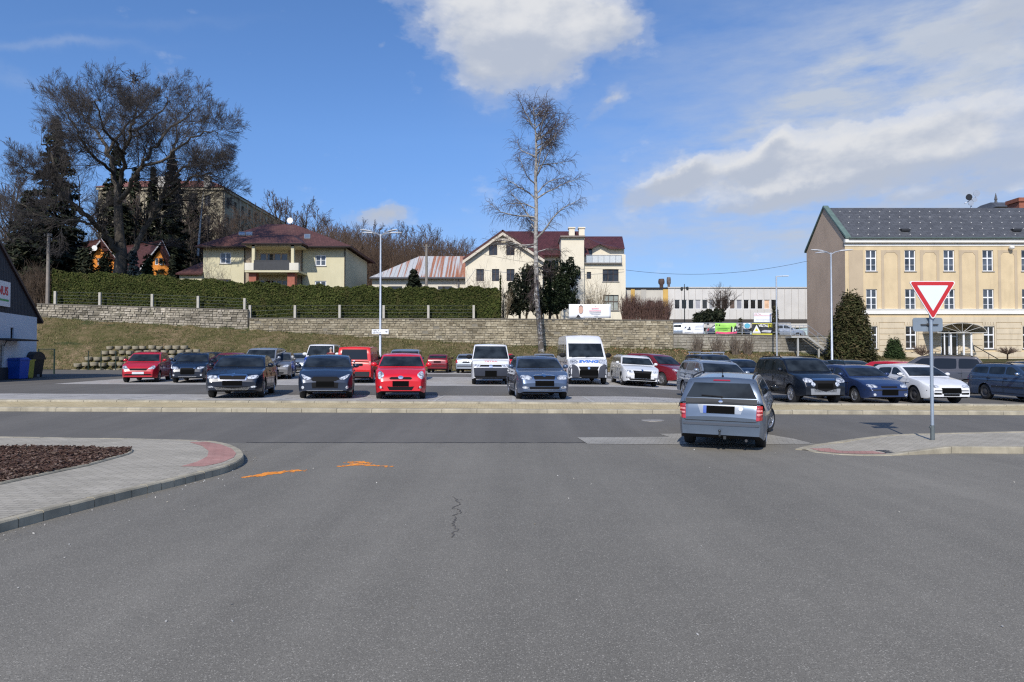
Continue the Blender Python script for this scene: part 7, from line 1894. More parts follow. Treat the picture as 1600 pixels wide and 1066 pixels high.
# ---- the great bare beech (limbs drawn from the photo at its own distance)
YT = 70.0
def w(px, py, dy=0): v = at(px, py, YT + dy); return np.array(v)
bz = terr(ax(186, YT), YT)
T = thing('bare_beech', 'huge bare beech with spreading crown behind the left end of the hedge', 'tree', (ax(186, YT), YT, bz))
tr = Tubes(); tw = Tubes(); spec_min = .022
trunk = [np.array([ax(187, YT), YT, bz - .6]), w(187, 445), w(188, 425), w(190, 400), w(187, 370), w(185, 335), w(184, 308)]
def spl(pts, n=5):
    return np.array([np.array(v) for v in curve_pts([Vector(p) for p in pts], n)])
T0 = spl(trunk); rr = np.interp(np.linspace(0, 1, len(T0)), [0, .12, .25, .45, .7, 1], [1.25, .88, .70, .58, .44, .36]); tr.add(T0, rr, 0, 12)
limbs = [  # (points, r0, r1)
    ([w(186, 398), w(172, 378, -1), w(150, 352, -3), (w(120, 325, -5)), w(95, 300, -6), w(88, 270, -7), w(78, 235, -7), w(64, 226, -8)], .40, .10),
    ([w(104, 308, -5.5), w(80, 290, -7), w(50, 272, -8), w(28, 256, -8)], .18, .06),
    ([w(198, 408), w(212, 385, 1), (w(230, 350, 2)), w(250, 315, 3), w(262, 285, 3), w(270, 250, 3), w(276, 212, 3), w(274, 185, 3)], .42, .10),
    ([w(262, 285, 3), w(285, 262, 4), w(310, 250, 5), w(330, 255, 5)], .20, .06),
    ([w(253, 310, 3), w(290, 285, 1), w(320, 272, 0), w(338, 278, -1)], .2, .05),
    ([w(184, 308), w(178, 270, 1), w(168, 240, 2), w(150, 205, 3), w(135, 190, 3), w(128, 168, 3)], .36, .08),
    ([w(185, 318), w(205, 290, -1), w(222, 258, -2), w(240, 232, -3), w(262, 205, -3), w(292, 180, -3), w(302, 172, -3)], .32, .08),
    ([w(184, 308), w(190, 275, 0), w(196, 240, -1), w(204, 205, -2), w(212, 180, -2), w(214, 158, -2)], .34, .08),
    ([w(168, 240, 2), w(190, 205, 4), w(225, 175, 5), w(233, 160, 5)], .2, .06),
    ([w(178, 270, 1), w(150, 250, -3), w(125, 215, -5), w(106, 182, -5), w(100, 168, -5)], .22, .06),
    ([w(222, 258, -2), w(255, 250, -5), w(290, 222, -6), w(330, 205, -6), w(338, 212, -6)], .2, .05),
    ([w(150, 352, -3), w(120, 345, -6), w(85, 345, -8), w(50, 330, -9), w(20, 310, -9)], .16, .04),
    ([w(240, 330, 2.5), w(275, 315, 5), w(310, 310, 7), w(345, 300, 8)], .16, .04),
    ([w(196, 240, -1), w(165, 205, -6), w(150, 160, -8), w(158, 158, -8)], .18, .05),
    ([w(204, 205, -2), w(240, 185, 6), w(262, 158, 8), w(259, 152, 8)], .18, .05)]
for pts, r0, r1 in limbs:
    q = spl(pts, 4); q[1:] += rng.normal(size=(len(q) - 1, 3)) * .12; tr.add(q, r0 * .8, r1 * .6, 8)
    Ll = np.linalg.norm(np.diff(q, axis=0), axis=1).sum()
    spec = [(15, .46, .80, .06, .05, 4, .18), (9, .60, .70, .06, .05, 3, .12), (9, .60, .58, .07, .04, 3, .12), (4, .55, .5, .08, .02, 3, .2)]
    spec_min = .0098
    branch_out(tw, q, 0, min(Ll, 8.5), r0 * .40, rng, spec)
tr.build('trunk', BEECH, T); tw.build('crown', TWIG, T)
g = G(); p = w(206, 123, -2)
for _ in range(60): q = p + rng.normal(size=3) * .28; g.tube([q, q + rng.normal(size=3) * .4], .03, 3)
tag(g.build('bird_nest', TWIG), 'dark ball of twigs high in the crown of the huge bare beech', 'nest')
# ---- birch in front of the wall
YBi = 59.5; bx, bzz = ax(846, YBi), terr(ax(846, YBi), YBi)
T = thing('birch', 'tall bare birch with a pale trunk in front of the long stone wall', 'tree', (bx, YBi, bzz))
def wb(px, py, dy=0): return np.array(at(px, py, YBi + dy))
q = spl([np.array([bx, YBi, bzz - .3]), wb(844, 520), wb(840, 480), wb(838, 430), wb(837, 380), wb(838, 330), wb(837, 280), wb(838, 235), wb(837, 212), wb(835, 186), wb(833, 166)], 5)
tr = Tubes(); tw = Tubes(); tr.add(q, np.interp(np.linspace(0, 1, len(q)), [0, .05, .3, .6, .85, 1], [.34, .25, .20, .14, .06, .02]), 0, 9)
m, k = newmat('birch_bark', .85, 0, .15); n = k.noise(k.mapping(k.obj, (1.2, 1.2, 2.6)), 1.6, 6, .75); sep = k.n('ShaderNodeSeparateXYZ'); k.l(k.obj, sep.inputs[0])
setcol(k, k.mix(k.ramp(k.math('ADD', n, k.math('MULTIPLY', k.math('SUBTRACT', sep.outputs[2], 9.0), .012)), [(.42, 0.), (.56, 1.)]), (.11, .095, .08), k.ramp(n, [(.4, (.27, .255, .235)), (.7, (.46, .44, .41))]))); bump(k, n, .5, .03)
BIRB = m; BTW = M('birch_twigs', (.085, .062, .055), .9, var=.2)
spec_min = .016
for i in range(38):
    t = .30 + .68 * (i + rng.uniform()) / 38; x = t * (len(q) - 1); j = min(len(q) - 2, int(x)); p = q[j] + (q[j + 1] - q[j]) * (x - j)
    a = rng.uniform(0, 6.283); up = rng.uniform(.25, .75); prof = np.interp(t, [.28, .42, .55, .68, .8, .92, 1.0], [5.2, 5.0, 4.9, 4.2, 3.3, 2.2, .7]) * rng.uniform(.6, 1.08)
    d = np.array([math.cos(a), math.sin(a), up * (1 if t > .4 else .35)])
    b, _ = grow(p, d, prof, 7, .16, .03 if t > .4 else -.02, rng); r0 = .02 + .016 * prof
    tr.add(b, r0, .014, 5)
    for c in range(int(11 + prof * 7)):
        s_ = .2 + .8 * (c + rng.uniform()) / (11 + prof * 7); x2 = s_ * (len(b) - 1); j2 = min(len(b) - 2, int(x2)); pp = b[j2] + (b[j2 + 1] - b[j2]) * (x2 - j2)
        dd = side_dir(b[j2 + 1] - b[j2], rng.uniform(.5, 1.1), rng); l = rng.uniform(.5, 1.3) * (1 if t > .38 else .8)
        h, e_ = grow(pp, dd, l, 4, .15, -.02, rng); tw.add(h, .014, .009, 3)
        for _ in range(3):
            u = h[rng.integers(1, 5)]; h2, _ = grow(u, e_ + rng.normal(size=3) * .6, rng.uniform(.35, .95), 4, .12, -.30, rng); tw.add(h2, .0105, .006, 3)
tr.build('trunk', BIRB, T); tw.build('crown', BTW, T)
# ---- conifers
def spruce_mesh(H, Rb, n, size, rg, shape=.8, ragged=.25, z0=.06):
    """drooping sprays on whorls; returns leaf centres and outward normals"""
    m = int(n); wh = max(.25, size * 1.9); nw = max(3, int(H * (1 - z0) / wh))
    ki = rg.integers(0, nw, m * 2); keep = rg.uniform(size=m * 2) < (1 - ki / nw) ** .7 + .08; ki = ki[keep][:m]; m = len(ki)
    nb = 9; bi = rg.integers(0, nb, m); ba = rg.uniform(0, 2 * np.pi, (nw, nb)); bl = rg.uniform(1 - ragged * 1.1, 1 + ragged * .35, (nw, nb))
    t = ki / nw; f = np.sqrt(rg.uniform(.04, 1, m)); a = ba[ki, bi] + rg.normal(size=m) * (.6 if shape < .5 else .17)
    rad = (Rb * (1 - t) ** shape * bl[ki, bi] + .10) * f; z = z0 * H + (t + .5 / nw) * (1 - z0) * H
    C = np.stack([rad * np.cos(a), rad * np.sin(a), z + rg.normal(size=m) * wh * (.9 if shape < .5 else .22) - rad * .30 + np.maximum(0, f - .75) * Rb * .12], 1)
    N = np.stack([np.cos(a) * .5, np.sin(a) * .5, np.full(m, .85)], 1); return C, N
NEED = [island('spruce_needles', [(.010, .015, .010), (.018, .026, .014), (.030, .036, .019), (.046, .044, .024)]), island('pine_needles', [(.012, .020, .010), (.022, .036, .014), (.038, .054, .020), (.05, .06, .03)]),
        island('blue_spruce_needles', [(.03, .045, .05), (.05, .07, .075), (.075, .10, .105)]), island('thuja_leaf', [(.025, .030, .010), (.045, .05, .016), (.065, .062, .024), (.085, .062, .03)])]
PINE = island('dark_pine_needles', [(.008, .014, .008), (.016, .026, .011), (.026, .038, .015), (.036, .046, .02)])
DARKB = mk_bark('conifer_bark', (.03, .022, .016), (.08, .06, .045))
def conifer(name, label, px, Y, ytop, halfpx, n, size, mat, shape=.8, ragged=.25, zb=None, group=None, z0=.05):
    x = ax(px, Y); z = (gz(x, Y) if Y < 55 else terr(x, Y)) if zb is None else zb; H = az(ytop, Y) - z; Rb = halfpx * Y / F
    T = thing(name, label, 'tree' if H > 2.5 else 'shrub', (x, Y, z), group=group)
    g = G(); g.tube([(x, Y, z - .2), (x, Y, z + H * .5), (x, Y, z + H * .96)], [Rb * .07 + .05, Rb * .04 + .03, .02], 7); g.build('trunk', DARKB, T)
    C, N = spruce_mesh(H, Rb, n, size, rng, shape, ragged, z0); C += np.array([x, Y, z]); V, Fq = leaf_quads(C, size, N, .32); mesh_np('crown', V, Fq, mat, T)
conifer('spruce', 'broad black-green spruce at the far left behind the beech', 82, 82, 186, 50, 17000, .34, NEED[0], .62, .5)
conifer('spruce', 'dark spruce directly behind the beech trunk', 178, 88, 228, 32, 9500, .34, NEED[0], .62, .5)
conifer('spruce', 'dark spruce right of the beech trunk in front of the hillside building', 266, 84, 240, 32, 9500, .34, NEED[0], .65, .5)
conifer('spruce', 'slim dark spruce between the beech trunk and the spruce in front of the hillside building', 236, 92, 260, 19, 5000, .34, NEED[0], .7, .5)
conifer('spruce', 'dark spruce half hidden behind the right limb of the beech', 208, 98, 262, 20, 4500, .34, NEED[0], .6, .5)
conifer('spruce', 'dark broad spruce between the hillside building and the villa roof', 300, 96, 300, 22, 4500, .34, NEED[0], .6, .6)
conifer('spruce', 'dark lower spruce at the left end of the hedge', 42, 76, 298, 44, 10000, .32, NEED[0], .6, .5)
conifer('yew', 'dark bushy yew left of the beech trunk in front of the orange cottage', 132, 72, 392, 22, 3800, .3, NEED[0], .35, .4)
conifer('yew', 'dark bushy yew against the beech trunk under the left orange cottage', 164, 73, 398, 15, 2600, .3, NEED[0], .35, .4)
conifer('blue_spruce', 'bluish young spruce right of the beech trunk', 207, 70, 392, 17, 3600, .24, NEED[2], .8, .35)
conifer('yew', 'dark green bush between the blue spruce and the orange cottage', 229, 74, 402, 12, 2200, .28, NEED[1], .4, .4)
conifer('spruce', 'small dark spruce right of the right orange cottage', 267, 70, 398, 10, 2200, .24, NEED[0], .85, .3)
conifer('spruce', 'young dark spruce in front of the rusty roof', 646, 72, 421, 14, 3400, .22, NEED[0], .8, .25, zb=az(460, 72))
conifer('thuja', 'large brownish green thuja between the stairs and the ochre building', 1330, 58, 460, 38, 26000, .15, NEED[3], .40, .12, zb=1.0, z0=.01)
conifer('thuja', 'small dense green conifer in front of the ochre building', 1397, 61.5, 532, 17, 8500, .11, island('young_conifer', [(.02, .035, .012), (.035, .06, .018), (.05, .075, .025)]), .48, .12, zb=1.1, z0=.01)
conifer('thuja', 'tiny yellowish conifer left of the small dense conifer', 1373, 62, 555, 9, 1200, .11, NEED[3], .5, .3, zb=1.1, z0=.01)
conifer('thuja', 'narrow olive conifer right of the white notice board', 1211, 66, 480, 6, 1800, .13, NEED[3], .3, .3)
conifer('thuja', 'tiny olive conifer left of the white notice board', 1158, 68, 496, 5, 900, .11, NEED[3], .6, .3)
def blob_tree(name, label, Y, blobs, trunks, n, size, mat, cat='tree', dens=.35):
    x = ax(blobs[0][0], Y); z = terr(x, Y); T = thing(name, label, cat, (x, Y, z)); C = []
    wsum = sum(b[2] * b[3] for b in blobs)
    for px, py, rx, rz in blobs:
        c = np.array(at(px, py, Y)); m = int(n * rx * rz / wsum); v = rng.normal(size=(m, 3)); v /= np.linalg.norm(v, axis=1)[:, None]
        v *= rng.uniform(dens, 1, (m, 1)) ** .5; cl = 1 + .28 * np.sin(v[:, :1] * 7 + py) * np.sin(v[:, 2:] * 6 + px)
        C.append(c + v * cl * np.array([rx, rx * .8, rz]) * (Y / F))
    V, Fq = leaf_quads(np.concatenate(C), size, None, .4); mesh_np('crown', V, Fq, mat, T)
    g = G()
    for pts, r in trunks: g.tube([at(px, py, Y) + Vector((0, R.uniform(-.3, .3), 0)) for px, py in pts], [r, r * .5][:1] * len(pts), 6)
    g.build('trunk', DARKB, T); return T
blob_tree('pine', 'dark spreading pine group behind the wall left of the birch', 66, [(810, 458, 19, 26), (828, 435, 16, 24), (806, 480, 14, 14), (830, 470, 20, 22)], [([(812, 505), (812, 470)], .12), ([(822, 505), (826, 450)], .1), ([(848, 505), (838, 460)], .12)], 10500, .13, NEED[0], dens=.2)
blob_tree('pine', 'dark green dense pine behind the wall between the birch and the portrait banner', 67, [(886, 430, 20, 26), (868, 455, 22, 26), (858, 425, 12, 18), (890, 468, 13, 18), (866, 478, 18, 14), (850, 470, 14, 22)], [([(858, 505), (862, 470), (872, 440)], .14), ([(872, 505), (868, 480)], .1), ([(842, 505), (856, 462)], .1)], 17000, .13, PINE, dens=.2)
blob_tree('evergreen_bush', 'dark low evergreen bush behind the railing left of the bare tree', 73, [(1106, 494, 15, 10), (1092, 497, 9, 8), (1122, 494, 10, 11)], [([(1106, 508), (1106, 496)], .1)], 3000, .18, NEED[0], 'bush')
# ---- the clipped thuja hedge
HG, hk = newmat('hedge_leaf', .85, 0, .15); g_ = hk.n('ShaderNodeNewGeometry').outputs['Random Per Island']
c = hk.ramp(g_, [(0, (.018, .026, .006)), (.4, (.038, .05, .011)), (.75, (.062, .074, .018)), (1, (.09, .088, .026))]); n1 = hk.noise(hk.obj, .35, 4); n2 = hk.noise(hk.obj, 1.6, 4)
c = hk.mix(1.0, c, hk.ramp(n1, [(.3, .7), (.7, 1.3)]), 'MULTIPLY'); c = hk.mix(hk.ramp(n2, [(.55, 0.), (.75, .6)]), c, (.085, .07, .028)); setcol(hk, c)
htop = lambda x: lerp_tab(x, [(ax(px, 63.3), az(py, 63.3)) for px, py in ((60, 424), (160, 428), (235, 431), (300, 437), (390, 442), (480, 447), (580, 449), (680, 451), (775, 450), (782, 456))]) + .10 * math.sin(x * 1.3) + .07 * math.sin(x * 3.1) + .05 * math.sin(x * 7.7)
hx0_, hx1_ = ax(84, 63.3), ax(781, 63.3); yh0, yh1 = 62.75, 64.2
T = thing('clipped_hedge', 'long clipped green thuja hedge on top of the stone wall', 'hedge', ((hx0_ + hx1_) / 2, 63.4, terr(-15, 63.4)))
C = []; N = []
for _ in range(64000):
    x = rng.uniform(hx0_, hx1_); zt = htop(x); zb = terr(x, 62.6) - .3
    u = rng.uniform()
    if u < .74: C.append((x, yh0 + abs(rng.normal()) * .10 - .06 * math.sin(x * 2.1) * math.sin((zb - x) * 1.7) - .05, zb + (zt - zb) * rng.uniform() ** .9)); N.append((0, -1, .35))
    elif u < .96: C.append((x, rng.uniform(yh0, yh1), zt - abs(rng.normal()) * .14)); N.append((0, -.2, 1))
    else: C.append((hx1_ + abs(rng.normal()) * .05, rng.uniform(yh0, yh1), zb + (zt - zb) * rng.uniform())); N.append((1, 0, .3))
V, Fq = leaf_quads(C, .09, N, .55); mesh_np('foliage', V, Fq, HG, T)
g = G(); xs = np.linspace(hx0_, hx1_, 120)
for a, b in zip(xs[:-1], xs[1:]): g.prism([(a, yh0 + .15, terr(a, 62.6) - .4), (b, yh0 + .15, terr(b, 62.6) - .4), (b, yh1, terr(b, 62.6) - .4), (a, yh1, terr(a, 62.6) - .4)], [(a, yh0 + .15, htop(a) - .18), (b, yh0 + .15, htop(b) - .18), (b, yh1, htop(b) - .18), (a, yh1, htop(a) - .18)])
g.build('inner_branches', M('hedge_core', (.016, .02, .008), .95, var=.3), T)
# ---- bare shrubs
def bare_shrub(name, label, px, Y, ytop, halfpx, stems, mat, zb=None, spread=.6, cat='shrub', twigs=5, r=.02, group=None, trunk=None, dome=.35):
    x = ax(px, Y); z = (gz(x, Y) if Y < 55 else terr(x, Y)) if zb is None else zb; H = az(ytop, Y) - z; Wd = halfpx * Y / F
    T = thing(name, label, cat, (x, Y, z), group=group); t_ = Tubes(); z1 = z
    if trunk:
        g = G(); z1 = az(trunk, Y); g.tube([(x, Y, z - .1), (x + .02, Y, z1 + .1)], [.07, .06], 7); g.build('trunk', DARKB, T)
    for i in range(stems):
        a = rng.uniform(0, 6.283); rad = math.sqrt(rng.uniform()) * Wd; tgt = np.array([x + rad * math.cos(a), Y + rad * math.sin(a) * .7, z1 + (H - (z1 - z)) * rng.uniform(.55, 1.02) * (1 - dome * (rad / Wd) ** 2)])
        p0 = np.array([x, Y, z1]) + np.array([math.cos(a), math.sin(a) * .7, 0]) * rad * (1 - spread) ; d = tgt - p0; L = np.linalg.norm(d)
        q, _ = grow(p0, d, L, 5, .08, .02, rng); t_.add(q, r, r * .4, 3)
        for _ in range(twigs):
            u = q[rng.integers(2, 6)]; h, _ = grow(u, d / L + rng.normal(size=3) * .55, L * rng.uniform(.15, .38), 3, .12, .05, rng); t_.add(h, r * .55, r * .3, 3)
    t_.build('branches', mat, T)
BRT = M('red_brown_twigs', (.125, .07, .055), .9, var=.3, scale=1.2); GRT = M('grey_brown_twigs', (.16, .125, .095), .9, var=.25, scale=1.2); OLT = M('straw_twigs', (.24, .19, .12), .9, var=.25)
bare_shrub('bare_hedge', 'reddish brown bare hedge on the wall left of the white panel building', 986, 64, 467, 15, 300, BRT, spread=.12, twigs=7, dome=.05)
bare_shrub('bare_hedge', 'denser dark brown bare hedge on the wall directly left of the railing', 1023, 64, 473, 26, 560, BRT, spread=.1, twigs=7, dome=.02)
bare_shrub('bare_shrub', 'pale many-stemmed bare shrub in front of the cream house, above the portrait banner', 930, 70, 440, 24, 90, OLT, spread=.55, twigs=5)
bare_shrub('bare_shrub', 'thin pale bare shrub between the hedge end and the pines', 788, 65, 440, 9, 46, OLT, spread=.4)
bare_shrub('bare_shrub', 'bare brown shrub at the left end of the hedge beside the wooden pole', 58, 64, 420, 30, 420, M('dull_brown_twigs', (.10, .07, .048), .9, var=.3), spread=.2, twigs=7)
bare_shrub('bare_shrub', 'bare grey bush in front of the left windows of the yellow villa', 338, 70, 408, 24, 60, GRT, spread=.6)
bare_shrub('bare_shrub', 'bare grey bush in front of the gable of the cream house', 745, 70, 418, 24, 60, GRT, spread=.6)
bare_shrub('bare_tree', 'small spreading bare tree in front of the white panel building', 1128, 76, 448, 22, 60, M('dark_bare_twigs', (.07, .05, .04), .9, var=.2), spread=.85, cat='tree', twigs=9, r=.03, trunk=488)
bare_shrub('ball_tree', 'small round-headed bare tree left of the entrance canopy', 1441, 61, 540, 18, 60, M('ball_twigs', (.17, .115, .085), .9, var=.2), zb=1.1, spread=.95, cat='tree', twigs=10, r=.018, trunk=556)
bare_shrub('ball_tree', 'small flat-headed bare tree right of the ramp handrail', 1574, 61, 543, 16, 70, CACHE['ball_twigs'], zb=1.1, spread=.98, cat='tree', twigs=10, r=.018, trunk=554)
for px, hw in ((1090, 11), (1122, 13), (1150, 10), (1168, 9)):
    bare_shrub('dry_shrub', {1090: 'dry tangle of brown stems below the lime green banner, leftmost of the row', 1122: 'broad dry tangle of brown stems at the foot of the low wall', 1150: 'dry brown stems at the foot of the low wall under the black banner', 1168: 'thin dry stems at the foot of the low wall, nearest the lamp pole'}[px], px, 60.6, 524, hw, 60, GRT, spread=.45, group='dry shrubs at the foot of the low wall')
# ---- dead leaves and grass tufts on the bank
def scatter_bank(n, x0, x1, fn): 
    P_ = []
    while len(P_) < n:
        x, y = rng.uniform(x0, x1), rng.uniform(54.8, YW - .35)
        if fn(x, y): P_.append((x, y, terr(x, y) + .03))
    return P_
C = scatter_bank(34000, -42, 34, lambda x, y: True); C = np.array(C); nq = len(C)
a = rng.uniform(0, 6.283, nq); l = rng.uniform(.08, .26, nq); d = np.stack([np.cos(a) * .5, np.sin(a) * .5, rng.uniform(.3, 1, nq)], 1) * l[:, None]; s_ = np.stack([-np.sin(a), np.cos(a), np.zeros(nq)], 1) * .022
V = np.stack([C - s_, C + s_, C + d], 1).reshape(-1, 3); Fq = np.arange(3 * nq).reshape(nq, 3)
tag(mesh_np('grass', V, Fq, island('grass_blades', [(.05, .065, .018), (.10, .11, .035), (.20, .165, .075), (.32, .25, .14)])), kind='stuff')
C = scatter_bank(2600, 3, 26, lambda x, y: y > 57.5 and (x < 12 or y > 59.2)); V, Fq = leaf_quads(C, .075, [(0, -.3, 1)] * len(C))
tag(mesh_np('fallen_leaves', V, Fq, island('dead_leaves', [(.20, .09, .045), (.32, .17, .09), (.38, .26, .16), (.14, .07, .04)])), kind='stuff')
# ---- trees on the hill behind
def bare_tree_meshes(H, seed, mat_t, mat_c, narrow=.6):
    rg = np.random.default_rng(seed); global spec_min
    tr = Tubes(); tw = Tubes(); spec_min = .028
    q, _ = grow((0, 0, -.5), (0, 0, 1), H * .92, 9, .035, .05, rg); tr.add(q, H * .018, .04, 6)
    for i in range(14):
        t = .28 + .7 * (i + rg.uniform()) / 14; x = t * 9; j = min(8, int(x)); p = q[j] + (q[j + 1] - q[j]) * (x - j); a = rg.uniform(0, 6.28)
        L = H * .36 * narrow / .6 * (1.15 - .8 * t) * rg.uniform(.7, 1.2); b, _ = grow(p, (math.cos(a), math.sin(a), .75), L, 5, .12, .12, rg); tr.add(b, .012 * H * (1.1 - t), .035, 4)
        branch_out(tw, b, 0, L, .06, rg, [(7, .5, .7, .12, .08, 3, .15), (5, .55, .6, .15, .06, 3, .1)])
    a = tr.build('trunk', mat_t); b = tw.build('crown', mat_c); r = a.data, b.data; bpy.data.objects.remove(a); bpy.data.objects.remove(b); return r
HT = mk_bark('hill_trunk', (.055, .045, .038), (.12, .10, .085)); HC = M('hill_twigs', (.095, .072, .058), .95, var=.25, scale=.2); HC2 = M('hill_twigs_warm', (.105, .068, .045), .95, var=.25, scale=.2)
KINDS = [bare_tree_meshes(15, 100 + i, HT, HC if i % 2 else HC2, .5 + .1 * i) for i in range(4)]
spots = []
def place_tree(px, Y, ytop, k, grp='bare trees on the wooded hill'):
    x = ax(px, Y); z = terr(x, Y); s_ = max(.25, (az(ytop, Y) - z) / 15); me = KINDS[k % 4]
    T = thing('bare_tree', 'slender bare tree among many on the wooded hill behind the houses', 'tree', (x, Y, z), R.uniform(0, 6.28), grp)
    for nm, d_ in (('trunk', me[0]), ('crown', me[1])):
        o = bpy.data.objects.new(nm, d_); COL.objects.link(o); o.parent = T; o.scale = (s_, s_, s_)
n = 0
for px, Y, yt in ((395, 128, 312), (412, 132, 318), (438, 112, 292), (444, 118, 312), (456, 116, 310), (476, 112, 306), (492, 118, 318), (508, 125, 338), (520, 128, 345), (535, 120, 350), (548, 118, 348), (562, 122, 344), (578, 116, 342), (592, 120, 346), (606, 117, 348), (622, 121, 350), (636, 118, 347), (652, 122, 352), (664, 118, 349), (676, 122, 354), (690, 126, 362), (702, 124, 372), (720, 125, 366), (733, 130, 374),
                  (530, 105, 362), (552, 103, 360), (574, 104, 362), (600, 102, 364), (626, 104, 362), (648, 103, 366), (672, 105, 368), (516, 100, 366), (-20, 100, 262), (8, 96, 270), (20, 108, 260), (300, 98, 330), (328, 100, 320), (345, 98, 336), (240, 100, 318), (152, 104, 300), (112, 100, 300), (60, 104, 280), (288, 100, 300), (362, 104, 330), (205, 98, 320), (380, 108, 330), (372, 118, 318), (210, 94, 300), (222, 99, 290), (300, 94, 300), (312, 99, 310), (325, 95, 322), (338, 100, 316), (352, 96, 330), (290, 103, 290), (250, 101, 300), (160, 98, 310), (190, 104, 290), (365, 99, 335)):
    place_tree(px, Y, yt, n); n += 1
bare_shrub_T = None
T = Tubes(); 
for _ in range(5200):   # brushwood of the wood's lower storey
    px = rng.uniform(490, 735); Y = rng.uniform(92, 116); x = ax(px, Y); z = terr(x, Y); h = rng.uniform(3.5, 8.0)
    q, _ = grow((x, Y, z), (rng.normal() * .15, rng.normal() * .15, 1), h, 3, .1, .03, rng); T.add(q, .035, .012, 3)
    for _ in range(3): u = q[rng.integers(1, 4)]; hh, _ = grow(u, (rng.normal() * .6, rng.normal() * .6, .9), h * .3, 2, .1, .02, rng); T.add(hh, .02, .010, 3)
tag(T.build('brushwood', HC2), kind='stuff')
T = Tubes()
for _ in range(2600):
    px = rng.uniform(-60, 400); Y = rng.uniform(86, 116); x = ax(px, Y); z = terr(x, Y); h = rng.uniform(3, 7.0)
    q, _ = grow((x, Y, z), (rng.normal() * .2, rng.normal() * .2, 1), h, 3, .1, .03, rng); T.add(q, .04, .012, 3)
    for _ in range(3): u = q[rng.integers(1, 4)]; hh, _ = grow(u, (rng.normal() * .6, rng.normal() * .6, .9), h * .3, 2, .1, .02, rng); T.add(hh, .02, .010, 3)
tag(T.build('brushwood', M('dark_brush', (.04, .034, .026), .95, var=.3, scale=.2)), kind='stuff')
x = ax(318, 90); T = thing('birch', 'thin white-stemmed birch on the slope left of the yellow villa', 'tree', (x, 90, terr(x, 90))); t_ = Tubes(); q = spl([np.array(at(309, 400, 90)), np.array(at(313, 350, 90)), np.array(at(318, 300, 90))], 5); t_.add(q, .16, .05, 6); t_.build('trunk', M('white_bark', (.52, .50, .46), .85, var=.2), T)
t_ = Tubes(); spec_min = .014; branch_out(t_, q, 0, 6, .05, rng, [(18, .35, .9, .12, -.02, 3, .2), (5, .5, .7, .15, -.08, 3, .1)]); t_.build('crown', BTW, T)
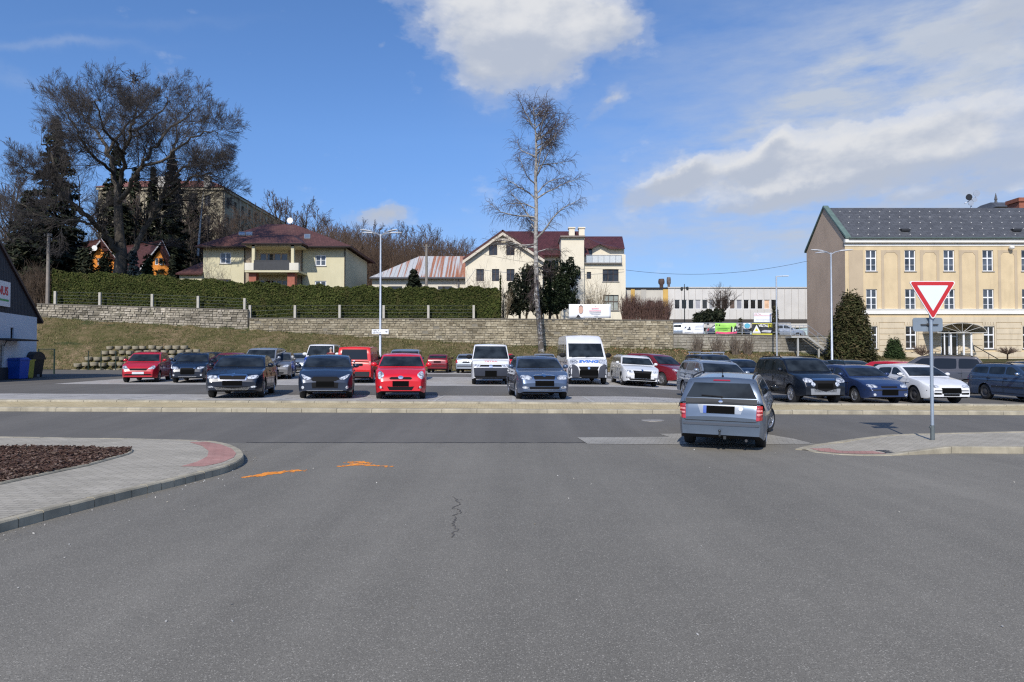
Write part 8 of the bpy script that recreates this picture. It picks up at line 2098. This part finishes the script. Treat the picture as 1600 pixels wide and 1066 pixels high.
# ------------------------------------------------------------------ people (partly hidden between the cars)
def skin_body(name, joints, edges, mat, parent, root=0, sub=2):
    me = bpy.data.meshes.new(name); bm = bmesh.new(); lay = bm.verts.layers.skin.verify(); vs = []
    for i, (p, r) in enumerate(joints):
        v = bm.verts.new(p); v[lay].radius = (r, r) if not hasattr(r, '__len__') else r; v[lay].use_root = (i == root); vs.append(v)
    for a, b in edges: bm.edges.new((vs[a], vs[b]))
    bm.to_mesh(me); bm.free(); me.materials.append(mat); o = bpy.data.objects.new(name, me); COL.objects.link(o); o.parent = parent
    m = o.modifiers.new('skin', 'SKIN'); m.use_smooth_shade = True; m2 = o.modifiers.new('sub', 'SUBSURF'); m2.levels = sub; m2.render_levels = sub
    return o
SKIN = M('skin_tone', (.50, .30, .22), .55, var=.06, scale=8)
def person(label, x, y, z, rz, H, coat, trousers, hair, long_hair):
    T = thing('person', label, 'person', (x, y, z), rz); s = H / 1.75
    V3 = lambda a, b, c: (a * s, b * s, c * s)
    J = [(V3(0, 0, .95), (.15 * s, .10 * s)), (V3(0, 0, 1.12), (.145 * s, .095 * s)), (V3(0, .0, 1.30), (.17 * s, .105 * s)), (V3(0, .01, 1.43), (.12 * s, .09 * s)), (V3(0, .0, 1.51), .056 * s), (V3(0, -.015, 1.57), (.062 * s, .07 * s)), (V3(0, -.02, 1.65), (.078 * s, .095 * s)), (V3(0, -.01, 1.715), (.06 * s, .07 * s))]
    E = [(i, i + 1) for i in range(7)]
    for sx in (1, -1):
        b = len(J); J += [(V3(sx * .17, .0, 1.41), .062 * s), (V3(sx * .23, .02, 1.13), .045 * s), (V3(sx * .22, -.08, .90), .034 * s), (V3(sx * .215, -.10, .855), (.020 * s, .040 * s)), (V3(sx * .21, -.12, .80), (.016 * s, .042 * s))]; E += [(3, b), (b, b + 1), (b + 1, b + 2), (b + 2, b + 3), (b + 3, b + 4)]
        for f in range(4):
            k = len(J); yy = -.155 + f * .024; L = (.075, .085, .08, .06)[f]; J += [(V3(sx * .205, yy, .775), .0095 * s), (V3(sx * .20, yy - .005, .775 - L * .5), .009 * s), (V3(sx * .19, yy - .004, .775 - L), .0075 * s)]; E += [(b + 4, k), (k, k + 1), (k + 1, k + 2)]
        k = len(J); J += [(V3(sx * .20, -.165, .835), .011 * s), (V3(sx * .185, -.19, .795), .009 * s)]; E += [(b + 3, k), (k, k + 1)]
        b = len(J); J += [(V3(sx * .09, 0, .90), .095 * s), (V3(sx * .10, -.01, .50), .060 * s), (V3(sx * .10, .02, .10), .042 * s), (V3(sx * .105, -.05, .045), .042 * s), (V3(sx * .11, -.16, .03), .032 * s)]; E += [(0, b), (b, b + 1), (b + 1, b + 2), (b + 2, b + 3), (b + 3, b + 4)]
    body = skin_body('body', J, E, SKIN, T)
    Jc = [(V3(0, 0, .92), (.175 * s, .125 * s)), (V3(0, 0, 1.12), (.165 * s, .115 * s)), (V3(0, 0, 1.30), (.19 * s, .125 * s)), (V3(0, .01, 1.44), (.135 * s, .10 * s)), (V3(0, .005, 1.485), .08 * s)]; Ec = [(0, 1), (1, 2), (2, 3), (3, 4)]
    for sx in (1, -1): b = len(Jc); Jc += [(V3(sx * .18, .0, 1.41), .078 * s), (V3(sx * .235, .02, 1.13), .060 * s), (V3(sx * .222, -.07, .92), .048 * s)]; Ec += [(3, b), (b, b + 1), (b + 1, b + 2)]
    skin_body('jacket', Jc, Ec, coat, T)
    Jt = [(V3(0, 0, .95), (.155 * s, .11 * s))]; Et = []
    for sx in (1, -1): b = len(Jt); Jt += [(V3(sx * .095, 0, .86), .11 * s), (V3(sx * .10, -.01, .50), .078 * s), (V3(sx * .10, .02, .09), .064 * s)]; Et += [(0, b), (b, b + 1), (b + 1, b + 2)]
    skin_body('trousers', Jt, Et, trousers, T)
    for sx in (1, -1): g = G(); g.ell(V3(sx * .108, -.09, .045), (.055 * s, .14 * s, .05 * s)); g.build('shoe', BLACK, T, smooth=True, local=True)
    g = G(); n, m = 14, 8; V = []
    for i in range(m + 1):
        f = math.pi * (.02 + (.62 if not long_hair else .86) * i / m)
        for j in range(n):
            a = 2 * math.pi * j / n; fr = max(0, -math.sin(a)); ff = f * (1 - .42 * fr); V.append(V3(.094 * math.sin(ff) * math.cos(a), -.005 + .115 * math.sin(ff) * math.sin(a), 1.665 + .118 * math.cos(ff)))
    g.add(V, [(i * n + j, i * n + (j + 1) % n, (i + 1) * n + (j + 1) % n, (i + 1) * n + j) for i in range(m) for j in range(n)] + [tuple(range(n))]); g.build('hair', hair, T, smooth=True, local=True)
    for sx in (1, -1): g = G(); g.ell(V3(sx * .034, -.103, 1.655), (.012 * s, .008 * s, .007 * s), 8, 6); g.build('eye', M('eye_dark', (.03, .025, .02), .3, var=0), T, local=True)
    g = G(); g.prism([V3(-.016, -.10, 1.612), V3(.016, -.10, 1.612), V3(.007, -.10, 1.66), V3(-.007, -.10, 1.66)], [V3(-.010, -.132, 1.615), V3(.010, -.132, 1.615), V3(.004, -.115, 1.655), V3(-.004, -.115, 1.655)]); g.build('nose', SKIN, T, local=True)
    g = G(); g.ell(V3(0, -.102, 1.585), (.026 * s, .008 * s, .006 * s), 8, 6); g.build('mouth', M('lip', (.35, .13, .11), .5, var=0), T, local=True)
    for sx in (1, -1): g = G(); g.ell(V3(sx * .085, -.005, 1.635), (.012 * s, .022 * s, .032 * s), 8, 6); g.build('ear', SKIN, T, local=True)
    return T
x = ax(517, 40.5); person('grey-haired person in a dark red jacket standing beside the cobalt blue van', x, 40.5, gz(x, 40.5), .2, 1.76, M('jacket_maroon', (.14, .02, .025), .8, var=.15), M('trousers_dark', (.03, .03, .035), .85, var=.1), M('hair_grey', (.35, .34, .33), .8, var=.2), False)
x = ax(1076, 28.4); person('short dark-haired person in a dark coat standing behind the silver blue estate', x, 28.4, gz(x, 28.4), .1, 1.52, M('coat_black', (.02, .02, .025), .85, var=.15), CACHE['trousers_dark'], M('hair_dark', (.02, .015, .012), .7, var=.2), True)

# ------------------------------------------------------------------ light, sky, camera
SUN_AZ, SUN_EL = math.radians(-13), math.radians(39)      # a little to the left of straight behind the camera
sdir = Vector((math.sin(SUN_AZ) * math.cos(SUN_EL), -math.cos(SUN_AZ) * math.cos(SUN_EL), math.sin(SUN_EL)))
li = bpy.data.lights.new('sun', 'SUN'); li.energy = 4.2; li.angle = math.radians(.5); li.color = (1, .95, .87)
so = bpy.data.objects.new('sun', li); COL.objects.link(so); so.rotation_euler = (-sdir).to_track_quat('-Z', 'Y').to_euler(); so.location = (20, -20, 40)
wd = bpy.data.worlds.new('World'); sc.world = wd; wd.use_nodes = True
k = NT(wd.node_tree); nt = wd.node_tree; bg = nt.nodes['Background']
sky = nt.nodes.new('ShaderNodeTexSky'); sky.sky_type = 'NISHITA'; sky.sun_disc = False; sky.sun_elevation = SUN_EL; sky.sun_rotation = math.atan2(sdir.x, sdir.y)
sky.altitude = 350; sky.air_density = 1.0; sky.dust_density = .6; sky.ozone_density = 2.2
tc = nt.nodes.new('ShaderNodeTexCoord'); gen = tc.outputs['Generated']
sep = nt.nodes.new('ShaderNodeSeparateXYZ'); k.l(gen, sep.inputs[0]); X, Y_, Z_ = sep.outputs
AZ = k.math('ARCTAN2', X, Y_); EL = k.math('ARCSINE', Z_)
def azel(px, py):
    a, b = (px - CX) / F, (CY - py) / F; d = Vector((a, CT - b * ST, ST + b * CT)).normalized(); return math.atan2(d.x, d.y), math.asin(d.z)
# cover is a set of soft patches in fixed sky directions, broken up by fractal noise
nz = nt.nodes.new('ShaderNodeTexNoise'); nz.inputs['Scale'].default_value = 7; nz.inputs['Detail'].default_value = 7; nz.inputs['Roughness'].default_value = .6; k.l(gen, nz.inputs['Vector'])
nsep = nt.nodes.new('ShaderNodeSeparateColor'); k.l(nz.outputs['Color'], nsep.inputs[0])
AZw = k.math('ADD', AZ, k.math('MULTIPLY', k.math('SUBTRACT', nsep.outputs[0], .5), .11)); ELw = k.math('ADD', EL, k.math('MULTIPLY', k.math('SUBTRACT', nsep.outputs[1], .5), .08))
def blob(px, py, rx, ry, rot=0, amp=1.0, dy=0):
    a0, e0 = azel(px, py); c, s = math.cos(math.radians(rot)), math.sin(math.radians(rot)); kx = F / rx; ky = F / ry
    u = k.math('SUBTRACT', AZw, a0); v = k.math('SUBTRACT', ELw, e0 + dy)
    p = k.math('MULTIPLY', k.math('ADD', k.math('MULTIPLY', u, c), k.math('MULTIPLY', v, s)), kx); q = k.math('MULTIPLY', k.math('SUBTRACT', k.math('MULTIPLY', v, c), k.math('MULTIPLY', u, s)), ky)
    r2 = k.math('ADD', k.math('MULTIPLY', p, p), k.math('MULTIPLY', q, q)); return k.math('MULTIPLY', k.math('EXPONENT', k.math('MULTIPLY', r2, -1.0)), amp)
def addall(L):
    o = L[0]
    for x in L[1:]: o = k.math('ADD', o, x)
    return o
dense = [(760, 30, 110, 55, 0, .95), (880, 25, 105, 62, 0, 1.0), (955, 35, 45, 40, 0, .4), (765, 105, 55, 40, 0, .42), (840, 85, 90, 40, 0, .45), (1040, 296, 72, 30, 10, 1.0), (1085, 272, 40, 20, 22, .6), (1185, 262, 70, 30, 24, .9), (1215, 238, 30, 16, 30, .5), (1290, 258, 100, 32, 10, .7), (1400, 225, 120, 44, 10, .6), (1560, 195, 110, 52, 8, .62), (1400, 280, 200, 20, 4, .42), (1180, 322, 110, 11, 10, .42), (1450, 312, 170, 14, 6, .5), (586, 336, 46, 12, 4, .85), (622, 328, 20, 10, 0, .5), (590, 76, 11, 8, 40, .36), (950, 165, 34, 16, 35, .46), (910, 205, 34, 12, 45, .36), (1500, 60, 140, 34, 14, .28), (1590, 20, 100, 46, 10, .32)]
D = addall([blob(*b) for b in dense])
def fbm(sc_, off, det=9, ro=.56): return k.noise(k.mapping(gen, (1, 1, 1.8), (0, 0, 0), off), sc_, det, ro)
nf = fbm(13, (0, 0, 0)); nfs = fbm(13, (.010, 0, -.034), 4)
cov = k.math('ADD', D, k.math('ADD', k.math('MULTIPLY', k.math('SUBTRACT', nf, .5), 1.3), k.math('MULTIPLY', k.math('SUBTRACT', fbm(42, (.3, 0, 0), 6, .6), .5), .32)))
mask = k.ramp(cov, [(.14, 0.), (.36, .22), (.62, .72), (1.0, .97)], 'EASE')
veil = addall([blob(*b) for b in [(1420, 110, 330, 70, 16, .50), (1230, 170, 190, 26, 22, .40), (1560, 80, 260, 110, 10, .50), (1080, 110, 260, 90, 10, .18), (1350, 20, 260, 60, 6, .26), (1450, 340, 330, 45, 2, .55), (1300, 290, 330, 90, 6, .5), (60, 76, 110, 6, 12, .22), (240, 40, 110, 6, 12, .08), (20, 130, 30, 8, -20, .16), (1000, 370, 420, 34, 0, .2), (790, 120, 60, 34, 0, .35)]])
vm = k.math('MULTIPLY', veil, k.ramp(k.noise(k.mapping(gen, (1.2, 1, 4.5), (0, .25, 0)), 6, 9, .62), [(.30, .25), (.68, 1.25)]), clamp=True)
D2 = addall([blob(*b[:6], .022) for b in dense[:14]])
sh = k.math('ADD', k.math('MULTIPLY', k.math('SUBTRACT', D2, D), 1.5), k.math('MULTIPLY', k.math('SUBTRACT', nf, nfs), 2.0))
lit = k.ramp(k.math('ADD', k.math('MULTIPLY', sh, .62), .58), [(.1, 0.), (.9, 1.)], 'EASE')
SKYS = .13
ccol = k.mix(lit, (3.7, 4.1, 4.9), (5.8, 5.9, 6.1))
hs = nt.nodes.new('ShaderNodeHueSaturation'); hs.inputs['Saturation'].default_value = 1.16; hs.inputs['Hue'].default_value = .502; hs.inputs['Value'].default_value = 1.12; k.l(sky.outputs[0], hs.inputs['Color'])
tint = k.mix(1.0, k.mix(1.0, hs.outputs[0], (.93, .98, 1.10), 'MULTIPLY'), k.ramp(Z_, [(.0, (.50, .52, .60)), (.12, (.66, .70, .80)), (.30, (.95, .97, 1.0)), (.5, (1.05, 1.05, 1.05))]), 'MULTIPLY'); s1 = k.mix(vm, tint, (3.9, 4.4, 5.3)); s2 = k.mix(mask, s1, ccol)
k.l(s2, bg.inputs['Color']); bg.inputs['Strength'].default_value = SKYS
cam = bpy.data.cameras.new('camera'); cam.sensor_width = 36; cam.lens = F / 1600 * 36; cam.clip_end = 2000; cam.clip_start = .1
co = bpy.data.objects.new('camera', cam); COL.objects.link(co); co.location = (0, 0, CAMZ); co.rotation_euler = (math.pi / 2 + TILT, 0, 0); sc.camera = co
sc.view_settings.view_transform = 'Standard'; sc.view_settings.look = 'None'; sc.view_settings.exposure = 0; sc.view_settings.gamma = 1
sc.cycles.use_denoising = False; sc.cycles.use_adaptive_sampling = False; sc.cycles.filter_width = 1.25; sc.cycles.sample_clamp_indirect = 4
sc.cycles.max_bounces = 6; sc.cycles.diffuse_bounces = 3; sc.cycles.glossy_bounces = 3; sc.cycles.transparent_max_bounces = 6
